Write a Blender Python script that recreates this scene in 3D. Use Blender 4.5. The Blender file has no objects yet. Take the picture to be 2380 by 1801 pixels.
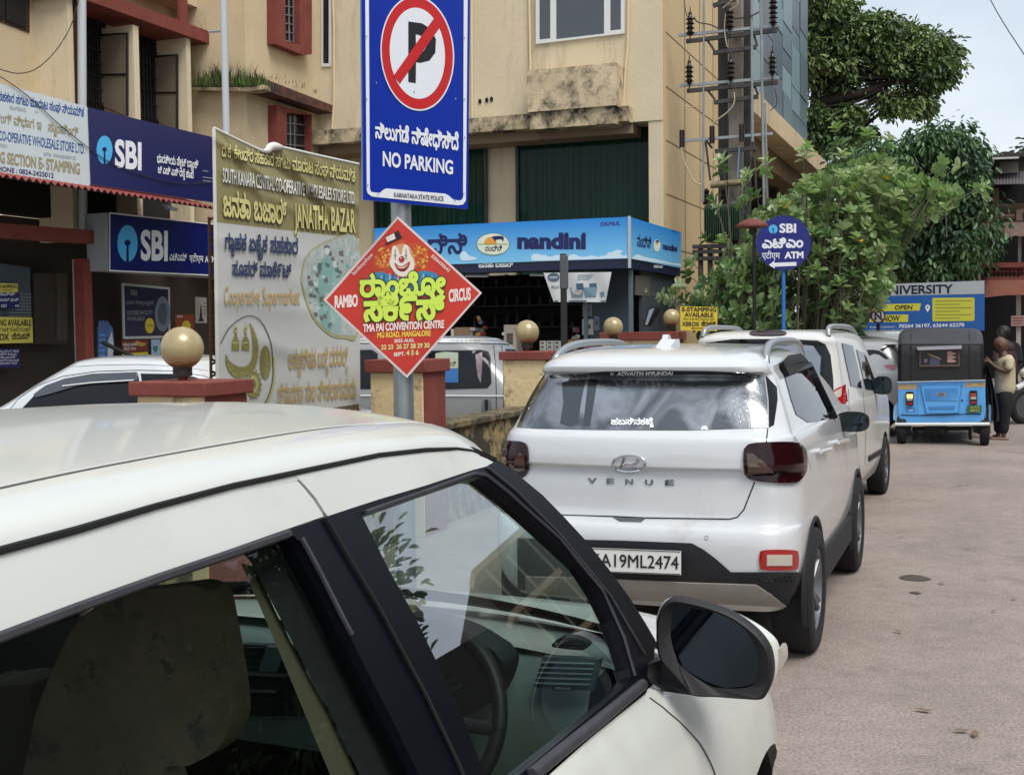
import bpy, bmesh, math, random
import numpy as np
from mathutils import Vector as V, Matrix
from mathutils.bvhtree import BVHTree
from mathutils.geometry import tessellate_polygon, delaunay_2d_cdt
rad = math.radians
SC = bpy.context.scene
COL = SC.collection
random.seed(7)

# ---------------------------------------------------------------- camera
EYE, PITCH, ROLL, FPX = 1.68, rad(2.75), rad(0.6), 2797.5   # focal length in pixels of the 2380 px wide photograph
cd = bpy.data.cameras.new('camera'); CAM = bpy.data.objects.new('camera', cd); COL.objects.link(CAM)
cd.sensor_fit = 'HORIZONTAL'; cd.sensor_width = 36; cd.lens = 36 * FPX / 2380
cd.clip_start = 0.05; cd.clip_end = 2000
CR = Matrix.Rotation(math.pi/2 - PITCH, 3, 'X') @ Matrix.Rotation(-ROLL, 3, 'Z')
CAM.matrix_world = Matrix.Translation((0, 0, EYE)) @ CR.to_4x4()
SC.camera = CAM
CP = V((0, 0, EYE))

# ---------------------------------------------------------------- light: overcast sky, very soft high sun
SC.view_settings.view_transform = 'Standard'; SC.view_settings.look = 'None'
SC.view_settings.gamma = 1; SC.view_settings.exposure = 0.9
SUN_EL, SUN_AZ = rad(58), rad(150)          # azimuth clockwise from +Y (the view direction)
W = bpy.data.worlds.new('World'); SC.world = W; W.use_nodes = True
nt = W.node_tree; bg = nt.nodes['Background']; bg.inputs['Strength'].default_value = 0.12
sky = nt.nodes.new('ShaderNodeTexSky'); sky.sky_type = 'NISHITA'; sky.sun_disc = False
sky.sun_elevation = SUN_EL; sky.sun_rotation = SUN_AZ; sky.dust_density = 4; sky.air_density = 1.5
tc = nt.nodes.new('ShaderNodeTexCoord'); mp = nt.nodes.new('ShaderNodeMapping'); mp.inputs['Scale'].default_value = (1.6, 1.6, 3.4)
nz = nt.nodes.new('ShaderNodeTexNoise'); nz.inputs['Scale'].default_value = 1.7; nz.inputs['Detail'].default_value = 6; nz.inputs['Roughness'].default_value = .5
rp = nt.nodes.new('ShaderNodeValToRGB')
rp.color_ramp.elements[0].position = .33; rp.color_ramp.elements[0].color = (2.75, 3.15, 3.65, 1)
rp.color_ramp.elements[1].position = .68; rp.color_ramp.elements[1].color = (4.5, 4.8, 5.2, 1)
mx = nt.nodes.new('ShaderNodeMixRGB'); mx.inputs[0].default_value = .86
nt.links.new(tc.outputs['Generated'], mp.inputs[0]); nt.links.new(mp.outputs[0], nz.inputs[0]); nt.links.new(nz.outputs[0], rp.inputs[0])
nt.links.new(sky.outputs[0], mx.inputs[1]); nt.links.new(rp.outputs[0], mx.inputs[2]); nt.links.new(mx.outputs[0], bg.inputs[0])
sl = bpy.data.lights.new('sun', 'SUN'); sl.energy = 1.5; sl.angle = rad(32); sl.color = (1, .96, .9)
SUN = bpy.data.objects.new('sun', sl); COL.objects.link(SUN)
sd = V((math.sin(SUN_AZ)*math.cos(SUN_EL), math.cos(SUN_AZ)*math.cos(SUN_EL), math.sin(SUN_EL)))
SUN.rotation_euler = sd.to_track_quat('Z', 'Y').to_euler(); SUN.location = (0, 0, 30)
SC.cycles.max_bounces = 8; SC.cycles.transparent_max_bounces = 16

# ---------------------------------------------------------------- helpers: geometry from measured rays
def ray(px, py): return CR @ V(((px - 1190)/FPX, -(py - 900.5)/FPX, -1))
class Pl:
    """A plane in the world: point p, outward normal n (faces the viewer)."""
    def __init__(s, p, n): s.p, s.n = V(p), V(n).normalized()
    def at(s, px, py, off=0):
        d = ray(px, py); t = (s.p + s.n*off - CP).dot(s.n) / d.dot(s.n); return CP + d*t
    def sh(s, off): return Pl(s.p + s.n*off, s.n)
def atd(px, py, y): d = ray(px, py); return CP + d*(y/d.y)
def gnd(px, py, z=0): d = ray(px, py); return CP + d*((z - EYE)/d.z)
def vpl(p, ang):  # vertical plane, normal at angle ang (deg, clockwise from +Y)
    return Pl(p, (math.sin(rad(ang)), math.cos(rad(ang)), 0))

def lin(c):
    if isinstance(c, str): c = [int(c[i:i+2], 16)/255 for i in (0, 2, 4)]
    return [x/12.92 if x <= .04045 else ((x+.055)/1.055)**2.4 for x in c]
MATS = {}
def M(name, col, rough=.6, metal=0, spec=.5, coat=0, noise=0, nscale=4, dirt=None, bump=0, bscale=60, emit=0, alpha=1, streak=0, dcol=(.035,.032,.026), dscale=1.2):
    """Procedural paint/plaster: base colour, a slow tonal variation, stains with a shape of their own, fine bump."""
    if name in MATS: return MATS[name]
    m = bpy.data.materials.new(name); m.use_nodes = True; MATS[name] = m
    n = m.node_tree; b = n.nodes['Principled BSDF']; c = lin(col)
    b.inputs['Base Color'].default_value = (*c, 1); b.inputs['Roughness'].default_value = rough
    b.inputs['Metallic'].default_value = metal; b.inputs['Specular IOR Level'].default_value = spec
    b.inputs['Coat Weight'].default_value = coat; b.inputs['Coat Roughness'].default_value = .08
    if alpha < 1: b.inputs['Alpha'].default_value = alpha
    if emit: b.inputs['Emission Color'].default_value = (*c, 1); b.inputs['Emission Strength'].default_value = emit
    N = n.nodes.new; L = n.links.new
    last = None
    if noise or dirt or bump:
        t = N('ShaderNodeNewGeometry')
    if noise:
        z = N('ShaderNodeTexNoise'); z.inputs['Scale'].default_value = nscale; z.inputs['Detail'].default_value = 8; z.inputs['Roughness'].default_value = .62
        L(t.outputs['Position'], z.inputs['Vector'])
        r = N('ShaderNodeValToRGB'); r.color_ramp.elements[0].position = .3; r.color_ramp.elements[1].position = .7
        r.color_ramp.elements[0].color = (*[x*(1-noise) for x in c], 1); r.color_ramp.elements[1].color = (*[min(1, x*(1+noise*.5)) for x in c], 1)
        L(z.outputs[0], r.inputs[0]); last = r.outputs[0]
    if dirt:
        z = N('ShaderNodeTexNoise'); z.inputs['Scale'].default_value = dscale; z.inputs['Detail'].default_value = 12; z.inputs['Roughness'].default_value = .72
        mpn = N('ShaderNodeMapping'); mpn.inputs['Scale'].default_value = (1, 1, 1 - streak)
        L(t.outputs['Position'], mpn.inputs[0]); L(mpn.outputs[0], z.inputs['Vector'])
        r = N('ShaderNodeValToRGB'); r.color_ramp.elements[0].position = dirt[0]; r.color_ramp.elements[1].position = dirt[1]
        L(z.outputs[0], r.inputs[0])
        k = N('ShaderNodeMixRGB'); k.inputs[2].default_value = (*dcol, 1)
        if last: L(last, k.inputs[1])
        else: k.inputs[1].default_value = (*c, 1)
        L(r.outputs[0], k.inputs[0]); last = k.outputs[0]
    if last: L(last, b.inputs['Base Color'])
    if bump:
        z = N('ShaderNodeTexNoise'); z.inputs['Scale'].default_value = bscale; z.inputs['Detail'].default_value = 5
        L(t.outputs['Position'], z.inputs['Vector'])
        u = N('ShaderNodeBump'); u.inputs['Strength'].default_value = bump; u.inputs['Distance'].default_value = .02
        L(z.outputs[0], u.inputs['Height']); L(u.outputs[0], b.inputs['Normal'])
    return m
def glass(name, tint, refl=.12, rough=.02, through=1.0):
    """Thin sheet glass: fresnel mix of a mirror reflection and a tinted see-through (or dark, for through=0) body."""
    if name in MATS: return MATS[name]
    m = bpy.data.materials.new(name); m.use_nodes = True; MATS[name] = m
    n = m.node_tree; n.nodes.clear(); N = n.nodes.new; L = n.links.new
    o = N('ShaderNodeOutputMaterial'); g = N('ShaderNodeBsdfGlossy'); g.inputs['Roughness'].default_value = rough; g.inputs['Color'].default_value = (.95, .97, 1, 1)
    c = lin(tint)
    if through > 0:
        tr = N('ShaderNodeBsdfTransparent'); tr.inputs[0].default_value = (*c, 1)
    else:
        tr = N('ShaderNodeBsdfDiffuse'); tr.inputs[0].default_value = (*c, 1)
    ge = N('ShaderNodeNewGeometry'); dt = N('ShaderNodeVectorMath'); dt.operation = 'DOT_PRODUCT'; L(ge.outputs['Incoming'], dt.inputs[0]); L(ge.outputs['Normal'], dt.inputs[1])
    def mth(op, x, y=None):
        k = N('ShaderNodeMath'); k.operation = op; k.use_clamp = op in ('SUBTRACT', 'MULTIPLY_ADD')
        L(x, k.inputs[0]) if not isinstance(x, (int, float)) else setattr(k.inputs[0], 'default_value', x)
        if y is not None: L(y, k.inputs[1]) if not isinstance(y, (int, float)) else setattr(k.inputs[1], 'default_value', y)
        return k
    ab = mth('ABSOLUTE', dt.outputs['Value']); om = mth('SUBTRACT', 1, ab.outputs[0]); pw = mth('POWER', om.outputs[0], 5.0)
    mr = mth('MULTIPLY_ADD', pw.outputs[0], .9*(1-refl)); mr.inputs[2].default_value = refl; mix = N('ShaderNodeMixShader')
    L(mr.outputs[0], mix.inputs[0]); L(tr.outputs[0], mix.inputs[1]); L(g.outputs[0], mix.inputs[2]); L(mix.outputs[0], o.inputs[0])
    return m

def tri2d(loops):
    return tessellate_polygon([[V((p[0], p[1], 0)) for p in l] for l in loops])
class MB:
    """Collects faces with materials, builds ONE mesh object."""
    def __init__(s): s.v, s.f, s.mi, s.ms = [], [], [], []
    def m(s, mat):
        if mat not in s.ms: s.ms.append(mat)
        return s.ms.index(mat)
    def add(s, vs, fs, mat):
        o = len(s.v); s.v += [tuple(x) for x in vs]; k = s.m(mat)
        for f in fs: s.f.append(tuple(o+i for i in f)); s.mi.append(k)
    def face(s, pts, mat): s.add(pts, [range(len(pts))], mat)
    def fill(s, pts, mat, holes=()):
        """planar polygon with holes, tessellated in its own plane"""
        P = [V(p) for p in pts]; n = V((0, 0, 0))
        for i in range(len(P)):
            a, b = P[i], P[(i+1) % len(P)]; n += a.cross(b)
        n.normalize(); u = n.orthogonal().normalized(); w = n.cross(u)
        loops = [[(p.dot(u), p.dot(w)) for p in P]] + [[(V(p).dot(u), V(p).dot(w)) for p in h] for h in holes]
        allp = P + [V(p) for h in holes for p in h]
        s.add(allp, [t for t in tri2d(loops)], mat)
    def prism(s, pts, d, mat, side=None, holes=()):
        """front polygon pts extruded by vector d (a closed solid)"""
        d = V(d); side = side or mat
        s.fill(pts, mat, holes); bk = [V(p)+d for p in pts]
        s.fill(list(reversed(bk)), side, [list(reversed([V(p)+d for p in h])) for h in holes])
        for lp in [pts] + list(holes):
            n = len(lp)
            for i in range(n):
                a, b = V(lp[i]), V(lp[(i+1) % n]); s.face([a, a+d, b+d, b], side)
    def box(s, c, sz, mat, rot=None):
        x, y, z = [q/2 for q in sz]; c = V(c); vs = []
        for i in (-x, x):
            for j in (-y, y):
                for k in (-z, z):
                    p = V((i, j, k)); vs.append(c + (rot @ p if rot else p))
        s.add(vs, [(0,1,3,2),(4,6,7,5),(0,4,5,1),(2,3,7,6),(0,2,6,4),(1,5,7,3)], mat)
    def tube(s, pts, r, mat, seg=8, caps=True):
        pts = [V(p) for p in pts]; n = len(pts); rs = r if isinstance(r, (list, tuple)) else [r]*n; rows = []
        up = None
        for i, p in enumerate(pts):
            t = (pts[min(i+1, n-1)] - pts[max(i-1, 0)]).normalized()
            if up is None: up = t.orthogonal().normalized()
            up = (up - t*up.dot(t)).normalized(); w = t.cross(up)
            rows.append([p + (up*math.cos(2*math.pi*k/seg) + w*math.sin(2*math.pi*k/seg))*rs[i] for k in range(seg)])
        s.grid(rows, mat, closed=True)
        if caps: s.face(list(reversed(rows[0])), mat); s.face(rows[-1], mat)
    def grid(s, rows, mat, closed=False, flip=False):
        o = len(s.v); k = s.m(mat); n = len(rows[0])
        for r in rows: s.v += [tuple(p) for p in r]
        for i in range(len(rows)-1):
            for j in range(n if closed else n-1):
                a, b, c, d = o+i*n+j, o+i*n+(j+1) % n, o+(i+1)*n+(j+1) % n, o+(i+1)*n+j
                s.f.append((d, c, b, a) if flip else (a, b, c, d)); s.mi.append(k)
    def lathe(s, c, prof, mat, seg=24, ax=(0, 0, 1)):
        ax = V(ax).normalized(); u = ax.orthogonal().normalized(); w = ax.cross(u); c = V(c)
        s.grid([[c + ax*h + (u*math.cos(2*math.pi*k/seg)+w*math.sin(2*math.pi*k/seg))*max(r, 1e-4) for k in range(seg)] for r, h in prof], mat, closed=True)
    def ball(s, c, r, mat, seg=24, sq=(1, 1, 1)):
        n = seg//2; c = V(c)
        s.grid([[c + V((sq[0]*r*math.sin(math.pi*i/n)*math.cos(2*math.pi*k/seg), sq[1]*r*math.sin(math.pi*i/n)*math.sin(2*math.pi*k/seg), -sq[2]*r*math.cos(math.pi*i/n))) for k in range(seg)] for i in range(n+1)], mat, closed=True)
    def mesh(s, name):
        me = bpy.data.meshes.new(name); me.from_pydata(s.v, [], s.f)
        for m in s.ms: me.materials.append(m)
        if len(s.ms) > 1: me.polygons.foreach_set('material_index', s.mi)
        return me
    def obj(s, name, parent=None, smooth=None, bev=0, merge=False, sub=0):
        me = s.mesh(name)
        b = bmesh.new(); b.from_mesh(me)
        if merge: bmesh.ops.remove_doubles(b, verts=b.verts, dist=1e-5)
        bmesh.ops.recalc_face_normals(b, faces=b.faces) if (merge or bev) else None
        b.to_mesh(me); b.free()
        if smooth is not None:
            me.shade_smooth(); me.set_sharp_from_angle(angle=rad(smooth))
        o = bpy.data.objects.new(name, me); COL.objects.link(o)
        if bev:
            q = o.modifiers.new('bevel', 'BEVEL'); q.width = bev; q.segments = 2; q.limit_method = 'ANGLE'; q.angle_limit = rad(35)
            if smooth is None: me.shade_smooth(); q.harden_normals = False; me.set_sharp_from_angle(angle=rad(50))
        if sub:
            q = o.modifiers.new('sub', 'SUBSURF'); q.levels = q.render_levels = sub
        if parent:
            o.parent = parent; o.matrix_parent_inverse = parent.matrix_basis.inverted()
        return o
def thing(name, label, cat, loc=(0, 0, 0), rot=0, group=None):
    o = bpy.data.objects.new(name, None); COL.objects.link(o); o.empty_display_size = .2
    o.location = loc; o.rotation_euler = (0, 0, rot); return tag(o, label, cat, group)
def tag(o, label, cat, group=None):
    o['label'] = label; o['category'] = cat
    if group: o['group'] = group
    return o
def struct(o, label=None, cat=None):
    o['kind'] = 'structure'
    if label: o['label'] = label; o['category'] = cat
    return o
def pp(mb, pl, pts, mat, off=0, th=.02, side=None, holes=()):
    """a slab: outline in photograph pixels laid on plane pl, its front 'off' proud of it, 'th' thick"""
    mb.prism([pl.at(*p, off) for p in pts], -pl.n*th, mat, side, [[pl.at(*p, off) for p in h] for h in holes])
def rc(x0, y0, x1, y1): return [(x0, y0), (x0, y1), (x1, y1), (x1, y0)]
def ell(cx, cy, rx, ry, n=40, a0=0, a1=360, tilt=0):
    t = rad(tilt); o = []
    for i in range(n if a1-a0 >= 360 else n+1):
        a = rad(a0 + (a1-a0)*i/n); x, y = rx*math.cos(a), ry*math.sin(a)
        o.append((cx + x*math.cos(t) - y*math.sin(t), cy + x*math.sin(t) + y*math.cos(t)))
    return o
def spline(P, n=6, closed=False):
    """Catmull-Rom through points"""
    o = []; m = len(P)
    for i in range(m if closed else m-1):
        g = lambda k: P[k % m] if closed else P[max(0, min(m-1, k))]
        p0, p1, p2, p3 = g(i-1), g(i), g(i+1), g(i+2)
        for j in range(n):
            t = j/n
            o.append(tuple(.5*((2*p1[d]) + (-p0[d]+p2[d])*t + (2*p0[d]-5*p1[d]+4*p2[d]-p3[d])*t*t + (-p0[d]+3*p1[d]-3*p2[d]+p3[d])*t**3) for d in range(len(p1))))
    if not closed: o.append(tuple(P[-1]))
    return o

# ---------------------------------------------------------------- lettering: outlines of Blender's own font, filled by our own rule
_GL = {}
def _loops(txt, bold=0.0, ital=0.0):
    key = (txt, bold, ital)
    if key in _GL: return _GL[key]
    X = 0.0; out = []
    i = 0
    items = []
    sub = False
    for ch in txt:
        if ch == '_': sub = True; continue
        items.append((ch, sub)); sub = False
    # join runs of plain characters so that kerning and vowel signs keep their own metrics
    runs = []; cur = ''
    for ch, sb in items:
        if sb or ch == '\u0cbf':
            if cur: runs.append((cur, 0)); cur = ''
            runs.append((ch, 1 if sb else 2))
        else: cur += ch
    if cur: runs.append((cur, 0))
    for s_, sb in runs:
        c = bpy.data.curves.new('glyphs', 'FONT'); c.body = s_; c.size = 1; c.resolution_u = 3
        ob = bpy.data.objects.new('glyphs', c); COL.objects.link(ob)
        dg = bpy.context.evaluated_depsgraph_get()
        cu = ob.evaluated_get(dg).to_curve(dg); mxx = X; P2 = []
        for sp in cu.splines:
            bp = sp.bezier_points; n = len(bp); P = []
            if n < 2: continue
            for k in range(n):
                a, b = bp[k], bp[(k+1) % n]
                p0, p1, p2, p3 = a.co.xy, a.handle_right.xy, b.handle_left.xy, b.co.xy
                st = 1 if ((p1-p0).length < 1e-5 and (p3-p2).length < 1e-5) or a.handle_right_type == 'VECTOR' and b.handle_left_type == 'VECTOR' else 4
                for j in range(st):
                    t = j/st; q = p0*(1-t)**3 + p1*3*t*(1-t)**2 + p2*3*t*t*(1-t) + p3*t**3
                    if not P or (V(P[-1])-q).length > 1e-4: P.append((q.x, q.y))
            if len(P) > 2 and (V(P[0])-V(P[-1])).length < 1e-4: P.pop()
            if len(P) < 3: continue
            if sb == 2:
                P = [(x + X - .05, y) for x, y in P]; P2.append(P); continue
            if sb: P = [(X - .34 + x*.5, y*.5 - .33) for x, y in P]
            else: P = [(x + X, y) for x, y in P]
            out.append(P); 
            if not sb: mxx = max(mxx, max(p[0] for p in P))
        if P2:      # the i-sign sits over the right shoulder of its letter
            m0 = min(p[0] for P in P2 for p in P); P2 = [[(x - .06, y) for x, y in P] for P in P2]; out += P2
            mxx = max(X - .05, -.03 + max(p[0] for P in P2 for p in P))
        if sb != 1: X = mxx + .05
        ob.to_curve_clear(); bpy.data.objects.remove(ob); bpy.data.curves.remove(c)
    def area(P): return sum(P[k][0]*P[(k+1) % len(P)][1] - P[(k+1) % len(P)][0]*P[k][1] for k in range(len(P)))/2
    if bold:
        B = []
        big = max(out, key=lambda P: abs(area(P))) if out else None
        sg = 1 if big is None or area(big) > 0 else -1
        for P in out:
            n = len(P); Q = []
            for k in range(n):
                a, b, c = V(P[k-1]), V(P[k]), V(P[(k+1) % n])
                d1 = (b-a).normalized(); d2 = (c-b).normalized()
                n1 = V((d1.y, -d1.x))*sg; n2 = V((d2.y, -d2.x))*sg; w = n1+n2
                if w.length < .3: w = n1
                w.normalize(); s = bold/max(.5, w.dot(n1)); Q.append((b.x+w.x*s, b.y+w.y*s))
            B.append(Q)
        out = B
    if ital: out = [[(x + y*ital, y) for x, y in P] for P in out]
    # group: outer loops share the sign of the largest loop, holes go to the smallest outer that holds them
    res = []; sg = 1
    if out:
        sg = 1 if area(max(out, key=lambda P: abs(area(P)))) > 0 else -1
        outer = [P for P in out if area(P)*sg > 0]; hol = [P for P in out if area(P)*sg <= 0]
        def inside(p, P):
            c = False
            for k in range(len(P)):
                a, b = P[k], P[k-1]
                if (a[1] > p[1]) != (b[1] > p[1]) and p[0] < (b[0]-a[0])*(p[1]-a[1])/(b[1]-a[1]) + a[0]: c = not c
            return c
        res = [[P] for P in outer]
        for h in hol:
            cand = [r for r in res if inside(h[0], r[0])]
            if cand: min(cand, key=lambda r: abs(area(r[0]))).append(h)
    tri = []
    for g in res:
        vs, ed = [], []
        for l in g:
            o = len(vs); vs += [V(p) for p in l]; ed += [(o+k, o+(k+1) % len(l)) for k in range(len(l))]
        try: cv, _, cf, *_r = delaunay_2d_cdt(vs, ed, [], 0, 1e-6)
        except Exception: cv, cf = vs, tri2d(g)
        keep = []
        for f in cf:
            if len(f) != 3: continue
            c = (cv[f[0]]+cv[f[1]]+cv[f[2]])/3
            wn = 0
            for l in g:
                for k in range(len(l)):
                    a_, b_ = l[k-1], l[k]
                    if (a_[1] > c.y) != (b_[1] > c.y) and c.x < (b_[0]-a_[0])*(c.y-a_[1])/(b_[1]-a_[1]) + a_[0]: wn += 1 if b_[1] > a_[1] else -1
            if wn * sg > 0: keep.append(tuple(f))
        tri.append(([tuple(v) for v in cv], keep))
    _GL[key] = tri
    return tri
def cap_h(txt):
    return .52 if any(ord(c) > 0xC80 for c in txt) else (.62 if any(ord(c) > 0x900 for c in txt) else .70)
def text(mb, f, txt, p0, p1, h0, mat, h1=None, off=.003, bold=0, ital=0, layer=.0002, perp=False):
    """letters between baseline pixels p0..p1, h0/h1 pixels tall at the ends; f(px,py,off) gives the surface point"""
    h1 = h1 or h0; G = _loops(txt, bold, ital); ch = cap_h(txt)
    xs = [p[0] for g, _ in G for p in g]; a, b = min(xs), max(xs)
    for k, (vs, fs) in enumerate(G):
        o2 = off + layer*(k % 6); pts = []
        if 1:
            for x, y in vs:
                u = (x-a)/(b-a); h = h0 + (h1-h0)*u
                if perp:
                    L = math.hypot(p1[0]-p0[0], p1[1]-p0[1]); ex, ey = (p1[0]-p0[0])/L, (p1[1]-p0[1])/L
                    pts.append(f(p0[0]+ex*L*u+ey*y/ch*h, p0[1]+ey*L*u-ex*y/ch*h, o2)); continue
                pts.append(f(p0[0] + (p1[0]-p0[0])*u, p0[1] + (p1[1]-p0[1])*u - y/ch*h, o2))
        mb.add(pts, fs, mat)
def flat(mb, pl, pts, mat, off=.003, holes=()):
    """a printed patch of colour on a sign: thin polygon lying on the plane"""
    loops = [pts] + list(holes); allp = [pl.at(*p, off) for l in loops for p in l]
    mb.add(allp, [t for t in tri2d(loops)], mat)
def ring(mb, pl, o, i, mat, off=.003):
    n = len(o); vs = [pl.at(*p, off) for p in o] + [pl.at(*p, off) for p in i]
    mb.add(vs, [(k, (k+1) % n, n+(k+1) % n, n+k) for k in range(n)], mat)

def cdt(pts, step):
    """triangulate a pixel polygon with points inside it, so that it can follow a curved surface"""
    P = []
    for i in range(len(pts)):
        a, b = pts[i], pts[(i+1) % len(pts)]; n = max(1, int(math.hypot(b[0]-a[0], b[1]-a[1])/step)); P += [(a[0]+(b[0]-a[0])*k/n, a[1]+(b[1]-a[1])*k/n) for k in range(n)]
    nb = len(P); vs = [V(p) for p in P]; xs = [p[0] for p in P]; ys = [p[1] for p in P]
    def ins(x, y):
        c = False
        for k in range(nb):
            a, b = P[k], P[k-1]
            if (a[1] > y) != (b[1] > y) and x < (b[0]-a[0])*(y-a[1])/(b[1]-a[1])+a[0]: c = not c
        return c
    y = min(ys)+step*.7
    while y < max(ys):
        x = min(xs)+step*.7
        while x < max(xs):
            if ins(x, y): vs.append(V((x, y)))
            x += step
        y += step
    cv, _, cf, *_r = delaunay_2d_cdt(vs, [(k, (k+1) % nb) for k in range(nb)], [], 0, 1e-4)
    return cv, [tuple(f) for f in cf if ins(*((cv[f[0]]+cv[f[1]]+cv[f[2]])/3))]
# ================================================================ the setting
ST = rad(21.5); sv = V((math.sin(ST), math.cos(ST), 0)); nv = V((math.cos(ST), -math.sin(ST), 0)); zv = V((0, 0, 1))
SROT = Matrix(((nv.x, sv.x, 0), (nv.y, sv.y, 0), (0, 0, 1)))       # columns: across street, along street, up
def FR(t, o, z): return sv*t + nv*o + zv*z
def PO(o): return Pl(nv*o, nv)
def PT(t): return Pl(sv*t, -sv)
def to(px, py, o): p = PO(o).at(px, py); return p.dot(sv), p.z
def tt(px, py, t): p = PT(t).at(px, py); return p.dot(nv), p.z
def fbox(mb, t0, t1, o0, o1, z0, z1, mat): mb.box(FR((t0+t1)/2, (o0+o1)/2, (z0+z1)/2), (abs(o1-o0), abs(t1-t0), abs(z1-z0)), mat, SROT)

ROAD = M('road concrete', '9c9087', .93, noise=.18, nscale=.9, dirt=(.56, .80), dcol=(.17, .14, .12), dscale=1.6, bump=.22, bscale=110, spec=.2)
YARD = M('yard paving', '8d857a', .9, noise=.2, nscale=1.5, bump=.3, bscale=30)
def speckle(m, scale=160, amt=.35, stretch=None):
    """fine aggregate grain multiplied into the base colour"""
    n = m.node_tree; b = n.nodes['Principled BSDF']; lk = b.inputs['Base Color'].links
    g = n.nodes.new('ShaderNodeNewGeometry'); z = n.nodes.new('ShaderNodeTexNoise'); z.inputs['Scale'].default_value = scale; z.inputs['Detail'].default_value = 3
    mq = n.nodes.new('ShaderNodeMapping'); mq.vector_type = 'TEXTURE' if 0 else 'POINT'; mq.inputs['Rotation'].default_value = (0, 0, ST if stretch else 0); mq.inputs['Scale'].default_value = (1, 1, 1)
    mq2 = n.nodes.new('ShaderNodeMapping'); mq2.inputs['Scale'].default_value = stretch or (1, 1, 1); n.links.new(g.outputs['Position'], mq.inputs[0]); n.links.new(mq.outputs[0], mq2.inputs[0]); n.links.new(mq2.outputs[0], z.inputs['Vector']); r = n.nodes.new('ShaderNodeMapRange'); r.inputs[1].default_value = .3; r.inputs[2].default_value = .7
    r.inputs[3].default_value = 1-amt; r.inputs[4].default_value = 1+amt*.6; n.links.new(z.outputs[0], r.inputs[0])
    k = n.nodes.new('ShaderNodeVectorMath'); k.operation = 'SCALE'
    if lk: n.links.new(lk[0].from_socket, k.inputs[0])
    n.links.new(r.outputs[0], k.inputs['Scale']); n.links.new(k.outputs[0], b.inputs['Base Color'])
speckle(ROAD, 70, .34); speckle(ROAD, 260, .34); speckle(ROAD, 9, .10); speckle(ROAD, 1.3, .05); speckle(ROAD, 1.5, .09, (1.0, .05, 1))
g = MB(); g.face([(-400, -200, 0), (600, -200, 0), (600, 900, 0), (-400, 900, 0)], ROAD); struct(g.obj('road'))
g = MB(); g.face([FR(-30, -40, .004), FR(-30, -4.3, .004), FR(60, -4.3, .004), FR(60, -40, .004)], YARD); struct(g.obj('yard_ground'))
# a dark patch on the road
STAIN = M('road patch', '4c443e', .95, noise=.3, nscale=30)
g = MB(); pts = [(2090,1340),(2112,1335),(2140,1337),(2164,1345),(2150,1349),(2128,1349),(2100,1346)]
g.fill([gnd(x, y, .004) for x, y in spline(pts, 4, True)], STAIN)
pts = [(2112,1376),(2128,1374),(2142,1378),(2130,1380)]; g.fill([gnd(x, y, .004) for x, y in spline(pts, 4, True)], STAIN); struct(g.obj('road_patch'))
def leaf_litter(): 
    r = random.Random(3); LM = M('dry leaf', '6f5a44', .9)
    for k in range(12):
        x, y = r.uniform(2000, 2370), r.uniform(1080, 1790); p = gnd(x, y, .012); a = r.uniform(0, 6); q = MB(); L = r.uniform(.02, .045)
        q.fill([p + V((math.cos(a+b)*L*c, math.sin(a+b)*L*c, .004*(i % 2))) for i, (b, c) in enumerate([(0, 1), (.6, .5), (2.4, .5), (3.14, .9), (3.9, .5), (5.6, .45)])], LM)
        tag(q.obj('fallen_leaf'), 'small dry brown leaf lying on the bare road', 'leaf', 'fallen leaves on the road')
leaf_litter()

CREAM = M('cream plaster', 'cebc9a', .9, noise=.14, nscale=.9, dirt=(.57, .80), dcol=(.15, .115, .075), dscale=1.0, streak=.85, bump=.25, bscale=25)
CREAM2 = M('cream plaster clean', 'd6c8aa', .9, noise=.10, nscale=.8, dirt=(.53, .80), dcol=(.22, .17, .11), dscale=1.3, streak=.85, bump=.2, bscale=20)
MOULD = M('mildewed plaster', 'cdbb99', .95, noise=.25, nscale=3, dirt=(.42, .6), dcol=(.03, .027, .022), dscale=2.3, bump=.4, bscale=18)
MOULDL = M('mildewed plaster light', 'cfbd9c', .95, noise=.2, nscale=2, dirt=(.48, .68), dcol=(.07, .06, .05), dscale=3.2, bump=.4, bscale=18)
MOULDP = M('mildewed pillar plaster', 'd4bd92', .95, noise=.15, nscale=2, dirt=(.56, .66), dcol=(.045, .035, .022), dscale=3.2, bump=.35, bscale=22)
YEL = M('yellow cladding', 'c2a87c', .7, noise=.10, nscale=.6, dirt=(.6, .85), dcol=(.25, .17, .08), dscale=.7, streak=.9)
REDP = M('red oxide paint', '7a3a30', .8, noise=.25, nscale=3, dirt=(.58, .75), dcol=(.05, .03, .025), dscale=2.5, bump=.2, bscale=30)
DRED = M('dark red oxide paint', '4b2320', .8, noise=.3, nscale=3)
DARKI = M('dark interior and eave shade', '1a1716', .95); DARK2 = M('dark brown interior', '3a322f', .9)
BLK = M('black metal', '17171a', .45); BLKM = M('black matt paint', '101013', .7)
WHITE = M('white paint', 'e6e8e6', .5); GREYM = M('galvanised steel', '9aa1a3', .42, metal=.75, noise=.18, nscale=5)
PIPEW = M('pale grey pipe', 'b4b9bd', .5); CONC = M('old concrete', '8b8378', .95, noise=.3, nscale=2, dirt=(.5, .7), dscale=2)
NAVY = M('navy sign face', '1d2259', .35, noise=.06, nscale=1); NAVYL = M('light box navy face', '0e1a63', .3)  # second navy is the plain face of the light box sign
LETW = M('white lettering', 'e8eaee', .5); LBLUE = M('pale blue logo', '4fb2e6', .45)

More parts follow.
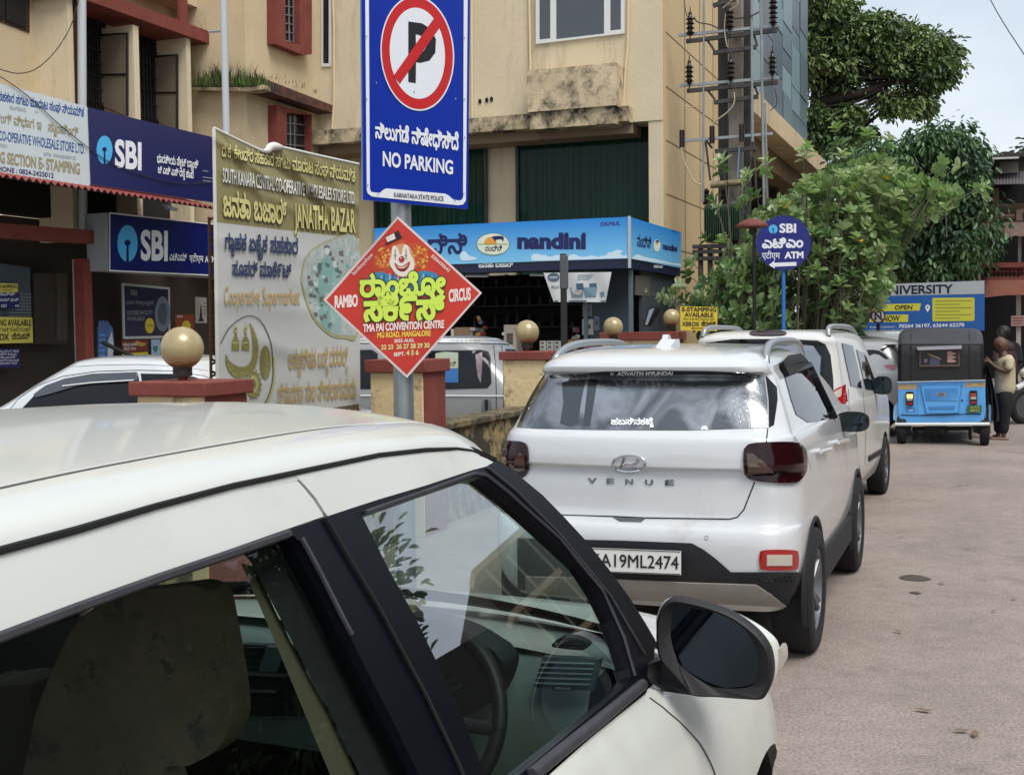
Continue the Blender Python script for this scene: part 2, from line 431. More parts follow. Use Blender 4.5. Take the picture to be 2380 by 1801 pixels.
# ---------------------------------------------------------------- bank building (left): street-facing facade, projecting stair block
bank = thing('bank_building', 'cream building with red window boxes, red ledges and shuttered windows over a bank', 'building', FR(17, -14.6, 0))
oW = -14.6; tA = 19.5; tC = 22.1
w = MB()
tl, _ = to(-60, 300, oW); tr_ = tA
fbox(w, tl-4, tA, oW-.3, oW, 4.75, 13, CREAM)                     # recessed wall of the upper floors
fbox(w, tA, tC+.6, -19, -13.0, 3.6, 13, CREAM); fbox(w, tC-.5, tC+.6, -19, -13.0, 0, 3.597, CREAM)                      # projecting stair block
t0, _ = to(246, 20, -14.1); 
fbox(w, tl-4, tA-.01, oW, -14.05, to(330, 12, -14.05)[1]+.35, 13, CREAM)   # wall above the red slab
w.obj('wall', bank)
w = MB()                                                          # fins beside the windows
for x0, x1, zb in ((155.5, 168, 240), (307, 320, 270), (430, 440, 305)):
    a, z1 = to(x0, 0, -13.9); b, _ = to(x1, 0, -13.9); q = MB()
    fbox(q, a, b, oW, -13.9, 3.2, 9.0 if x0 < 200 else to(x1, 62 if x0 < 400 else 88, -13.9)[1], CREAM2); q.obj('fin', bank)
a, _ = to(168, 0, -13.95); b, _ = to(184, 0, -13.95); q = MB(); fbox(q, a+.02, b, oW, -13.95, 3.2, 12, DRED); q.obj('post', bank)
a, _ = to(416, 20, -14.0); b, _ = to(434, 20, -14.0); q = MB(); fbox(q, a, b, -14.04, -13.98, to(420, 54, -14)[1], 12, REDP); q.obj('post', bank)
q = MB(); p = PO(-13.75); q.tube([p.at(181+9, -40), p.at(191, 245), p.at(193, 560)], .07, PIPEW, 12); q.obj('downpipe', bank, smooth=40)
# red slab over the shutters
q = MB(); sl_ = PO(-13.8)
q.prism([sl_.at(*p) for p in [(503, 79), (503, 108), (311, 40), (150, -17), (150, -47)]], -nv*.85, REDP)
q.obj('slab_canopy', bank)
# weeds and mould at the slab's end
def tuft(mb, c, n, h, mat, r=.25, w=.006, rnd=random):
    for _ in range(n):
        p = c + V((rnd.gauss(0, r*.5), rnd.gauss(0, r*.5), 0)); a = rnd.uniform(0, 6.28); L = h*rnd.uniform(.4, 1.1); d = V((math.cos(a), math.sin(a), 0)); k = rnd.uniform(.15, .6)
        q1 = p + zv*L*.6 + d*L*k*.4; q2 = p + zv*L*(.95 - k*.4) + d*L*k; sd_ = V((-d.y, d.x, 0))*w
        mb.add([p-sd_, p+sd_, q1+sd_*.8, q1-sd_*.8, q2], [(0, 1, 2, 3), (3, 2, 4)], mat)
GRASS = M('weed green', '4f6a2c', .8, noise=.4, nscale=6); DRYG = M('dry weed', '5a4a34', .9)
# shutters, grilles and dark window openings in the recess
for (wx0, wx1, sx0, sx1, sy0, sy1, by) in ((200, 222, 222, 296, 80, 270, 258), (318, 352, 352, 412, 130, 305, 285)):
    t0, _ = to(wx0-22, 100, oW); t1, _ = to(wx1, 100, oW); z0 = 3.6; z1 = to((wx0+wx1)/2, 40, oW)[1]
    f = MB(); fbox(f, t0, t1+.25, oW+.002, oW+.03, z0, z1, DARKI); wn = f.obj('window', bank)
    f = MB()
    for k in range(7): tk = t0 + (t1-t0)*(k+.5)/7; fbox(f, tk-.008, tk+.008, oW+.05, oW+.066, z0, z1, BLK)
    for k in range(16): zk = z0 + (z1-z0)*(k+.5)/16; fbox(f, t0, t1+.2, oW+.066, oW+.078, zk-.007, zk+.007, BLK)
    f.obj('grille', wn)
    tS = to(307 if wx0 < 300 else 430, 0, -13.9)[0] - .05; pl = PT(tS); SHG = M('shutter glass', '7d7462', .35, noise=.12, nscale=2)
    f = MB(); pp(f, pl, [(sx0+3, sy0+4), (sx0+3, sy1-30), (sx1-4, sy1), (sx1-4, sy0)], SHG, th=.012); sh = f.obj('shutter', bank)
    f = MB()
    e = [(sx0, sy0+3), (sx0, sy1-32), (sx1, sy1), (sx1, sy0-2)]
    P = [pl.at(*p, .01) for p in e]
    f.tube([P[0], P[3], P[2]], .024, BLK, 6); f.tube([P[0], P[1]], .024, BLK, 6)
    m0 = pl.at(sx0, (sy0*1.1+sy1)/2.15+8, .01); m1 = pl.at(sx1, (sy0+sy1)/2-2, .01); f.tube([m0, m1], .016, BLK, 6); f.obj('shutter_frame', sh)
# the dark window at the far left
f = MB(); pl = PO(oW+.02); pp(f, pl, [(-60, -60), (-60, 28), (69, 77), (69, -60)], M('window brown', '3a2723', .5), th=.04); wn = f.obj('window', bank)
f = MB(); pl = PO(oW+.05); pp(f, pl, [(-60, -60), (-60, 16), (10, 44), (10, -60)], DARKI, th=.02); pp(f, pl, [(15, -60), (15, 48), (60, 66), (60, -60)], DARKI, th=.02); f.obj('pane', wn)
# face of the stair block: ledges and red window boxes
pA = PT(tA-.003); pB = PO(-12.99)
q = MB()
q.prism([pA.at(*p, .25) for p in [(444, 203), (586, 203), (612, 197), (612, 207), (588, 212), (444, 209)]], sv*.25, MOULD)
z1 = to(612, 190, -12.99)[1]
led = PO(-12.62)
q.prism([led.at(*p) for p in [(606, 180), (606, 208), (779, 265), (780, 248)]], -nv*.4, M('red mouldy ledge', '6b3a30', .9, noise=.3, nscale=5, dirt=(.42, .6), dcol=(.03, .022, .02), dscale=3))
q.obj('ledge', bank)
g_ = MB(); rr = random.Random(5)
for k in range(26):
    c = pA.at(452 + k*6, 203 - 0*k, .14); tuft(g_, c, rr.randint(15, 85), rr.uniform(.12, .62), GRASS if k % 4 else DRYG, .22, .006, rr)
for k in range(5): tuft(g_, led.at(640+k*30, 184+k*11, -.2), 10, .12, DRYG, .15, .005, rr)
tag(g_.obj('weeds'), 'green weeds sprouting along the mouldy ledge of the cream building', 'weeds'); bpy.data.objects['weeds']['kind'] = 'stuff'
g_ = MB()
for k in range(4): tuft(g_, sl_.at(488+k*5, 76, -.1), 40, .30, DRYG, .2, .006, rr)
x = tag(g_.obj('dry_weeds'), 'dry brown weeds at the end of the red slab canopy', 'weeds'); x['kind'] = 'stuff'
def boxwin(pts_o, pts_i, name='window'):
    f = MB(); pl = PO(-12.8)
    pp(f, pl, pts_o, REDP, th=.2, holes=[pts_i]); fr = f.obj(name, bank)
    f = MB(); xs = [p[0] for p in pts_i]; ys = [p[1] for p in pts_i]
    pp(f, PO(-12.975), pts_i, M('dark glazing', '23262a', .15), th=.015); f.obj('pane', fr)
    f = MB(); pl = PO(-12.95)
    cx = xs[0] + 12
    for k in range(9): y = ys[0] + (ys[1]-ys[0])*k/8; f.tube([pl.at(xs[0], y), pl.at(xs[-1], y+6)], .014, GREYM, 6)
    for x_ in (xs[0]+8, xs[0]+18): f.tube([pl.at(x_, ys[0]), pl.at(x_+2, ys[1]+3)], .014, GREYM, 6)
    f.obj('window_bar', fr)
boxwin([(640, -70), (641, 102), (706, 129), (725, 127), (725, -70)], [(662, -65), (664, 95), (697, 106), (697, -62)])
boxwin([(643, 244), (645, 470), (725, 470), (725, 266)], [(666, 262), (667, 460), (724, 460), (724, 268)])
# ground floor: dark shop front under a corrugated eave
f = MB()
fbox(f, tl-4, tC-.5, oW-.3, oW-.05, 0, 3.59, DARK2); fbox(f, tl-4, tA-.01, oW-.05, -14.35, 3.60, 4.745, DARKI)  # upper band darkened: shade under the eave put into its colour
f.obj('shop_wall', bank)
f = MB(); pl = PO(-12.25); CORR = M('red corrugated sheet', '8a3f3c', .6, noise=.2, nscale=3, dirt=(.6, .8))
a, za = to(-40, 405, -12.25); b, zb = to(505, 487, -12.25); n = 150; r0, r1 = [], []
for k in range(n+1):
    t = a + (b-a)*k/n; dz = .028*math.cos(k*math.pi*.5); zc = (za+zb)/2 + .02
    r0.append(FR(t, -12.25, zc + dz)); r1.append(FR(t, -14.5, zc + .55 + dz))
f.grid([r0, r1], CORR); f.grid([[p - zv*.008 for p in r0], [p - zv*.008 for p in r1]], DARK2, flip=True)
f.obj('corrugated_eave', bank, smooth=60)
q = MB(); pl = PO(-13.5)
q.prism([pl.at(*p) for p in [(-40, 515), (-40, 549), (223, 567), (223, 536)]], -nv*.2, REDP); q.obj('beam', bank)
for x0, x1 in ((196, 215), ):
    a, _ = to(x0, 700, -13.6); b, _ = to(x1, 700, -13.6); q = MB(); fbox(q, a, b, -13.8, -13.6, 0, 2.9, REDP); q.obj('column', bank)
a, _ = to(176, 700, -13.9); q = MB(); fbox(q, a, a+.06, -13.95, -13.9, 0, 2.9, PIPEW); q.obj('door_frame', bank)
q = MB(); pl = PO(-14.4); pp(q, pl, rc(80, 635, 158, 800), M('brown shop door', '3a322e', .6), th=.05); pp(q, pl, rc(133, 636, 156, 792), M('door rail', '4a423c', .6), off=.02, th=.03); q.obj('door', bank)

# ---------------------------------------------------------------- central building
cen = thing('cream_building', 'large cream building with a mildewed ledge and curtained green glass behind the milk kiosk', 'building', FR(22.1, -9, 0))
CG = glass('curtain wall glass', '16211f', .07, .05, 0)
f = MB(); oR = tt(1541, 400, tC)[0]
zL = tt(1300, 297, tC)[1]
fbox(f, tC, tC+9, -13.0, oR, zL, 14, CREAM2)                      # upper floors
fbox(f, tC+.7, tC+9, -16.0, oR, 0, zL, CREAM2)                    # lower floor, set back
a = tt(1521, 300, tC+.45)[0]; fbox(f, tC+.02, tC+.7, a, oR, 0, zL, CREAM2)
f.obj('wall', cen)
f = MB(); fbox(f, tC-.28, tC, -13.0, tt(1470, 290, tC)[0], zL-.02, zL+.26, MOULD); f.obj('ledge', cen)
f = MB(); fbox(f, tC+.02, tC+.69, -13.0, tt(1470, 290, tC)[0], zL-.20, zL-.021, M('brown fascia', '8d7a62', .9)); f.obj('fascia', cen)  # fascia in one plain darker brown
pg = PT(tC+.68)
CUR = M('green curtain', '2f5348', .55)
def curtain_glass(x0, x1, y0, y1, nm='window'):
    a, z1 = tt(x0, y0, tC+.68); b, _ = tt(x1, y0, tC+.68); z0 = 2.2; f = MB()
    n = int((b-a)/.02); rows = [[], []]
    for k in range(n+1):
        o = a + (b-a)*k/n; d = .022*math.sin(k*.9+math.sin(k*.23)*2)*(0.7+.3*math.sin(k*.11))
        rows[0].append(FR(tC+.665+d, o, z0)); rows[1].append(FR(tC+.665+d*.8, o, z1))
    f.grid(rows, CUR); cu = f.obj('window', cen, smooth=80)
    f = MB(); f.face([FR(tC+.62, a, z0), FR(tC+.62, b, z0), FR(tC+.62, b, z1), FR(tC+.62, a, z1)], glass('green pane', 'b0cac1', .012, .03, 1)); f.obj('pane', cu)
    f = MB(); fbox(f, tC+.56, tC+.62, a-.03, a+.03, z0, z1, M('dark alu', '2a2d2d', .4)); fbox(f, tC+.56, tC+.62, b-.03, b+.03, z0, z1, M('dark alu', '2a2d2d', .4)); fbox(f, tC+.56, tC+.62, a, b, z1-.05, z1, M('dark alu', '2a2d2d', .4)); f.obj('frame', cu)
curtain_glass(875, 1132, 318, 520); curtain_glass(1205, 1521, 284, 520)
# box projecting under the window, with its return
f = MB(); pl = PT(tC-.55)
a, z1 = tt(1224, 165, tC-.55); b, z0 = tt(1432, 283, tC-.55)
fbox(f, tC-.55, tC, a, b, z0+.30, z1, MOULDL); fbox(f, tC-.50, tC, a+.04, b-.04, z0-.02, z0+.30, MOULD); f.obj('planter_box', cen)
# white window
f = MB(); UP = M('white window frame', 'd9dcda', .4)
WG = glass('reflecting pane', '18211f', .10, .02, 0)
pl = PT(tC-.05)
pp(f, pl, [(1245, -60), (1245, 103), (1451, 78), (1451, -60)], UP, th=.06, holes=[[(1253, -50), (1253, 93), (1279, 90), (1279, -50)], [(1292, -50), (1292, 92), (1404, 79), (1404, -50)], [(1418, -50), (1418, 72), (1443, 69), (1443, -50)]])
wn = f.obj('window', cen)
f = MB(); f.face([pl.at(*p, -.03) for p in [(1248, -55), (1248, 98), (1448, 74), (1448, -55)]], WG); f.obj('pane', wn)
f = MB(); pl = PT(tC-.03); pp(f, pl, [(747, -60), (747, 156), (769, 155), (769, -60)], UP, th=.05, holes=[[(750, -50), (750, 148), (764, 148), (764, -50)]]); wn = f.obj('window', cen)
f = MB(); f.face([pl.at(*p, -.02) for p in [(749, -55), (749, 150), (766, 150), (766, -55)]], M('dark glazing', '23262a', .15)); f.obj('pane', wn)
PIPC = M('cream painted pipe', 'd9c6a0', .6)
for pts in ([(1229, -40), (1231, 60), (1233, 176)], [(1461, -40), (1459, 100), (1452, 182), (1449, 250)], [(1096, -40), (1096, 60), (1097, 285)], [(772, -40), (776, 60), (776, 235), (772, 300)]):
    f = MB(); pl = PT(tC-.04); f.tube([pl.at(*p) for p in pts], .022, PIPC, 8); f.obj('pipe', cen, smooth=40)
# open brackets / knots on the wall
f = MB(); pl = PT(tC-.02)
for x, y in ((1115, 236), (1131, 233), (1142, 231)): f = MB(); pp(f, pl, ell(x, y, 3.6, 6, 10), BLKM, th=.05); f.obj('pipe_hole', cen)
# yellow clad side of the building, with joints
f = MB(); tY = to(1676, 300, oR)[0]
fbox(f, tC+.03, tY, oR, oR+.05, 0, 14, YEL)
JN = M('joint', '6c5a3e', .9)
q = MB()
for y in (74, 200, 325, 450, 575):
    z = to(1546, y, oR+.05)[1]; fbox(q, tC+.035, tY, oR+.05, oR+.054, z-.012, z+.012, JN)
for t in (tC+1.55, tC+2.9, tC+4.2): fbox(q, t-.012, t+.012, oR+.0545, oR+.058, 0, 14, JN)
cl = f.obj('cladding', cen); q.obj('joint_line', cl)

# ---------------------------------------------------------------- porch wing with the glazed stair tower
por = thing('porch_building', 'beige concrete porch with deep fascia carrying a blue green glazed tower', 'building', FR(34, -8, 0))
oP = tt(1753, 220, tY)[0]; BEI = M('beige render', 'c4ad88', .9, noise=.15, nscale=.8, dirt=(.55, .75), dcol=(.12, .08, .05), dscale=1.5, streak=.8)
zt = tt(1753, 206, tY)[1]; zb = tt(1753, 262, tY)[1]; zc = zb - .55; tE = to(1943, 350, oP)[0]
f = MB(); fbox(f, tY-.05, tE, -14, oP, zb, zt, BEI); f.obj('fascia', por, bev=.02)
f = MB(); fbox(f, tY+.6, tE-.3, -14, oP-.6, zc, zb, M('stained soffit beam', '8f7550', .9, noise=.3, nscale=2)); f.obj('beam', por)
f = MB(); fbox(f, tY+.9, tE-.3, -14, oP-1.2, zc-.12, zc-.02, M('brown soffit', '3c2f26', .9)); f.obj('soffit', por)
f = MB(); fbox(f, tE-1, tE, -14, oP-1.4, 0, zc, M('dark brown porch wall', '4a3a2e', .9)); fbox(f, tY+2, tE, -14, -8, 0, zc, M('dark brown porch wall', '4a3a2e', .9)); f.obj('wall', por)  # porch walls in one plain dark brown
for t in (tY+5, tY+10): f = MB(); fbox(f, t, t+.5, oP-1.6, oP-1.1, 0, zc, M('dark brown porch wall', '4a3a2e', .9)); f.obj('column', por)
oG = oP - .25; tG = to(1876, 280, oG)[0]
TG = [M('tower glass %s' % k, c, .4) for k, c in enumerate(('4d6368', '3c5056', '587074', '647c7e', '2f4046', '454f54', '73898b'))]
f = MB(); fbox(f, tY+.9, tG, -14, oG-.02, zt, 16, M('tower frame', '27363c', .5)); tw = f.obj('glass_tower', por)
r = random.Random(11); f = MB()
t = tY+.9; nc = 6; dt = (tG-t)/nc
for i in range(nc):
    z = zt+.05
    while z < 15.6:
        h = r.choice((.45, .7, .95, 1.2)); fbox(f, t+i*dt+.02, t+(i+1)*dt-.02, oG-.02, oG+r.uniform(-.01, .02), z, min(z+h-.03, 15.9), r.choice(TG)); z += h
o_ = -14
for i in range(9):
    z = zt+.05
    while z < 15.6:
        h = r.choice((.45, .7, .95, 1.2)); o0 = oG-.03-(i+1)*.7; fbox(f, tY+.88+r.uniform(-.01, .01), tY+.9, o0+.02, o0+.68, z, min(z+h-.03, 15.9), r.choice(TG)); z += h
f.obj('pane', tw)
# cyan rag hanging from the corner of the neighbouring block
# ---------------------------------------------------------------- milk kiosk
kio = thing('milk_kiosk', 'blue milk kiosk with a wide sky blue signboard and a dark open counter', 'kiosk', FR(19.5, -7.3, 0))
tK = 17.9; oK = tt(1463, 560, tK)[0]; oL = tt(870, 560, tK)[0]; tK2 = to(1583, 560, oK)[0]
zT = tt(1463, 504, tK)[1]; zM = tt(1463, 601, tK)[1]; zB = tt(1463, 623, tK)[1]
SKY1 = M('sign sky blue', '2d9ae0', .35); SKY2 = M('sign blue deep', '1f7fcb', .35); SKY3 = M('sign pale blue', '74c3f0', .35)
def vgrad(name, c0, c1, z0, z1):
    """printed vertical colour blend on a sign face (a print, in world height)"""
    m = M(name, c0, .35); n = m.node_tree; b = n.nodes['Principled BSDF']
    gq = n.nodes.new('ShaderNodeNewGeometry'); sp = n.nodes.new('ShaderNodeSeparateXYZ'); mr = n.nodes.new('ShaderNodeMapRange'); r_ = n.nodes.new('ShaderNodeMixRGB')
    n.links.new(gq.outputs['Position'], sp.inputs[0]); n.links.new(sp.outputs['Z'], mr.inputs[0]); mr.inputs[1].default_value = z0; mr.inputs[2].default_value = z1
    r_.inputs[1].default_value = (*lin(c0), 1); r_.inputs[2].default_value = (*lin(c1), 1); n.links.new(mr.outputs[0], r_.inputs[0]); n.links.new(r_.outputs[0], b.inputs['Base Color']); return m
NG = vgrad('kiosk sign print', '7cc6ee', '1a86d8', zM, zT)
f = MB(); fbox(f, tK, tK+.25, oL, oK, zM, zT, NG); fbox(f, tK+.25, tK2, oK-.25, oK, zM, zT, NG)
fbox(f, tK+.02, tK+.25, oL, oK-.02, zB, zM-.003, M('navy strip', '14193c', .4)); fbox(f, tK+.25, tK2, oK-.25, oK-.02, zB, zM-.003, M('navy strip', '14193c', .4))
fbox(f, tK-.015, tK+.02, oK-.02, oK+.02, zB, zT+.01, PIPEW)
sb = f.obj('signboard', kio)
f = MB(); pl = PT(tK); pf = pl.at
DN = M('dark navy print', '141c58', .5); WP = M('milk white print', 'cfe6f4', .5)
# milk splash along the bottom of the sign
r = random.Random(2); xs = list(range(1240, 1460, 6)); top = [598 - 6*abs(math.sin(k*.5))*r.uniform(.3, 1.2) - (9 if 28 < k < 34 else 0) for k in range(len(xs))]
flat(f, pl, [(x, y) for x, y in zip(xs, top)] + [(1458, 600), (1240, 607)], WP)
flat(f, pl, spline([(1415, 592), (1428, 583), (1440, 581), (1448, 586), (1440, 588), (1432, 594)], 4, True), WP, .004)
flat(f, pl, spline([(1236, 594), (1246, 590), (1262, 594), (1290, 601), (1240, 606)], 4, True), WP, .0035)
flat(f, pl, spline([(1070, 590), (1080, 584), (1090, 594), (1110, 602), (1074, 606)], 4, True), WP, .0035)
text(f, pf, 'ನಂದಿನಿ', (932, 592), (1086, 588), 30, DN, 30, .004, bold=.028)
text(f, pf, 'nandini', (1202, 576.5), (1362, 577), 34, DN, 34, .004, bold=.055)
for x in (1316.5, 1357): flat(f, pl, rc(x-4, 541, x+4, 548), DN, .005)
text(f, pf, 'DKMUL', (1396, 525.5), (1442, 523), 8.5, M('purple print', '3a2f8a', .5), None, .004, bold=.03)
flat(f, pl, ell(1146, 568, 38.5, 26, 40), M('dark ring', '2d5a3a', .5), .004); flat(f, pl, ell(1146, 568, 37.3, 25, 40), M('logo cream', 'dfe5d2', .5), .0045)
flat(f, pl, ell(1140, 569, 15, 18, 20, 180, 360) , M('logo orange', 'e8a03c', .5), .005); flat(f, pl, rc(1111, 567, 1181, 569), M('logo green', '7d9a48', .5), .0055)
flat(f, pl, spline([(1143, 552), (1150, 549), (1168, 549), (1171, 556), (1168, 563), (1166, 557), (1153, 558), (1151, 564), (1148, 557)], 3, True), DN, .006)
flat(f, pl, spline([(1118, 586), (1146, 592.5), (1174, 586), (1160, 592), (1146, 593), (1132, 592)], 3, True), M('logo green', '7d9a48', .5), .0052)
text(f, pf, 'ನಂದಿನಿ', (1127, 584), (1167, 583), 8.5, M('near black print', '15201c', .5), None, .006, bold=.02)
text(f, lambda x, y, o: PT(tK+.02).at(x, y, o), 'ಜನತಾ ಬಜಾರ್', (1112, 622), (1193, 620), 7.5, LETW, None, .004, bold=.03)
po = PO(oK); pf = po.at
text(f, pf, 'ನಂದಿನಿ', (1481, 573), (1514, 577), 20, DN, 17, .004, bold=.02); text(f, pf, 'nandini', (1541, 579), (1574, 585), 15, DN, 13, .004, bold=.045)
flat(f, po, ell(1527, 571, 8, 14, 24), M('logo cream', 'dfe5d2', .5), .004); flat(f, po, ell(1527, 564, 4, 4, 12), M('logo orange', 'e8a03c', .5), .005); flat(f, po, ell(1528, 561, 4, 2.6, 10), DN, .0055)
flat(f, po, [(1470, 598), (1482, 591), (1494, 596), (1510, 600), (1530, 604), (1560, 611), (1583, 614), (1583, 619), (1470, 602)], WP)
text(f, lambda x, y, o: PO(oK-.02).at(x, y, o), 'ಜನತಾ ಬಜಾರ್', (1520, 622), (1541, 623), 5, LETW, None, .004, bold=.03)
text(f, pf, 'DKMUL', (1563, 539), (1573, 541), 4, DN, None, .004)
f.obj('lettering', sb)
# body of the kiosk: side posts, back wall, counter, roof
f = MB(); KB = M('kiosk blue paint', '1d55a0', .5, noise=.15, nscale=2); 
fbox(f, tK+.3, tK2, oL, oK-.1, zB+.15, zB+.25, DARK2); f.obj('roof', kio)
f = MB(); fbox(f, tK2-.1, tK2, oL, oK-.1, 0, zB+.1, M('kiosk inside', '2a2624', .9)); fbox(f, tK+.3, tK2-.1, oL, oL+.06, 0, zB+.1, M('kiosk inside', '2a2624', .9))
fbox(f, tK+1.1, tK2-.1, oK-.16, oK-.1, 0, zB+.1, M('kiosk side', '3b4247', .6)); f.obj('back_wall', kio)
f = MB(); zc_ = tt(1300, 826, tK+.5)[1]; fbox(f, tK+.45, tK+.95, oL+.06, oK-.1, 0, zc_, KB); ct = f.obj('counter', kio)
f = MB(); fbox(f, tK+.38, tK+1.0, oL+.02, oK-.06, zc_, zc_+.04, M('counter top', '6a6f72', .4)); f.obj('counter_top', kio)
f = MB(); pl = PT(tK+.45); pp(f, pl, rc(1246, 842, 1272, 868), M('poster pale blue', '5f8fd0', .5), off=.006, th=.005); f.obj('notice', ct); f = MB(); pp(f, pl, rc(1320, 832, 1340, 866), M('poster pale', '9db7d8', .5), off=.006, th=.005); f.obj('notice', ct)
for x in (1362, 1467): a = tt(x, 700, tK+.4)[0]; f = MB(); fbox(f, tK+.36, tK+.42, a-.03, a+.03, zc_, zB+.15, M('kiosk frame', '5d6a72', .5)); f.obj('post', kio)
f = MB()
for z in (zc_+.45, zc_+.85, zc_+1.2): fbox(f, tK2-.45, tK2-.1, oL+.1, oK-.3, z, z+.03, M('shelf', '4a4542', .7))
f.obj('shelf', kio)
f = MB(); fbox(f, tK+.8, tK+.86, tt(1370, 700, tK+.8)[0], tt(1462, 700, tK+.8)[0], zc_, zB+.1, M('cabin panel', '37444f', .5)); f.obj('cabin_panel', kio)
# ================================================================ signs and shop posters
def board(name, label, cat, pl, pts, mat, th=.05, edge=None, part='panel'):
    t = thing(name, label, cat, pl.at(*pts[0])); q = MB(); pp(q, pl, pts, mat, th=th, side=edge or mat); q.obj(part, t, bev=.004); return t
oS = -12.5; pS = PO(oS); fS = pS.at
TAN = M('tan lettering', '9a8f6c', .5); BLUE = M('blue lettering', '2b4f96', .5); NVY = M('navy lettering', '23285a', .5); GRYT = M('grey lettering', '8d949a', .5)
b = board('signboard', 'pale blue white board of the wholesale store beside the navy bank board', 'signboard', pS, [(-120, 162), (-120, 386), (208, 434.5), (202, 248.5)], M('pale sign face', 'c9d3d6', .4, noise=.06, nscale=1.5), .08)
q = MB()
text(q, fS, 'ದ.ಕ. ಕೇಂದ್ರ ಸಹಕಾರ ಸಗಟು ಮಾರಾಟ ಸಂಘ ನಿಯಮಿತ', (-70, 220), (195, 272), 14, BLUE, bold=.02)
text(q, fS, 'ಮಂಗಳೂರು - 575001', (22, 254), (88, 266), 7, GRYT)
text(q, fS, 'ಪಿ_ರಂಟಿಂಗ್ ವಿಭಾಗ ಇ - ಸಾ_ಟಂಪಿಂಗ್', (-42, 277), (183, 318), 15, TAN, bold=.02)
text(q, fS, 'CENTRAL CO-OPERATIVE WHOLESALE STORE LTD.', (-52, 317.5), (197, 358), 22, BLUE, 22, bold=.012)
text(q, fS, '575001', (-8, 341), (16, 344), 8, GRYT); text(q, fS, 'GSTIN : 29AAAJS0382F1ZZ', (101, 362), (177, 373), 8, GRYT)
text(q, fS, 'PRINTING SECTION E- STAMPING', (-62, 369), (186, 405.5), 25, TAN, 25, bold=.035)
text(q, fS, 'PHONE : 0824-2425012', (-12, 396.5), (125, 414), 11, NVY, bold=.02)
q.obj('lettering', b)
def sbi_logo(mb, f, cx, cy, rx, ry, k, off=.004):
    key = ell(cx, cy - ry*.02, rx*.27, ry*.15, 14, 118, 422)
    key = [(cx + rx*.10, cy + ry*.12)] + list(reversed(ell(cx, cy-ry*.03, rx*.30, ry*.17, 16, -250, 70))) + [(cx - rx*.10, cy + ry*.12)]
    out = ell(cx, cy, rx, ry, 44, 96, 444)
    pts = out + [(cx + rx*.10, cy + ry*.99)]
    w = rx*.10
    P = ell(cx, cy, rx, ry, 44, 97, 443) + [(cx+w, cy+ry*.12)] + ell(cx, cy-ry*.03, rx*.3, ry*.17, 18, 65, -245) + [(cx-w, cy+ry*.12)]
    mb.fill([f(x, y, off) for x, y in P], LBLUE)
b = board('signboard', 'large navy bank board with a pale blue keyhole disc above the shop eave', 'signboard', pS, [(203, 249.5), (210, 428.8), (506, 472), (502, 321)], NAVY, .08, WHITE)
q = MB(); sbi_logo(q, fS, 243, 349, 18.5, 33, 1)
text(q, fS, 'SBI', (267, 386), (329, 394), 61, LETW, bold=.035)
text(q, fS, 'ಭಾರತೀಯ ಸೇ_ಟಟ್ ಬಾ_ಯಂಕ್', (365, 377), (461, 392), 13, LETW, bold=.02)
text(q, fS, 'ಜಿ.ಎಚ್.ಎಸ್ ರಸೆ_ತ ಶಾಖೆ', (367, 402), (450, 415), 12, LETW, bold=.02)
for x0, x1, y in ((471, 484, 396), (471, 495, 411), (471, 495, 419)): flat(q, pS, [(x0, y), (x1, y+(x1-x0)*.13), (x1, y+2+(x1-x0)*.13), (x0, y+2)], GRYT)
q.obj('lettering', b)
pX = PO(-13.2); fX = pX.at
b = thing('light_box_sign', 'navy bank light box sign with a grey end panel under the eave', 'signboard', pX.at(255, 629))
q = MB(); pp(q, pX, [(255, 495), (255, 629), (506, 641), (506, 523)], NAVYL, th=.02); q.obj('face_panel', b)
a, z0 = to(255, 629, -13.2); z1 = to(255, 495, -13.2)[1]
q = MB(); fbox(q, a, a+3.4, -13.65, -13.222, z0+.0, z1, M('light box grey', '8f979a', .5)); q.obj('casing', b)
q = MB(); P = [pX.at(*p, .006) for p in [(255, 495), (255, 629), (506, 641), (506, 523)]]; q.tube([P[3], P[0], P[1], P[2]], .012, WHITE, 6); q.obj('rim', b)
q = MB(); sbi_logo(q, fX, 296.5, 566, 23.5, 42.5, 1)
text(q, fX, 'SBI', (327, 602), (390, 604), 66, LETW, bold=.035); text(q, fX, 'ಎಟಿಎಮ್', (394, 605), (434, 606.5), 12, LETW, bold=.02); text(q, fX, 'एटीएम', (440, 607), (473, 609), 13, LETW, bold=.015); text(q, fX, 'ATM', (476, 610), (501, 611.5), 15, LETW, bold=.02)
q.obj('lettering', b)
# posters and notices on the shop front
pW = PO(-14.35); fW = pW.at; YELP = M('yellow notice', 'd9cf62', .5); NOT = M('navy notice', '1c2266', .5); BLKT = M('black lettering', '16161a', .6)
b = board('shop_window', 'barred shop window with pale upper pane by the yellow notices', 'window', PO(-14.42), [(-80, 600), (-80, 738), (73, 738), (70, 622)], M('window blind grey', '47525a', .4), .03)
q = MB()
for k in range(9): y = 682 + k*7.2; flat(q, PO(-14.42), [(20, y), (73, y+.6), (73, y+3.2), (20, y+2.6)], M('blind slat', '77828a', .5))
q.obj('blind_slat', b)
b = board('notice', 'yellow stamping and photocopy notice with black lettering on the shop front', 'notice', pW, [(-60, 735), (-60, 800), (77, 796.5), (75, 738)], YELP, .01); q = MB()
text(q, fW, 'E- STAMPING AVAILABLE', (-50, 757), (73, 757), 14, BLKT, bold=.02); text(q, fW, 'ನಕಲು ಪೇಪರ್ ಇಲಿ_ಲ ದೊರೆಯುತ_ತದೆ', (-50, 771), (71, 769), 6, BLKT); text(q, fW, 'XEROX', (-28, 791), (21, 790), 14, BLKT, bold=.03); text(q, fW, 'ಜೆರಾಕಸ್', (28, 789), (70, 788), 10, BLKT, bold=.02); q.obj('lettering', b)
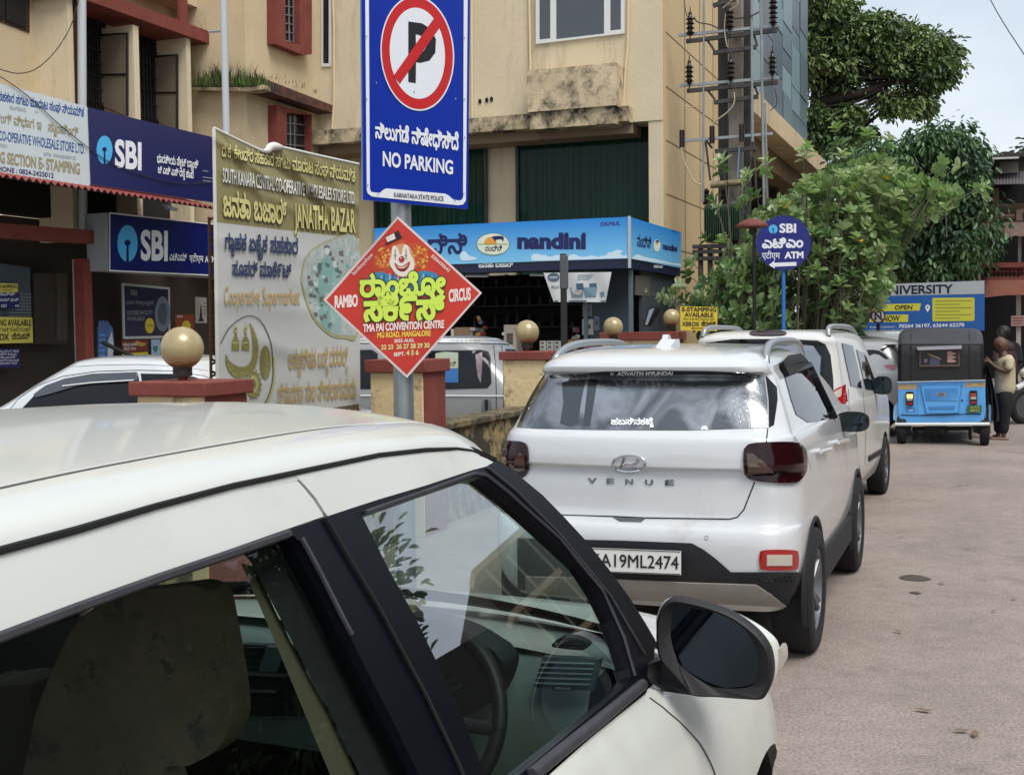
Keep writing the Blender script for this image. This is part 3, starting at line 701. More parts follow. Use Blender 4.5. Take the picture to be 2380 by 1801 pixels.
b = board('notice', 'small yellow stamping notice on the upper window pane', 'notice', pW, [(-40, 657), (-40, 680), (42, 679), (41, 659.5)], YELP, .01); q = MB(); text(q, fW, 'E-STAMPING', (-14, 670), (40, 670), 8, BLKT, bold=.02); text(q, fW, 'AVAILABLE', (4, 676), (30, 676), 4, BLKT); q.obj('lettering', b)
b = board('notice', 'navy notice with three white lines across the barred window', 'notice', pW, [(-40, 681), (-40, 718), (45, 717), (45, 682)], NOT, .01); q = MB()
for s_, x, y in (('ಪಾ_ಯನ್ ಕಾರ್ಡ್', 35, 687), ('ಮ್ಯೂಚುವಲ್ ಫಂಡ್', 43, 700), ('ಆರ್ ಡಿ ದರ 11.500', 43, 714)): text(q, fW, s_, (-30, y), (x, y), 5, LETW, bold=.01)
q.obj('lettering', b)
b = board('notice', 'navy notice with small white lettering below the yellow notice', 'notice', pW, [(-40, 812), (-40, 856), (46, 853), (45, 810.5)], NOT, .01, WHITE); q = MB()
for k, s_ in enumerate(('ಇ-ಸಾ_ಟಂಪಿಂಗ್ ಸೇವೆ', 'ಬಾಡಿಗೆ ಕರಾರು', 'ದಾಖಲೆ', 'ಒಪ್ಪಂದ', 'ಅಫಿಡವಿಟ್ ಸೇವೆ')): text(q, fW, s_, (-10+3*(k % 3), 819+k*7), (43-4*(k % 3), 818.5+k*7), 3.6, LETW)
q.obj('lettering', b)
pV = PO(-14.1); fV = pV.at
b = board('poster', 'framed navy locker facility poster with an oval picture and yellow badge', 'poster', pV, [(285, 658), (288, 788), (396, 786), (395, 668)], M('poster frame', 'b9bfc4', .5), .03); q = MB()
flat(q, pV, [(289, 664), (291, 782), (392, 780), (391, 673)], M('poster navy', '141c46', .3), .002); flat(q, pV, ell(378, 730, 18, 41, 30), M('poster picture', '6d7d92', .4), .003); flat(q, pV, ell(378, 730, 11, 26, 20), M('poster picture dark', '46566e', .4), .0045)
flat(q, pV, ell(348, 757, 11, 18, 14), M('badge yellow', 'd6c23a', .5), .005); text(q, fV, 'SBI', (303, 685), (318, 687), 12, GRYT, off=.004, bold=.02); text(q, fV, 'ಲಾಕರ್ ಸೌಲಭ_ಯ ಲಭ_ಯವಿದೆ', (294, 707), (357, 708), 6, GRYT, off=.004)
text(q, fV, 'LOCKER FACILITY', (295, 731), (355, 731), 9, GRYT, off=.004, bold=.01); text(q, fV, 'AVAILABLE', (295, 745), (336, 745), 9, GRYT, off=.004, bold=.01); text(q, fV, 'NO DEPOSIT', (340, 759), (357, 759), 4, NVY, off=.006)
q.obj('lettering', b)
b = board('poster', 'red gold loan poster with a yellow foot below the locker poster', 'poster', pV, [(283, 791), (284, 842), (344, 842), (344, 790)], M('poster maroon', '70302c', .5), .012); q = MB()
flat(q, pV, [(284, 822), (284, 842), (344, 842), (344, 818)], M('badge yellow', 'd6c23a', .5), .002); flat(q, pV, ell(328, 795, 13, 10, 20, 20, 200), M('gold print', 'b98f4a', .5), .003)
text(q, fV, 'GOLD LOAN', (286, 804), (318, 803), 6, LETW, off=.004, bold=.02); text(q, fV, 'ಚಿನ_ನದ ಸಾಲ', (288, 814), (316, 813), 5, LETW, off=.004); text(q, fV, 'ಕಡಿಮೆ ಬಡಿ_ಡ', (300, 831), (340, 829), 4, NVY, off=.004); q.obj('lettering', b)
b = board('poster', 'rust red poster with a round yellow badge behind the globe lamp', 'poster', pV, [(408, 731), (409, 800), (451, 800), (451, 731)], M('poster rust', '8d3a24', .5), .012); q = MB(); flat(q, pV, ell(433, 759, 10.5, 14, 20), M('badge yellow', 'd6c23a', .5), .002); text(q, fV, 'SBI', (411, 738), (424, 738), 5, LETW, off=.003); q.obj('lettering', b)
b = board('poster', 'white printed sheet with a dark drawing near the rusty frame', 'poster', pV, [(454, 690), (455, 751), (481, 751), (480, 692)], M('poster paper', 'a4a199', .6), .008); q = MB(); flat(q, pV, [(462, 744), (464, 738), (466, 712), (468, 706), (470, 738), (473, 744), (474, 747), (461, 747)], BLKT, .002)
for k in range(4): flat(q, pV, rc(473, 704+k*8, 478, 706+k*8), BLKT, .002)
q.obj('lettering', b)
b = board('poster', 'pale green white leaflet with a teal shield beside the gold loan poster', 'poster', pV, [(352, 789), (353, 842), (372, 842), (372, 789)], M('poster pale', '9db0b8', .5), .01); q = MB(); flat(q, pV, [(356, 804), (367, 804), (367, 813), (361.5, 821), (356, 813)], M('teal print', '2f7f80', .5), .002); q.obj('lettering', b)
b = board('standee', 'blue cut out standee with a white figure beside the red column', 'standee', PO(-13.9), [(228, 762), (228, 842), (262, 842), (266, 800), (262, 762), (250, 746), (232, 745)], M('standee blue', '46689a', .5, noise=.4, nscale=6), .02); q = MB(); pl = PO(-13.9)
for k in range(5): flat(q, pl, rc(230, 776+k*12, 244, 781+k*12), M('poster pale blue', '5f8fd0', .5), .002)
flat(q, pl, [(252, 790), (260, 770), (264, 800), (261, 842), (249, 842)], M('standee white', 'b9c2c8', .5), .003); q.obj('print', b)
q = MB(); p0_, p1_ = PO(-13.4).at(236, 795), PO(-12.9).at(330, 838); q.tube([p0_, p1_], .035, BLKM, 8); q.tube([p1_, p1_ - zv*1.0], .03, BLKM, 8); tag(q.obj('handrail'), 'sloping black handrail in front of the bank doorway', 'handrail')
q = MB(); pl = PO(-12.3); pp(q, pl, [(385, 475), (396, 488), (415, 490), (412, 484)], M('lamp housing', '6d7071', .5), th=.08); q.tube([pl.at(398, 478), pl.at(390, 468)], .015, GREYM, 6)
tag(q.obj('floodlight'), 'small grey floodlight hung under the red corrugated eave', 'lamp')

# ---------------------------------------------------------------- the printed cloth banner on its rusty frame
oB = -4.95; pBn = PO(oB)
def wr(px, py):
    """wrinkles of the slack cloth, metres"""
    u = (px-500)/335; v = (py - (300+83*u))/620; h = 0
    for (x0, y0, dx, dy, w, a) in ((510, 330, 1, .75, 9, .016), (520, 300, .55, 1, 8, .012), (600, 352, 1, .9, 12, -.020), (560, 420, 1, .55, 14, .012), (655, 352, .8, 1, 9, .014), (700, 440, 1, .25, 16, .010), (520, 700, 1, .12, 22, .008), (600, 790, 1, .35, 20, .010), (520, 560, 1, .2, 18, .007), (700, 690, 1, .4, 18, -.008), (720, 360, .9, 1, 10, .010), (540, 860, 1, -.1, 30, -.006)):
        L = math.hypot(dx, dy); d = ((px-x0)*dy - (py-y0)*dx)/L; al = ((px-x0)*dx + (py-y0)*dy)/L
        h += a*math.exp(-(d/w)**2)*math.exp(-(max(0, abs(al-90)-60)/70)**2)
    return h + .012*math.sin(u*5+1)*math.sin(v*4) 
def fB(px, py, off=0): return pBn.at(px, py, off + wr(px, py))
ban = thing('cloth_banner', 'tall printed cloth banner in olive and white hung on a rusty frame', 'banner', fB(507, 985))
OLIVE = M('olive cloth', '8d8458', .55, noise=.08, nscale=2); PALE = M('pale cloth', 'c3c4c0', .5, noise=.06, nscale=2); BROWN = M('brown cloth', '6a5a44', .6)
topP = spline([(497, 299), (560, 330), (604, 350), (622, 352), (630, 343), (660, 345), (745, 364), (833, 383)], 6)
def topy(x):
    for a, b in zip(topP, topP[1:]):
        if a[0] <= x <= b[0]: return a[1] + (b[1]-a[1])*(x-a[0])/max(1e-6, b[0]-a[0])
    return topP[-1][1] if x > 700 else topP[0][1]
q = MB(); NC = 110; colx = [497 + (833-497)*k/NC for k in range(NC+1)]
def cx_(x, y): return x + (y-300)/685*((507-497) + (838-833-10)*(x-497)/336)
band = lambda x: 518 + 37*(x-507)/328; foot = lambda x: 995
R1 = [[fB(cx_(x, (topy(x)*(1-k/46) + band(x)*k/46)), topy(x)*(1-k/46) + band(x)*k/46) for x in colx] for k in range(47)]
R2 = [[fB(cx_(x, (band(x)*(1-k/60) + foot(x)*k/60)), band(x)*(1-k/60) + foot(x)*k/60) for x in colx] for k in range(61)]
q.grid(R1, OLIVE); q.grid(R2, PALE); 
q.grid([[fB(cx_(493+(x-497)*.02, y), y, .004) for x in (497, 900)] for y in range(300, 990, 10)], M('white hem', 'd3d3cb', .6))
cl = q.obj('cloth', ban, smooth=70)
q = MB(); q.tube([fB(x, topy(x)-1, -.004) for x in colx], .011, M('white hem', 'd3d3cb', .6), 8)
roll = [fB(x, topy(x)-1.5, .012) for x in range(612, 660, 3)]; q.tube(roll, [.012+.02*math.sin(math.pi*k/(len(roll)-1)) for k in range(len(roll))], M('white hem', 'd3d3cb', .6), 8); q.obj('hem', ban, smooth=60)
q = MB(); YT = M('cream yellow print', 'd5cb86', .5); SHD = M('dark olive print', '3f3820', .6); WT = M('banner white print', 'dcdcd4', .5); TT = M('tan print', 'b79c5f', .5); NB = M('banner navy print', '26345c', .5)
def tsh(txt, p0, p1, h0, m, h1=None, **k):
    text(q, fB, txt, (p0[0]+1.3, p0[1]+1.6), (p1[0]+1.3, p1[1]+1.6), h0, SHD, h1, off=.010, **k); text(q, fB, txt, p0, p1, h0, m, h1, off=.014, **k)
tsh('ದ.ಕ. ಕೇಂದ್ರ ಸಹಕಾರ ಸಗಟು ಮಾರಾಟ ಸಂಘ ನಿಯಮಿತ', (516, 363), (826, 423), 20, YT, 21, bold=.02)
tsh('SOUTH KANARA CENTRAL CO-OPERATIVE WHOLESALES STORE LTD.', (518, 423), (826, 474.5), 33, WT, 27, bold=.02)
tsh('ಜನತಾ ಬಜಾರ್', (519, 500), (667, 521), 40, YT, 36, bold=.03); tsh('JANATHA BAZAR', (685, 527), (827, 540), 53, YT, 52, bold=.03, ital=-.08)
for tx, p0, p1, h, m, h1, bd in (('ಗಾ_ರಹಕ ಏಕೈಕ ಸಹಕಾರ', (523, 579), (693, 591), 25, NB, 25, .03), ('ಸೂಪರ್ ಮಾಕೆ೯ಟ್', (540, 640), (678, 645), 23, NB, 22, .03), ('Cooperative Supermarket', (521, 707), (697, 707), 41, TT, 38, .01), ('ಅತಾ_ಯಕರ್ಷಕ ಬಡಿ_ಡ ದರದಲಿ_ಲ', (671, 857), (809, 847), 31, TT, 30, .01), ('ಚಿನಾ_ನಭರಣ ಸಾಲ ನೀಡಲಾಗುವುದು', (646, 937), (828, 922), 32, TT, 30, .01)):
    text(q, fB, tx, p0, p1, h, m, h1, off=.010, bold=bd)
def fl(pts, m, off=.005, holes=()):
    cv, cf = cdt(pts, 9); q.add([fB(v.x, v.y, off) for v in cv], cf, m)
def strip(pts, w, m, off=.005):
    L = []; Rr = []
    for i, p in enumerate(pts):
        a, b = pts[max(i-1, 0)], pts[min(i+1, len(pts)-1)]; d = math.hypot(b[0]-a[0], b[1]-a[1]); n = (-(b[1]-a[1])/d*w/2, (b[0]-a[0])/d*w/2); L.append((p[0]+n[0], p[1]+n[1])); Rr.append((p[0]-n[0], p[1]-n[1]))
    q.grid([[fB(*p, off) for p in L], [fB(*p, off) for p in Rr]], m)
q.grid([[fB(x, 965-27*(x-666)/170 + (995-965+27*(x-666)/170)*k, .005) for x in range(666, 838, 6)] for k in (0, 1)], BROWN)
text(q, fB, 'ನಿರೆ_ವೇಲಾಸ_ತರ', (738, 978), (828, 976), 17, YT, 17, off=.008, bold=.01)
GLD = M('gold print olive', '8f8a4c', .5, noise=.5, nscale=60); GLL = M('pale gold print', 'b2ab72', .5); DKG = M('dark print', '43402a', .6)
strip(spline([(513, 799), (535, 760), (573, 735), (605, 745), (628, 790), (634, 835), (634, 880), (622, 925), (597, 960)], 6), 2, DKG, .006)
strip(spline([(636, 830), (637, 880), (625, 927), (602, 962)], 6), 5, GLL, .004)
fl(spline([(581, 750), (592, 770), (599, 795), (600, 825), (592, 855), (580, 868), (560, 878), (540, 872), (527, 850), (525, 823), (535, 840), (555, 852), (573, 850), (585, 835), (588, 800), (584, 770)], 3, True), GLD, .006)
for k in range(22):
    a = rad(-80 + k*11.5); fl(ell(564+38*math.cos(a), 815+66*math.sin(a), 2, 2, 6), GLL, .007)
fl(ell(589, 893, 17, 31, 26), GLD, .0062); fl(ell(589, 893, 11, 20, 20), GLL, .007); fl(ell(589, 893, 7, 12, 16), GLD, .0076); fl(ell(589, 894, 2.4, 4, 10), DKG, .008)
for k in range(16): a = rad(k*22.5); fl(ell(589+18.5*math.cos(a), 893+33*math.sin(a), 2.3, 2.6, 6), GLD, .007)
fl(ell(617, 842, 12.5, 39, 30), GLD, .0064); fl(ell(611, 842, 6, 33, 24), M('pale gold dark', '7b7748', .5), .0072)
for x in (548, 571):
    fl(ell(x, 765, 4.5, 8, 14), GLL, .006); fl(ell(x, 765, 1.6, 2.6, 8), DKG, .007); fl([(x-1.5, 772), (x+1.5, 772), (x+3, 782), (x+8, 792), (x+9, 814), (x-10, 813), (x-8, 792), (x-3, 782)], GLD, .006); fl(rc(x-8, 795, x+7, 799), GLL, .007)
for k in range(6): a = rad(k*60); fl(ell(560+12*math.cos(a), 938+13*math.sin(a), 9, 8, 10), (GLL, GLD)[k % 2], .0058+.0003*k)
# the round photograph printed at the right: shoppers among shelves, as blotches of teal and white
PH = M('photo pale', 'b4bdb8', .5, noise=.3, nscale=14); P2 = [M('photo tone %s' % c, c, .5) for c in ('82aaa4', '566f6e', 'c8d2cc', '93b3ac', '6a6c6c', 'a9bbb5')]
fl(spline([(700, 640), (703, 670), (712, 705), (725, 735), (745, 762), (772, 782), (800, 786), (833, 772), (834, 560), (770, 556), (715, 590)], 4, True), M('photo rim', 'a9a878', .5), .0045)
fl(spline([(703, 640), (706, 668), (716, 703), (729, 733), (749, 757), (775, 776), (800, 779), (832, 762), (833, 563), (770, 560), (718, 592)], 4, True), PH, .0055)
rr = random.Random(4)
for k in range(190):
    x, y = rr.uniform(712, 828), rr.uniform(565, 765)
    if (x-795)**2/95**2 + (y-672)**2/108**2 < .8: s_ = rr.uniform(1.5, 6); fl([(x-s_, y-s_*.7), (x+s_*.8, y-s_), (x+s_, y+s_*1.3), (x-s_*.6, y+s_)], rr.choice(P2), .0062+.00012*(k % 8))
fl(spline([(742, 640), (748, 605), (760, 596), (772, 610), (776, 660), (768, 700), (770, 770), (745, 750), (738, 690)], 3, True), P2[0], .0064); fl(ell(760, 584, 6, 9, 14), P2[2], .0078); fl(ell(760, 576, 7, 6, 12, 180, 360), P2[4], .0082)
fl(spline([(772, 650), (780, 625), (792, 632), (796, 670), (792, 765), (776, 770)], 3, True), P2[3], .0066); fl(ell(778, 614, 5, 8, 12), P2[2], .008)
q.obj('print', cl)
# rusty lattice post holding the banner
RUST = M('rusted steel', '4a2f22', .9, noise=.5, nscale=14)
q = MB(); pl = PO(oB-.12)
for x in (486, 500): q.tube([pl.at(x, 505), pl.at(x+6, 1000)], .012, RUST, 6)
for k in range(34): y = 512+k*14; q.tube([pl.at(486+(y-505)*.012, y), pl.at(500+(y-505)*.012, y+(7 if k % 2 else -7))], .009, RUST, 5)
tag(q.obj('lattice_post'), 'rusty perforated steel lattice post behind the left edge of the cloth banner', 'post')

# ---------------------------------------------------------------- pole with the no parking board and the circus placard
pp0 = atd(935, 700, 7.5); pole = thing('steel_pole', 'thick galvanised steel pole carrying the blue no parking board', 'pole', (pp0.x, pp0.y, 0))
q = MB(); q.tube([(pp0.x, pp0.y, 0), (pp0.x, pp0.y, 4.4)], .063, GREYM, 28); q.obj('shaft', pole, smooth=40)
npn = V((math.sin(rad(50)), -math.cos(rad(50)), 0)); pN = Pl(V((pp0.x, pp0.y, 0)) + npn*.085, npn); fN = pN.at
np_ = thing('road_sign', 'tall blue no parking board with a red slashed circle on the steel pole', 'road sign', fN(965, 470))
BL = M('sign blue', '11309c', .3, noise=.05, nscale=3)
q = MB(); pp(q, pN, [(839, -90), (844, 464.7), (1087.5, 486.5), (1093.5, -90)], BL, th=.012, side=M('sign edge', '6d7fa6', .5)); q.obj('plate', np_)
q = MB(); 
for z in (2.75, 3.45): q.box(V((pp0.x, pp0.y, z)) + npn*.0665, (.16, .012, .05), GREYM, Matrix.Rotation(rad(50), 3, 'Z'))
for k_ in range(1): q.obj('bracket', np_)
q = MB(); c = lambda x, y: (800 + x/2.765, y/2.765)
SR = M('sign red', 'c0282a', .35); SW = M('sign white', 'dfe3ea', .4)
flat(q, pN, [c(133, -260), c(145, 1225), c(165, 1215), c(157, -260)], SW); flat(q, pN, [c(769, -260), c(764, 1270), c(782, 1290), c(796, -260)], SW)
flat(q, pN, [c(*p) for p in [(145, 1225), (152, 1245), (175, 1262), (200, 1267), (735, 1320), (765, 1315), (782, 1290), (764, 1270), (755, 1285), (738, 1290), (700, 1283), (672, 1258), (650, 1246), (270, 1212), (250, 1222), (230, 1240), (190, 1238), (172, 1232), (165, 1215)]], SW)
el = lambda rx, ry, dx=0, dy=0: ell(970+dx, 124.5+dy, rx, ry, 60, tilt=-4)
flat(q, pN, el(85.5, 134), SW, .004); flat(q, pN, el(82.5, 130), SR, .005); flat(q, pN, el(64, 106), SW, .006)
P = [c(*p) for p in [(412, 140), (500, 152), (560, 190), (590, 255), (586, 340), (548, 392), (490, 406), (462, 402), (460, 537), (412, 529)]]; flat(q, pN, P, BLKT, .007, [[c(*p) for p in [(460, 222), (490, 230), (520, 262), (526, 308), (508, 333), (462, 330)]]])
flat(q, pN, [c(*p) for p in [(318, 488), (585, 108), (628, 160), (358, 540)]], SR, .008)
text(q, fN, 'ನಿಲುಗಡೆ ನಿಷೇಧಿಸಿದೆ', (872, 320), (1066, 349), 23, SW, 26, .004, bold=.035); text(q, fN, 'NO PARKING', (889.7, 385), (1053, 405), 33, SW, 31, .004, bold=.03)
text(q, fN, 'KARNATAKA STATE POLICE', (916, 458), (1031, 467.5), 10.5, BLKT, 10.5, .006, bold=.012)
for x, y in ((145, 235), (146, 640), (152, 1190), (775, 245), (772, 640), (775, 885), (770, 1245), (208, 533), (716, 635), (218, 1247), (712, 1290), (450, 592)): flat(q, pN, ell(*c(x, y), 1.6, 2.1, 8), GREYT if False else GRYT, .009)
q.obj('lettering', np_)
rn = V((-.06, -1, 0)).normalized(); pRb = Pl(V((pp0.x, pp0.y - .085, 0)), rn); fR = pRb.at
rb = thing('circus_placard', 'red diamond circus placard with a clown tied low on the steel pole', 'placard', fR(946, 878))
q = MB(); pp(q, pRb, [(924.4, 502.6), (751.3, 697), (945.8, 878.5), (1120, 680.8)], M('placard edge', 'd9c6c4', .5), th=.01); q.obj('plate', rb)
q = MB(); d = lambda x, y: (740 + x/3.985, 480 + y/3.985); D = lambda *P: [d(*p) for p in P]
CR_ = M('circus red', 'c23426', .4, noise=.12, nscale=6); flat(q, pRb, D((735, 118), (75, 868), (818, 1556), (1488, 802)), CR_, .002)
OR = [M('hair orange', 'd9722c', .6, noise=.4, nscale=40), M('hair red orange', 'c0481f', .6, noise=.4, nscale=40), M('hair yellow', 'dfb04a', .6, noise=.3, nscale=40)]
rr = random.Random(9)
flat(q, pRb, [d(*p) for p in spline([(540, 600), (510, 540), (530, 430), (590, 380), (680, 350), (760, 310), (860, 340), (940, 340), (1000, 400), (1025, 500), (1000, 590), (900, 600), (800, 500), (650, 600)], 3, True)], OR[1], .003)
for k in range(150):
    s_ = rr.choice((0, 1)); a = rr.uniform(0, 6.28); rd = math.sqrt(rr.random())
    x, y = ((600+70*rd*math.cos(a), 485+105*rd*math.sin(a)) if s_ == 0 else (945+68*rd*math.cos(a), 465+115*rd*math.sin(a)))
    flat(q, pRb, [d(x+rr.uniform(8, 18)*math.cos(t+a), y+rr.uniform(8, 16)*math.sin(t+a)) for t in (0, 1.3, 2.6, 3.9, 5.2)], OR[rr.choice((0, 0, 1, 2))], .0035+.00015*(k % 9))
BT = [M('ruff blue', '2f7fa8', .5), M('ruff pale', '9fb6b4', .5), M('ruff dark', '1d5577', .5)]
flat(q, pRb, [d(*p) for p in spline([(450, 700), (490, 640), (560, 605), (640, 625), (720, 660), (790, 690), (880, 650), (950, 600), (1050, 605), (1110, 640), (1150, 700), (1000, 830), (600, 840)], 3, True)], BT[0], .0050)
for k in range(26): x = 470+k*26; y = 700-60*math.sin(math.pi*(k/25)) ; flat(q, pRb, D((x, y+40), (x+6, y-35), (x+16, y-35), (x+14, y+45)), BT[k % 3], .0053+.0001*(k % 3))
CW = M('clown white', 'dcd4c8', .6); CS = M('clown skin', 'c98f6c', .6); CRd = M('clown red', 'a3241f', .35)
flat(q, pRb, [d(*p) for p in spline([(672, 420), (700, 370), (780, 345), (850, 380), (880, 450), (898, 520), (880, 590), (840, 630), (790, 655), (730, 635), (685, 580), (655, 530), (660, 470)], 4, True)], CS, .0060)
flat(q, pRb, [d(*p) for p in spline([(678, 450), (682, 385), (708, 362), (738, 395), (752, 440), (770, 445), (780, 395), (800, 352), (832, 372), (848, 430), (880, 495), (890, 550), (862, 612), (790, 648), (725, 628), (682, 575), (660, 530), (668, 490)], 4, True)], CW, .0064)
for x in (711, 812): flat(q, pRb, D((x-3, 395), (x+3, 395), (x+4, 495), (x-4, 495)), BLKT, .007); flat(q, pRb, D((x-22, 460), (x, 448), (x+22, 456), (x, 455)), BLKT, .0072)
flat(q, pRb, [d(*p) for p in spline([(705, 520), (745, 550), (790, 548), (845, 510), (838, 560), (800, 600), (755, 600), (720, 570)], 4, True)], CRd, .007)
flat(q, pRb, [d(*p) for p in spline([(720, 548), (755, 562), (800, 555), (835, 532), (800, 566), (755, 572)], 4, True)], CW, .0075); flat(q, pRb, [d(*p) for p in spline([(738, 580), (780, 586), (815, 568), (795, 592), (760, 595)], 4, True)], BLKT, .0075)
flat(q, pRb, [d(*p) for p in ell(771, 490, 27, 30, 20)], CRd, .0080); flat(q, pRb, [d(*p) for p in ell(764, 478, 7, 8, 10)], CW, .0084)
flat(q, pRb, D((608, 362), (640, 330), (618, 285), (700, 245), (738, 222), (768, 280), (785, 285), (700, 322)), BLKT, .0085); flat(q, pRb, D((622, 288), (700, 248), (716, 300), (640, 332)), CW, .009)
PINK = M('pale pink print', 'ead9d2', .5); YG = M('lime print', 'c9e355', .45); OUT = M('dark outline print', '30300f', .6); GY = M('gold yellow print', 'e6c84a', .45)
for tx, p0, p1, h in (('ರಾ_ಯಂಬೋ', (836, 689), (1036, 682), 33), ('ಸಕ೯ಸ್', (845, 745), (1036, 740), 39)):
    text(q, fR, tx, (p0[0]-1, p0[1]), (p1[0]+2, p1[1]), h, OUT, None, .0095, bold=.085); text(q, fR, tx, p0, p1, h, YG, None, .0105, bold=.045)
text(q, fR, 'RAMBO', (777.6, 714.6), (831.6, 711), 26, PINK, None, .004, bold=.05); text(q, fR, 'CIRCUS', (1043, 701), (1094, 696), 27, PINK, None, .004, bold=.04)
text(q, fR, 'TMA PAI CONVENTION CENTRE', (844, 771), (1032, 761.5), 17, PINK, None, .0095, bold=.04); text(q, fR, 'MG ROAD, MANGALORE', (877, 785), (1001, 780), 12.5, GY, None, .004, bold=.035)
text(q, fR, '2025 AUG.', (915.6, 796), (963, 794.5), 7.5, PINK, None, .004, bold=.03); text(q, fR, '22 23  26 27 28 29 30', (885.5, 812.5), (998.5, 807.5), 10.5, YT, None, .004, bold=.04)
text(q, fR, 'SEPT.', (915, 828), (941, 826), 8, PINK, None, .004, bold=.035); text(q, fR, '4 5 6', (944, 826), (973, 824.5), 11, YT, None, .004, bold=.04)
text(q, fR, 'bookmyshow', (823, 640), (868, 593), 9, PINK, None, .004, bold=.01, perp=True); text(q, fR, '8306430643', (1001, 597), (1042, 633), 8, PINK, None, .004, bold=.01, perp=True)
q.obj('lettering', rb)

# ---------------------------------------------------------------- far signs
pa = atd(1821, 700, 19); sn = (pa - V((0, 0, pa.z))).normalized(); pAt = Pl((pa.x, pa.y, 0), (-.30, -.95, 0)); fA = pAt.at
at = thing('direction_sign', 'round blue bank teller sign with a white arrow on a thin blue post', 'sign', (pa.x, pa.y, 0))
q = MB(); pp(q, pAt, ell(1821.6, 565, 63.5, 63.5, 56), M('disc blue', '1a2478', .35, noise=.08, nscale=3), off=.05, th=.03); q.obj('disc', at, bev=.003)
q = MB(); q.tube([(pa.x, pa.y, 0), (pa.x, pa.y, 3.0)], .03, M('blue post', '2d6fb8', .5), 12); q.obj('post', at, smooth=40)
q = MB(); fA2 = lambda x, y, o: pAt.at(x, y, o+.05)
sbi_logo(q, fA2, 1797, 533, 10.5, 10.5, 1); text(q, fA2, 'SBI', (1811.5, 540.5), (1850.5, 540.5), 20, LETW, bold=.035); text(q, fA2, 'ಎಟಿಎಂ', (1771, 576.7), (1867, 574.5), 16, LETW, bold=.04); text(q, fA2, 'एटीएम', (1771, 601), (1813, 601), 12.5, LETW, bold=.01); text(q, fA2, 'ATM', (1823, 600.5), (1867.5, 599.5), 14.5, LETW, bold=.05)
q.fill([fA2(x, y, .004) for x, y in [(1787, 616), (1800, 606), (1800, 611), (1851, 609), (1851, 618), (1800, 620), (1801, 625)]], LETW); q.obj('lettering', at)
pY = PT(17.35); fY = pY.at
b = board('notice_board', 'yellow stamping and photocopy board with a brown arrow on the gate pillar', 'notice board', pY, [(1581, 712), (1581.5, 767.5), (1666.5, 769.5), (1667, 714)], M('yellow board', 'd9bf3a', .45), .02); q = MB()
text(q, fY, 'E-STAMPING', (1585.4, 723.5), (1665, 724.5), 9.5, BLKT, bold=.03); text(q, fY, 'AVAILABLE', (1591, 736), (1658, 737), 9.5, BLKT, bold=.03); text(q, fY, 'ನಕಲು ಪ_ರತಿ ಇಲಿ_ಲ ದೊರೆಯುತ_ತದೆ', (1587, 743.5), (1660, 744.5), 3.6, BLKT); text(q, fY, 'XEROX', (1585, 757.5), (1626, 758), 9.5, BLKT, bold=.035); text(q, fY, 'ಜೆರಾಕಸ್', (1630, 757.5), (1664, 758), 7.5, BLKT, bold=.03)
flat(q, pY, [(1606, 763), (1612, 760), (1612, 762), (1643, 762), (1643, 764), (1612, 764), (1612, 766)], M('arrow brown', '8a4a1a', .5)); q.obj('lettering', b)
pU = PT(27.8); fU = pU.at
u = board('billboard', 'wide blue university billboard with a grey name strip and yellow panels', 'billboard', pU, [(1960, 664), (1960, 776), (2288, 768.5), (2288.7, 651.8)], M('billboard blue', '1f5ca8', .45, noise=.1, nscale=1.5), .1)
q = MB(); UG = M('billboard grey', 'aab2b8', .5); UY = M('billboard yellow', 'c6c644', .5)
flat(q, pU, [(1961, 664), (1961, 690), (2287.5, 683), (2288, 652.5)], UG); text(q, fU, 'UNIVERSITY', (2043, 685), (2215, 680.7), 19.5, NVY, None, .005, bold=.03); text(q, fU, 'UNIVERSITY', (2043, 685), (2215, 680.7), 19.5, M('ink', '10152e', .5), None, .006, bold=.015)
flat(q, pU, [(2008, 708), (2141, 705), (2137, 722), (2008, 724.5)], UY); text(q, fU, 'OPEN', (2079.6, 719.6), (2121.5, 719), 9.5, BLKT, None, .005, bold=.03, ital=.15); flat(q, pU, [(2021, 732), (2111, 731), (2110.5, 748.5), (2021, 749)], UY); text(q, fU, 'NOW', (2052, 747), (2092, 745.8), 12.5, BLKT, None, .005, bold=.03, ital=.1)
flat(q, pU, [(2167, 694), (2170, 692.5), (2262, 691.5), (2265, 694), (2265, 743), (2262, 746), (2169, 747), (2167, 744)], UY)
for k in range(6): flat(q, pU, [(2174, 699+k*8), (2174+(84 if k in (0, 2, 4) else 58), 698.4+k*8), (2174+(84 if k in (0, 2, 4) else 58), 700+k*8), (2174, 700.6+k*8)], M('small print', '7c7f3a', .6), .005)
flat(q, pU, ell(2156, 714.5, 5.5, 6, 16), LETW); flat(q, pU, [(2150.8, 717), (2161.2, 717), (2156, 726)], LETW, .004); flat(q, pU, ell(2156, 714.5, 2, 2.2, 10), NVY, .005)
text(q, fU, 'PLEASE CONTACT :', (2022.6, 762.5), (2084, 762), 4, LETW); text(q, fU, '70264 36197, 63644 62270', (2088.6, 762), (2241, 758.7), 8, LETW, bold=.02); text(q, fU, 'info@university.edu.in', (2022, 771), (2110, 769.5), 5, LETW); q.obj('lettering', u)
for x in (1975, 2275): p = pU.at(x, 760, -.15); q = MB(); q.tube([(p.x, p.y, 0), (p.x, p.y, 2.6)], .05, BLKM, 8); q.obj('post', u)
pt = atd(2041, 734, 22); t = thing('traffic_sign', 'small round red ringed no turning sign on a thin dark pole before the billboard', 'traffic sign', (pt.x, pt.y, 0)); pl = Pl((pt.x, pt.y, 0), (-.3, -.95, 0))
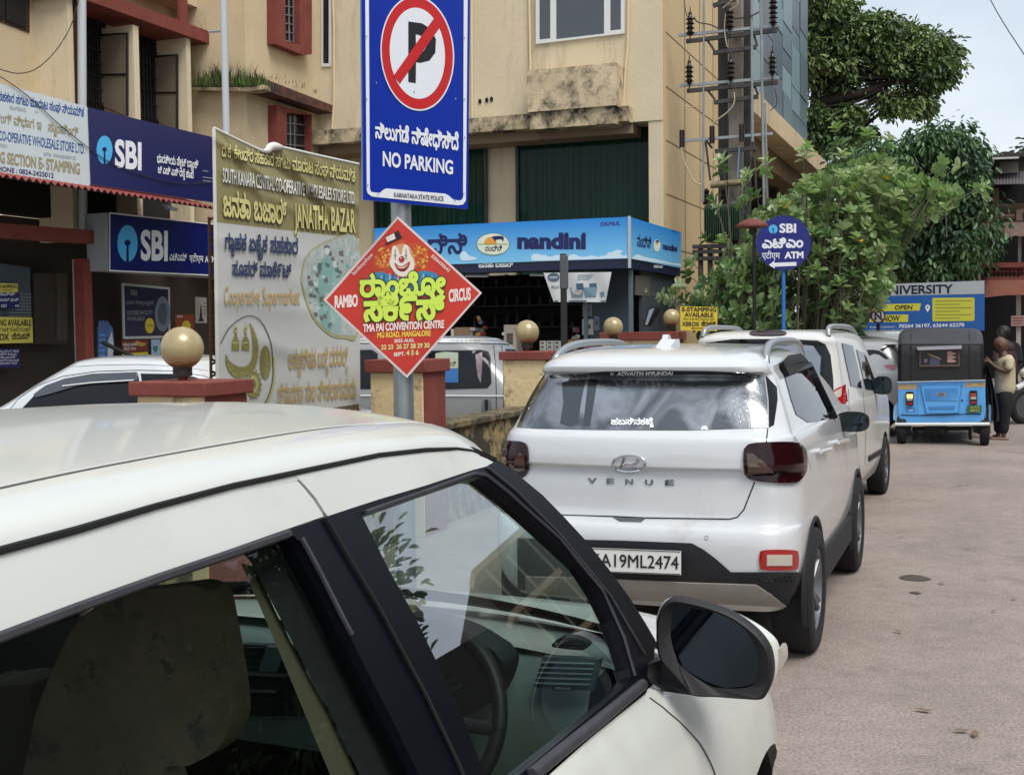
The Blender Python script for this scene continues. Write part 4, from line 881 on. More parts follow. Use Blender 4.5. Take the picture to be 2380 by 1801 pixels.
q = MB(); pp(q, pl, ell(2041, 734.5, 17.5, 17.5, 32), M('ring maroon', '5e1f22', .4), off=.03, th=.01); pp(q, pl, ell(2041, 734.5, 14, 14, 32), SW, off=.033, th=.002); q.obj('disc', t)
q = MB(); o_ = .037
strip_ = lambda pts, m, of: q.fill([pl.at(*p, of) for p in pts], m)
strip_([(2033, 729), (2036, 729), (2036, 740), (2039, 740), (2034.5, 746), (2030, 740), (2033, 740)], BLKT, o_); strip_([(2046, 727), (2049, 727), (2049, 743), (2046, 743)], BLKT, o_); strip_(ell(2041, 729, 8, 5, 10, 180, 360) + ell(2041, 729, 5, 2.6, 10, 360, 180), BLKT, o_); strip_([(2030, 726), (2033, 724), (2053, 743), (2050, 746)], M('ring maroon', '5e1f22', .4), o_+.002); q.obj('symbol', t)
q = MB(); q.tube([(pt.x, pt.y, 0), (pt.x, pt.y, 2.05)], .03, BLKM, 8); q.obj('post', t, smooth=40)
# ================================================================ wall, pillars with globe lamps, poles
GLB = M('globe lamp opal', 'ab9a72', .30, metal=.12, noise=.18, nscale=5, coat=.3)
def globe_dirt(): pass
COLLAR = M('lamp collar', '241f1d', .6)
labs = ['cream pillar with a red cap and yellowed globe lamp before the white sedan', 'cream pillar with red side just behind the steel pole', 'stained cream pillar with a red cap and globe lamp beside the silver van',
        'narrow pillar and globe lamp right of the black post', 'wide red capped gate pillar under the yellow notice board', 'distant red capped gate pillar with a small globe lamp below the round blue sign']
for i, (t0, wd, lab) in enumerate(((5.86, .48, labs[0]), (8.79, .48, labs[1]), (11.72, .48, labs[2]), (14.65, .48, labs[3]), (17.40, 1.15, labs[4]), (24.6, 1.05, labs[5]))):
    ctr = V(FR(t0+.2, -4.475, 0)); r_ = thing('gate_pillar', lab, 'pillar', ctr, 0, 'pillars with globe lamps along the yard wall')
    o1, o0 = -4.235, -4.235-wd
    X = lambda p: 1190 + FPX*p.x/p.y
    zt_ = {0: PT(t0).at(473, 888).z, 1: PT(t0).at(983, 836).z, 2: PT(t0).at(1270, 817).z, 3: 1.45, 4: PT(t0).at(1560, 771).z, 5: PT(t0).at(1750, 751).z}[i]
    th_ = {0: .085, 1: .105, 2: .088, 3: .09, 4: .12, 5: .12}[i]
    q = MB(); q2 = MB()
    fbox(q, t0, t0+.42, o0, o1-.004, 0, zt_-th_, MOULDP); q.obj('shaft', r_, bev=.006)
    fbox(q2, t0+.012, t0+.425, o1-.004, o1+.002, 0, zt_-th_-.002, REDP); q2.obj('side_panel', r_)
    q = MB(); fbox(q, t0-.04, t0+.46, o0-.035, o1+.035, zt_-th_, zt_, REDP); q.obj('cap', r_, bev=.008)
    gx, gy, gr = ((423, 809, 49.7), (935, 795, 36), (1225, 772, 26.5), (1425, 760, 22), (1561, 738, 18), (1758, 728, 14.5))[i]
    c = PT(t0+.2).at(gx, gy); rr_ = .1275 if i else gr*c.y/FPX
    q = MB(); q.ball(c, rr_, GLB, 36); l = q.obj('globe_lamp', r_, smooth=80)
    q = MB(); q.tube([(c.x, c.y, zt_-.01), (c.x, c.y, c.z-rr_-.035)], .03, REDP, 12); q.tube([(c.x, c.y, c.z-rr_-.04), (c.x, c.y, c.z-rr_+.02)], .058, COLLAR, 20); q.obj('lamp_collar', l, smooth=40)
# opal globes carry a rust coloured dirt line near their foot
n = GLB.node_tree; 
tcd = n.nodes.new('ShaderNodeTexCoord'); sp = n.nodes.new('ShaderNodeSeparateXYZ'); nz2 = n.nodes.new('ShaderNodeTexNoise'); nz2.inputs['Scale'].default_value = 9; nz2.inputs['Detail'].default_value = 8
n.links.new(tcd.outputs['Generated'], sp.inputs[0]); n.links.new(tcd.outputs['Generated'], nz2.inputs['Vector'])
ad = n.nodes.new('ShaderNodeMath'); ad.operation = 'MULTIPLY_ADD'; n.links.new(nz2.outputs[0], ad.inputs[0]); ad.inputs[1].default_value = -.28; n.links.new(sp.outputs['Z'], ad.inputs[2])
rmp = n.nodes.new('ShaderNodeValToRGB'); rmp.color_ramp.elements[0].position = .0; rmp.color_ramp.elements[0].color = (.8,)*3+(1,); rmp.color_ramp.elements[1].position = .03; rmp.color_ramp.elements[1].color = (0, 0, 0, 1)
n.links.new(ad.outputs[0], rmp.inputs[0]); mxd = n.nodes.new('ShaderNodeMixRGB'); mxd.inputs[2].default_value = (.16, .10, .04, 1); bs = n.nodes['Principled BSDF']
old = bs.inputs['Base Color'].links[0].from_socket; n.links.new(old, mxd.inputs[1]); n.links.new(rmp.outputs[0], mxd.inputs[0]); n.links.new(mxd.outputs[0], bs.inputs['Base Color'])
# low boundary wall between the pillars
WALLM = M('stained boundary wall', 'a89468', .95, noise=.3, nscale=5, dirt=(.40, .52), dcol=(.04, .034, .022), dscale=5, bump=.6, bscale=14)
COPE = M('mossy coping', '8d7d58', .95, noise=.35, nscale=6, dirt=(.36, .55), dcol=(.045, .04, .028), dscale=6, bump=.5, bscale=20)
w = thing('boundary_wall', 'low stained cream boundary wall running between the globe pillars', 'wall', FR(12, -4.45, 0))
for a, b in ((-3, 5.85), (6.29, 8.78), (9.22, 11.71), (12.15, 14.64), (15.08, 17.39), (25.05, 34)):
    q = MB(); fbox(q, a, b, -4.56, -4.34, 0, .82, WALLM); q.obj('wall_panel', w); q = MB(); fbox(q, a, b, -4.60, -4.30, .82, .88, COPE); q.obj('coping', w, bev=.012)
# poles
p = atd(1311, 780, 14.4); t = thing('lamp_post', 'slim black metal post in front of the milk kiosk counter', 'post', (p.x, p.y, 0))
z1 = atd(1311, 590, 14.4).z
q = MB(); q.box((p.x, p.y, z1/2), (.075, .075, z1), M('black weathered paint', '1b1a1a', .6, noise=.4, nscale=8)); q.obj('shaft', t, bev=.006)
q = MB(); q.box((p.x+.005, p.y-.02, z1-.22), (.10, .05, .40), M('grey plate', '4b4e52', .5)); q.obj('plate', t, bev=.01)
q = MB(); q.tube([(p.x+.03, p.y-.06, 1.42), (p.x+.11, p.y-.06, 1.42)], .025, COLLAR, 8); q.obj('bracket', t)
p = atd(528, 305, 12.2); q = MB(); z2 = atd(528, -60, 12.2).z; q.tube([(p.x-.002, p.y, 0), (p.x-.01, p.y, z2)], .034, PIPEW, 14)
t = thing('flag_pole', 'pale grey painted pole rising behind the cloth banner', 'pole', (p.x, p.y, 0)); q.obj('shaft', t, smooth=40)
q = MB(); z3 = atd(528, 72, 12.2).z; q.tube([(p.x, p.y, z3), (p.x-.17, p.y, z3-.01)], .012, GREYM, 6); q.obj('arm', t)
p = atd(1753, 620, 17.6); t = thing('garden_lamp', 'black garden lamp post with a flat rust red hood beside the round blue sign', 'lamp post', (p.x, p.y, 0))
zh = atd(1748, 520, 17.6).z; q = MB(); q.tube([(p.x, p.y, 0), (p.x, p.y, zh)], .026, BLK, 10); q.obj('shaft', t, smooth=40)
q = MB(); q.lathe((p.x-.03, p.y, zh-.05), [(.0, .115), (.10, .11), (.235, .03), (.24, .0), (.06, -.02), (.0, -.02)], M('rust red hood', '6e3328', .6, noise=.3, nscale=9), 28); q.obj('hood', t, smooth=40)
q = MB(); q.lathe((p.x-.02, p.y, zh-.16), [(.03, 0), (.055, .02), (.055, .10), (.03, .12)], COLLAR, 14); q.obj('lamp_collar', t)
# ================================================================ the near white hatchback
PAINT = M('white car paint', 'c6c9c4', .30, coat=.6, spec=.4, noise=.03, nscale=3, dirt=(.52, .85), dcol=(.44, .42, .36), dscale=2.2)
GBLK = M('gloss black film', '090b13', .34, spec=.22); RUB = M('black rubber', '121216', .6); TRIM = M('dark grey trim', '3a3b40', .5)
GAP = M('panel gap', '0a0a0a', .8); TYRE = M('tyre', '17171a', .85, bump=.3, bscale=80); ALLOY = M('alloy wheel', '777b80', .35, metal=.8); CHROME = M('chrome', 'c9ccd0', .12, metal=1)
SIL = M('silver trim', '9ea2a4', .35, metal=.6); LGREY = M('light grey plastic', 'b9bcbc', .4)
TH = rad(23.5); s2 = V((math.sin(TH), math.cos(TH), 0)); r2 = V((math.cos(TH), -math.sin(TH), 0))
def SF(a, b, z): return s2*a + r2*b + zv*z
pSG = Pl(SF(0, -.76, 1.01), r2*.914 + zv*.406)                 # plane of the side glass
U = pSG.at
def G(a, z): return SF(a, -.76 - (z-1.01)*.444, z)
BC = -1.53                                                        # centre line of the car
def mir(p): a, b, z = p.dot(s2), p.dot(r2), p.z; return SF(a, 2*BC - b, z)
car = thing('hatchback_car', 'white hatchback with black window pillars parked closest, its driver side toward us', 'car', SF(1.9, BC, 0))
def lerp_tab(T, x):
    if x <= T[0][0]: return T[0][1]
    for (x0, y0), (x1, y1) in zip(T, T[1:]):
        if x <= x1: return y0 + (y1-y0)*(x-x0)/(x1-x0)
    return T[-1][1]
def sm_tab(T, n=8): return spline(T, n)
ZD = sm_tab([(-.1, 1.33), (.3, 1.425), (.6, 1.45), (.904, 1.463), (1.146, 1.474), (1.489, 1.481), (1.689, 1.481), (1.845, 1.475), (1.961, 1.467), (2.03, 1.455), (2.1, 1.43), (2.2, 1.395), (2.3, 1.35)])
SEC = [(0, -.012), (.006, .004), (.018, .017), (.04, .029), (.07, .037), (.092, .0405), (.098, .0335), (.104, .0335), (.110, .0415), (.16, .047), (.26, .056), (.40, .064), (.565, .0675)]
SEC = SEC + [(1.13-o, z) for o, z in reversed(SEC[:-1])]
q = MB(); rows = []; NA = 60
for o, dz in SEC:
    b = -.965 - o; k = (o-.565)/.565; ah = 2.10 + .17*(1-k*k); row = []
    for i in range(NA+1):
        a = -.05 + (ah+.05)*i/NA; z = lerp_tab(ZD, a*(1 if a < 1.6 else 1) if a < 1.6 else 1.6 + (a-1.6)*(.5/(ah-1.6))) + dz
        row.append(SF(a, b, z))
    rows.append(row)
q.grid(rows, PAINT); q.grid([[p - zv*.02 for p in r_] for r_ in rows], M('headlining', '5d5b54', .9), flip=True); q.obj('roof', car, smooth=35)
def both(fn, name, mat, parent=car, **kw):
    """build a piece on the near side and its mirror image on the far side"""
    for mr in (0, 1):
        m_ = MB(); fn(m_, (lambda p: mir(p)) if mr else (lambda p: p)); o = m_.obj(name, parent, **kw)
    return o
rearw = [U(687, 1222), U(542, 1273), U(362, 1335), U(181, 1401), U(0, 1470), G(.62, 1.36), G(.36, 1.30)]
bandR = [G(.20, 1.40), G(.45, 1.431)] + [U(*p, -.002) for p in [(0, 1284), (181, 1235), (362, 1181), (542, 1133), (676, 1104), (690, 1116), (705, 1132), (728, 1160), (748, 1191), (752, 1200)]] + rearw
bandF = [U(*p) for p in [(684, 1102), (723, 1095), (881, 1062), (989, 1050), (1062, 1047), (1098, 1052), (1132, 1066), (1147, 1074), (1130, 1084), (1098, 1092), (989, 1128), (881, 1160), (816, 1181), (762, 1199), (755, 1190), (735, 1158), (711, 1130)]]
far_in = lambda p: r2
def slab(pts, th, mat, holes=()):
    def fn(m_, f):
        P = [f(p) for p in pts]; n = f(V((0, 0, 0)) + pSG.n) - f(V((0, 0, 0))); m_.prism(P, -n*th, mat, None, [[f(p) for p in h] for h in holes])
    return fn
both(slab(bandR, .03, PAINT), 'rear_door', PAINT, bev=.004); both(slab(bandF, .03, PAINT), 'front_door', PAINT, bev=.004)
# dark gutter between roof and doors
gut = [U(x, y, -.012) for x, y in [(-60, 1288), (0, 1268), (362, 1165), (723, 1080), (989, 1036), (1098, 1038), (1155, 1064)]] ; gut2 = [p + SF(0, .0, -.05) for p in gut]
def fn(m_, f): m_.grid([[f(p) for p in [G(.1, 1.40)] + gut], [f(p) for p in [G(.1, 1.34)] + gut2]], GAP)
both(fn, 'gutter', GAP)
def fn(m_, f): m_.tube([f(G(.15, 1.415))] + [f(U(x, y, .001)) for x, y in [(-60, 1293), (0, 1279), (181, 1230), (362, 1176), (542, 1128.5), (723, 1090.5), (881, 1057.5), (989, 1045.5), (1062, 1042.5), (1098, 1047), (1132, 1061), (1152, 1071)]], [.0045]*4+[.004]*5+[.003, .0025, .002, .002], GAP, 6)
both(fn, 'drip_seam', GAP)
def fn(m_, f): m_.tube([f(SF(a, -.965-.101, lerp_tab(ZD, a)+.037)) for a in [.0+.05*k for k in range(38)]], .0045, M('roof sealant', '4a4a48', .8), 5)
both(fn, 'roof_channel', GAP)
# black window surrounds with the openings cut out
fglass = [(841, 1197), (900, 1178), (989, 1147), (1080, 1116), (1106, 1107), (1119, 1109), (1135, 1120), (1190, 1164), (1242, 1211), (1351, 1312), (1392, 1375), (1424, 1440), (1445, 1500), (1462, 1552), (1466, 1572), (1456, 1590), (1390, 1648), (1300, 1722), (1206, 1801), (1146, 1852), (1076, 1666), (968, 1439), (902, 1320)]
surr = [(762, 1200), (816, 1182), (881, 1161), (989, 1129), (1098, 1093), (1130, 1085), (1148, 1074), (1156, 1068), (1205, 1104), (1261, 1150), (1312, 1202), (1362, 1256), (1415, 1322), (1463, 1388), (1500, 1447), (1523, 1486), (1519, 1560), (1502, 1609), (1400, 1692), (1264, 1803), (1170, 1880), (1118, 1885), (1060, 1760), (990, 1612), (884, 1414), (845, 1350), (800, 1272)]
both(slab([U(*p, .001) for p in surr], .03, GBLK, [[U(*p, .001) for p in fglass]]), 'window_frame', GBLK, bev=.005)
rgl = [U(681, 1243), U(542, 1291), U(362, 1354), U(181, 1420), U(0, 1489), G(.62, 1.34), G(.45, 1.26), G(.5, 1.03), G(1.0, 1.0), G(1.6, .985), U(975, 1801), U(905, 1660), U(816, 1484), U(760, 1370), U(703, 1266)]
rsurr = [U(*p) for p in [(752, 1203), (692, 1223)]] + [p - zv*.002 for p in rearw[1:]] + [G(.30, 1.22), G(.36, .99), G(.9, .965), G(1.70, .945), U(1110, 1883), U(1052, 1760), U(983, 1614), U(878, 1416), U(838, 1350), U(794, 1272)]
both(slab(rsurr, .03, GBLK, [rgl]), 'window_frame', GBLK, bev=.004)
SG_ = glass('side glass', 'd8e6e0', .30, .012, 1)
both(lambda m_, f: m_.fill([f(p - pSG.n*.016) for p in rgl], glass('rear side glass', 'd2dcd8', .05, .012, 1)), 'window_glass', SG_); both(lambda m_, f: m_.fill([f(U(*p, -.016)) for p in fglass], SG_), 'window_glass', SG_)
# rubber lips along the windows (the near ones are cracked and dusty)
m_ = MB(); LIP = M('dusty rubber lip', '35353b', .6, noise=.3, nscale=25)
m_.tube([U(x, y, .004) for x, y in [(-60, 1502), (0, 1481), (181, 1412), (362, 1346), (542, 1285), (672, 1240)]], .006, LIP, 6)
m_.tube([U(x, y, .004) for x, y in [(702, 1250), (745, 1330), (800, 1440), (818, 1474)]], .004, LIP, 6)
m_.tube([U(x, y, .006) for x, y in [(1236, 1801), (1310, 1740), (1400, 1668), (1494, 1590)]], .012, LIP, 8)
m_.tube([U(x, y, .004) for x, y in [(850, 1190), (989, 1142), (1104, 1100), (1130, 1104), (1180, 1143), (1300, 1250), (1400, 1370), (1450, 1480), (1476, 1570)]], .0035, LIP, 6)
m_.obj('window_seal', car, smooth=50)
m_ = MB(); m_.tube([U(x, y, .004) for x, y in [(758, 1203), (800, 1275), (845, 1351), (884, 1416), (990, 1614), (1060, 1762), (1114, 1884)]], .0032, GAP, 5); m_.obj('pillar_seam', car); m_ = MB(); m_.tube([U(x, y, .004) for x, y in [(1134, 1086), (1200, 1140), (1300, 1240), (1420, 1385), (1500, 1520)]], .0025, TRIM, 5); m_.obj('frame_seam', car)
# body sides below the belt line, bonnet and front
ZT = sm_tab([(-.2, .93), (.4, .955), (1.2, .958), (1.8, .95), (2.337, .932), (2.5, .925), (2.8, .89), (3.1, .845), (3.4, .78), (3.62, .70), (3.75, .62)])
BO = sm_tab([(-.2, -.09), (.1, .0), (.5, .03), (1.5, .012), (2.3, .0), (2.6, .005), (2.95, .012), (3.12, .004), (3.3, -.035), (3.5, -.12), (3.66, -.25), (3.78, -.45)])
PRF = [(0, 0), (.012, -.006), (.035, -.03), (.062, -.07), (.088, -.13), (.106, -.20), (.116, -.28), (.113, -.36), (.100, -.45), (.085, -.54), (.07, -.62), (.03, -.68), (-.05, -.70)]
WA, WZ, WR = 2.965, .30, .325
as_ = sorted(set([round(-.15 + .05*k, 3) for k in range(79)] + [2.66, 2.7, 2.74, 2.78, 3.16, 3.2, 3.24, 3.28]))
for mr in (0, 1):
    m_ = MB(); rows = []
    for o, dz in PRF:
        row = []
        for a in as_:
            zt_ = lerp_tab(ZT, a); sc = (zt_-.2)/.75; z = zt_ + dz*sc; b = -.732 + o + lerp_tab(BO, a)
            p = SF(a, b, z); row.append(mir(p) if mr else p)
        rows.append(row)
    m_.grid(rows, PAINT)
    bm = bmesh.new(); me = m_.mesh('tmp'); bm.from_mesh(me); bpy.data.meshes.remove(me)
    kill = [f for f in bm.faces if any((lambda c: (c.dot(s2)-wa)**2 + (c.z-WZ)**2 < WR**2)(f.calc_center_median()) for wa in (WA, .55))]
    bmesh.ops.delete(bm, geom=kill, context='FACES')
    # pull the cut edge onto the arch circle
    for v in bm.verts:
        if any(e.is_boundary for e in v.link_edges):
            for wa in (WA, .55):
                a, z = v.co.dot(s2)-wa, v.co.z-WZ; d_ = math.hypot(a, z)
                if abs(d_-WR) < .06 and z > -.12: v.co += s2*(a*WR/d_-a) + zv*(z*WR/d_-z)
    me = bpy.data.meshes.new('body_side'); bm.to_mesh(me); bm.free(); me.materials.append(PAINT); me.shade_smooth(); me.set_sharp_from_angle(angle=rad(40))
    o = bpy.data.objects.new('body_side', me); COL.objects.link(o); o.parent = car; o.matrix_parent_inverse = car.matrix_basis.inverted()
    f = mir if mr else (lambda p: p)
    for wa in (WA, .55):
        m_ = MB(); arc = [(wa + WR*math.cos(t), WZ + WR*math.sin(t)) for t in [math.pi*k/24 for k in range(-3, 28)]]
        m_.grid([[f(SF(a, -.66 + lerp_tab(BO, wa), z)) for a, z in arc], [f(SF(a, -.95, z)) for a, z in arc]], RUB); m_.fill([f(SF(a, -.95, z)) for a, z in arc], RUB); m_.obj('wheel_arch', car)
        m_ = MB(); c = f(SF(wa, -.76, WZ)); ax = f(SF(0, 1, 0)) - f(SF(0, 0, 0))
        m_.lathe(c, [(.19, .078), (.21, .088), (.262, .090), (.284, .078), (.292, .05), (.292, -.05), (.28, -.09), (.19, -.09)], TYRE, 40, ax); w_ = m_.obj('wheel', car, smooth=40)
        m_ = MB(); m_.lathe(c, [(0, .05), (.04, .06), (.05, .045), (.15, .05), (.185, .07), (.2, .085), (.192, .0)], SIL, 40, ax); m_.obj('rim', w_, smooth=30)
m_ = MB(); rows = []
for k in range(17):
    u = k/16; b0 = -.732; row = []
    for i in range(21):
        a = 2.42 + (3.76-2.42)*i/20; bb = -.732 + lerp_tab(BO, a); b = bb + (2*BC - 2*bb)*u; zt_ = lerp_tab(ZT, a)
        row.append(SF(a + .10*(1-(2*u-1)**2)*(i/20), b, zt_ + .055*(1-(2*u-1)**4)))
    rows.append(row)
m_.grid(rows, PAINT); m_.obj('bonnet', car, smooth=40)
m_ = MB(); rows = []
for z_, da in ((.62, 0), (.5, .05), (.38, .07), (.25, .04), (.2, -.03)):
    rows.append([SF(3.75 + da + .10*(1-u*u), BC + u*.35, z_) for u in [k/6-1 for k in range(13)]])
m_.grid(rows, PAINT); m_.obj('front_bumper', car, smooth=40)
m_ = MB(); rows = []
for z_, da in ((1.40, .28), (1.34, .2), (1.2, .08), (1.02, -.05), (.9, -.12), (.6, -.18), (.3, -.14), (.2, -.05)):
    hw = .56 + (.22 if z_ < 1 else .22*(1.4-z_)/.5); rows.append([SF(da + .06*u*u*3 - .05, BC + u*hw, z_) for u in [k/6-1 for k in range(13)]])
m_.grid(rows, PAINT); m_.obj('tailgate', car, smooth=40)
# door shut lines on the lower body
m_ = MB(); body = lambda x, y: None
def bodypt(a, z, off=.002):
    zt_ = lerp_tab(ZT, a); sc = (zt_-.2)/.75; d_ = (z-zt_)/sc; o = lerp_tab([(-x[1], x[0]) for x in PRF], -d_); return SF(a, -.732 + o + lerp_tab(BO, a) + off, z)
m_.tube([bodypt(a, z) for a, z in spline([(2.34, .925), (2.38, .88), (2.455, .80), (2.50, .72), (2.515, .62), (2.50, .45), (2.47, .3)], 5)], .0016, TRIM, 5); m_.obj('door_seam', car); m_ = MB(); m_.tube([bodypt(a, z) for a, z in [(1.69, .94), (1.70, .7), (1.68, .4), (1.6, .28)]], .003, GAP, 5); m_.obj('door_seam', car)
# windscreen and cowl
m_ = MB(); AO = [(1156, 1070), (1205, 1106), (1261, 1152), (1312, 1204), (1362, 1258), (1415, 1324), (1463, 1390), (1500, 1449), (1523, 1488)]
rows = []
for x, y in AO:
    p = U(x, y, -.012); m2 = mir(p); n_ = 14; row = []
    for k in range(n_+1): u = k/n_; row.append(p.lerp(m2, u) + s2*(.17*(1-(2*u-1)**2)) + zv*(.03*(1-(2*u-1)**2)))
    rows.append(row)
m_.grid(rows, glass('windscreen glass', 'e2ece8', .05, .01, 1)); m_.obj('windscreen', car, smooth=60)
m_ = MB(); rows2 = [rows[-1], [p + s2*.12 - zv*.06 for p in rows[-1]]]; m_.grid(rows2, RUB); m_.obj('cowl', car)
# ---- interior
DASH = M('grey green dashboard', '7a8985', .6, noise=.08, nscale=5); DASHD = M('dark dashboard', '20242a', .6); SEATM = M('dusty brown seat cloth', '9c8b76', .95, noise=.35, nscale=9, dirt=(.58, .62), dcol=(.16, .15, .13), dscale=11)
BEIGE = M('beige interior trim', '57513f', .7); INT = M('dark cabin', '1c1c1f', .95)
m_ = MB()
for zz in (0,): m_.face([SF(.1, -.8, .3), SF(2.9, -.8, .3), SF(2.9, 2*BC+.8, .3), SF(.1, 2*BC+.8, .3)], INT)
m_.face([SF(.1, -.82, .3), SF(2.5, -.80, .3), SF(2.5, -.76, .94), SF(.1, -.78, .94)], M('door lining', '4b483e', .8)); m_.face([SF(.1, 2*BC+.82, .3), SF(2.5, 2*BC+.80, .3), SF(2.5, 2*BC+.76, .94), SF(.1, 2*BC+.78, .94)], INT)
m_.face([SF(.1, -.8, .3), SF(.1, 2*BC+.8, .3), SF(.1, 2*BC+.9, 1.3), SF(.1, -.9, 1.3)], INT); m_.face([SF(2.78, -.8, .2), SF(2.78, 2*BC+.8, .2), SF(2.78, 2*BC+.8, .9), SF(2.78, -.8, .9)], INT); m_.obj('cabin_lining', car)
m_ = MB(); dz_ = [(2.31, .72), (2.29, .86), (2.32, .925), (2.36, .945), (2.5, .955), (2.68, .945), (2.78, .90)]
n_ = 24; m_.grid([[SF(a + (.04*math.cos((k/n_-.5)*3.1) if i > 3 else 0), -.84 - 1.38*k/n_, z + .012*math.sin(k*.5)*(i > 2)) for k in range(n_+1)] for i, (a, z) in enumerate(dz_)], DASH); da_ = m_.obj('dashboard', car, smooth=50)
pD = Pl(SF(2.285, 0, 0), -s2); D_ = pD.at
m_ = MB()
pp(m_, pD, [(560, 1497), (560, 1562), (700, 1566), (706, 1502)], DASHD, off=.004, th=.02)
for k in range(4): pp(m_, pD, [(562, 1503+k*15), (562, 1506+k*15), (702, 1510+k*15), (702, 1507+k*15)], TRIM, off=.010, th=.006)
pp(m_, pD, [(619, 1502), (600, 1560), (642, 1562), (664, 1504)], M('dash silver', '6d8083', .4), off=.014, th=.01); pp(m_, pD, [(570, 1561), (570, 1569), (661, 1573), (663, 1566)], SIL, off=.012, th=.01); pp(m_, pD, [(575, 1604), (575, 1608), (640, 1610), (640, 1606)], SIL, off=.012, th=.01)
pp(m_, pD, [(545, 1572), (545, 1660), (700, 1664), (700, 1577)], DASHD, off=.002, th=.02); m_.obj('centre_vent', da_)
m_ = MB(); pp(m_, pD, spline([(1282, 1500), (1300, 1483), (1340, 1484), (1362, 1494), (1356, 1510), (1300, 1506)], 4, True), DASHD, off=.004, th=.03)
for k in range(2): pp(m_, pD, [(1290, 1494+k*7), (1290, 1496+k*7), (1356, 1499+k*7), (1356, 1497+k*7)], TRIM, off=.008, th=.004)
P_ = [(1262, 1526), (1240, 1596), (1375, 1606), (1395, 1532)]; pp(m_, pD, P_, M('vent plate', '4b5a5c', .5), off=.005, th=.02)
for k in range(5): pp(m_, pD, [(1258-k*4, 1538+k*12), (1258-k*4, 1540.5+k*12), (1380-k*3, 1544+k*12), (1380-k*3, 1541.5+k*12)], M('vent rib', '93a5a6', .4), off=.012, th=.006)
pp(m_, pD, [(1283, 1594), (1285, 1604), (1333, 1605), (1334, 1597)], BLKM, off=.012, th=.008); pp(m_, pD, [(1290, 1597), (1290, 1602), (1325, 1603), (1326, 1599)], SIL, off=.015, th=.004); m_.obj('side_vent', da_)
pS2 = Pl(SF(2.2, 0, 0), -s2)
m_ = MB(); pp(m_, pS2, spline([(930, 1440), (1000, 1446), (1075, 1470), (1130, 1502), (1156, 1522), (1170, 1560), (1130, 1640), (1040, 1660), (960, 1560)], 4, True), DASHD, off=0, th=.08); m_.obj('instrument_hood', da_, bev=.01)
m_ = MB(); c = Pl(SF(2.02, 0, 0), -s2).at(958, 1668); ax = (-s2*.9 + zv*.42).normalized(); u_ = r2; w_ = ax.cross(u_)
ringp = [c + (u_*math.cos(t) + w_*math.sin(t))*.183 for t in [2*math.pi*k/40 for k in range(41)]]; m_.tube(ringp, .0155, M('wheel leather', '1b1b20', .5), 10, caps=False)
m_.ball(c - ax*.02, .06, DASHD, 20, (1, .6, .8))
for t in (0, math.pi, -math.pi/2): m_.tube([c + (u_*math.cos(t)+w_*math.sin(t))*.04, c + (u_*math.cos(t)+w_*math.sin(t))*.175], .014, SIL if t else DASHD, 8)
m_.obj('steering_wheel', car, smooth=50)
m_ = MB(); pQ = Pl(SF(1.47, 0, 0), -s2)
pp(m_, pQ, spline([(120, 1560), (185, 1440), (280, 1385), (400, 1364), (455, 1361), (490, 1385), (506, 1450), (522, 1540), (536, 1640), (530, 1695), (498, 1745), (440, 1778), (380, 1800), (420, 1990), (60, 1990), (70, 1720)], 4, True), SEATM, th=.05); m_.obj('driver_seat', car, bev=.018)
m_ = MB(); m_.box(SF(1.62, -1.17, .48), (.5, .55, .16), SEATM, Matrix(((r2.x, s2.x, 0), (r2.y, s2.y, 0), (0, 0, 1)))); m_.obj('driver_seat_base', car, bev=.04)
m_ = MB(); pp(m_, Pl(SF(1.5, 0, 0), -s2), spline([(-120, 1640), (-60, 1600), (40, 1592), (66, 1596), (75, 1640), (102, 1652), (100, 1700), (95, 1730), (60, 1990), (-150, 1990)], 4, True), BEIGE, th=.12); m_.obj('passenger_seat', car, bev=.02)
m_ = MB(); 
for f in (lambda p: p, mir): m_.fill([f(U(*p, -.06)) for p in [(560, 1308), (592, 1316), (640, 1420), (700, 1540), (760, 1650), (845, 1830), (780, 1830), (722, 1690), (668, 1560), (622, 1450)]], BEIGE); m_.fill([f(U(*p, -.05)) for p in [(590, 1318), (578, 1300), (560, 1280), (660, 1240), (694, 1250), (800, 1480), (960, 1830), (850, 1830), (765, 1650), (700, 1530)]], INT)
m_.obj('pillar_trim', car)
# ---- door mirror
mr_ = MB(); pM = Pl(SF(2.40, 0, 0), -s2 + r2*.02); c6 = lambda L: [(1400 + x/2.765, 1200 + y/2.765) for x, y in L]
O_ = spline(c6([(348, 720), (362, 625), (398, 555), (450, 527), (540, 537), (680, 572), (820, 625), (930, 695), (1015, 772), (1072, 860), (1092, 960), (1088, 1050), (1062, 1125), (1022, 1174), (900, 1172), (740, 1160), (592, 1153), (540, 1105), (450, 1008), (375, 925), (350, 830)]), 4, True)
I_ = spline(c6([(432, 700), (442, 620), (475, 592), (560, 596), (700, 622), (830, 672), (928, 740), (978, 830), (996, 930), (986, 1022), (955, 1098), (880, 1122), (760, 1112), (660, 1100), (590, 1062), (515, 985), (455, 915), (430, 810), (428, 755), (430, 730), (430, 715)]), 4, True)
W_ = spline(c6([(346, 700), (358, 615), (395, 545), (455, 519), (550, 526), (700, 560), (835, 605), (960, 665), (1060, 732), (1120, 790), (1140, 850), (1142, 930), (1130, 1010), (1095, 1080), (1030, 1160), (900, 1165), (740, 1152), (595, 1145), (540, 1095), (450, 1000), (370, 915)]), 4, True)
n_ = len(O_); A0 = [pM.at(*p) for p in O_]; A1 = [pM.at(*p, -.0) for p in I_]; cen_ = sum(A0, V((0, 0, 0)))/n_
mb_ = MB(); lip = [p.lerp(cen_, .05) - pM.n*(-.006) for p in A0]
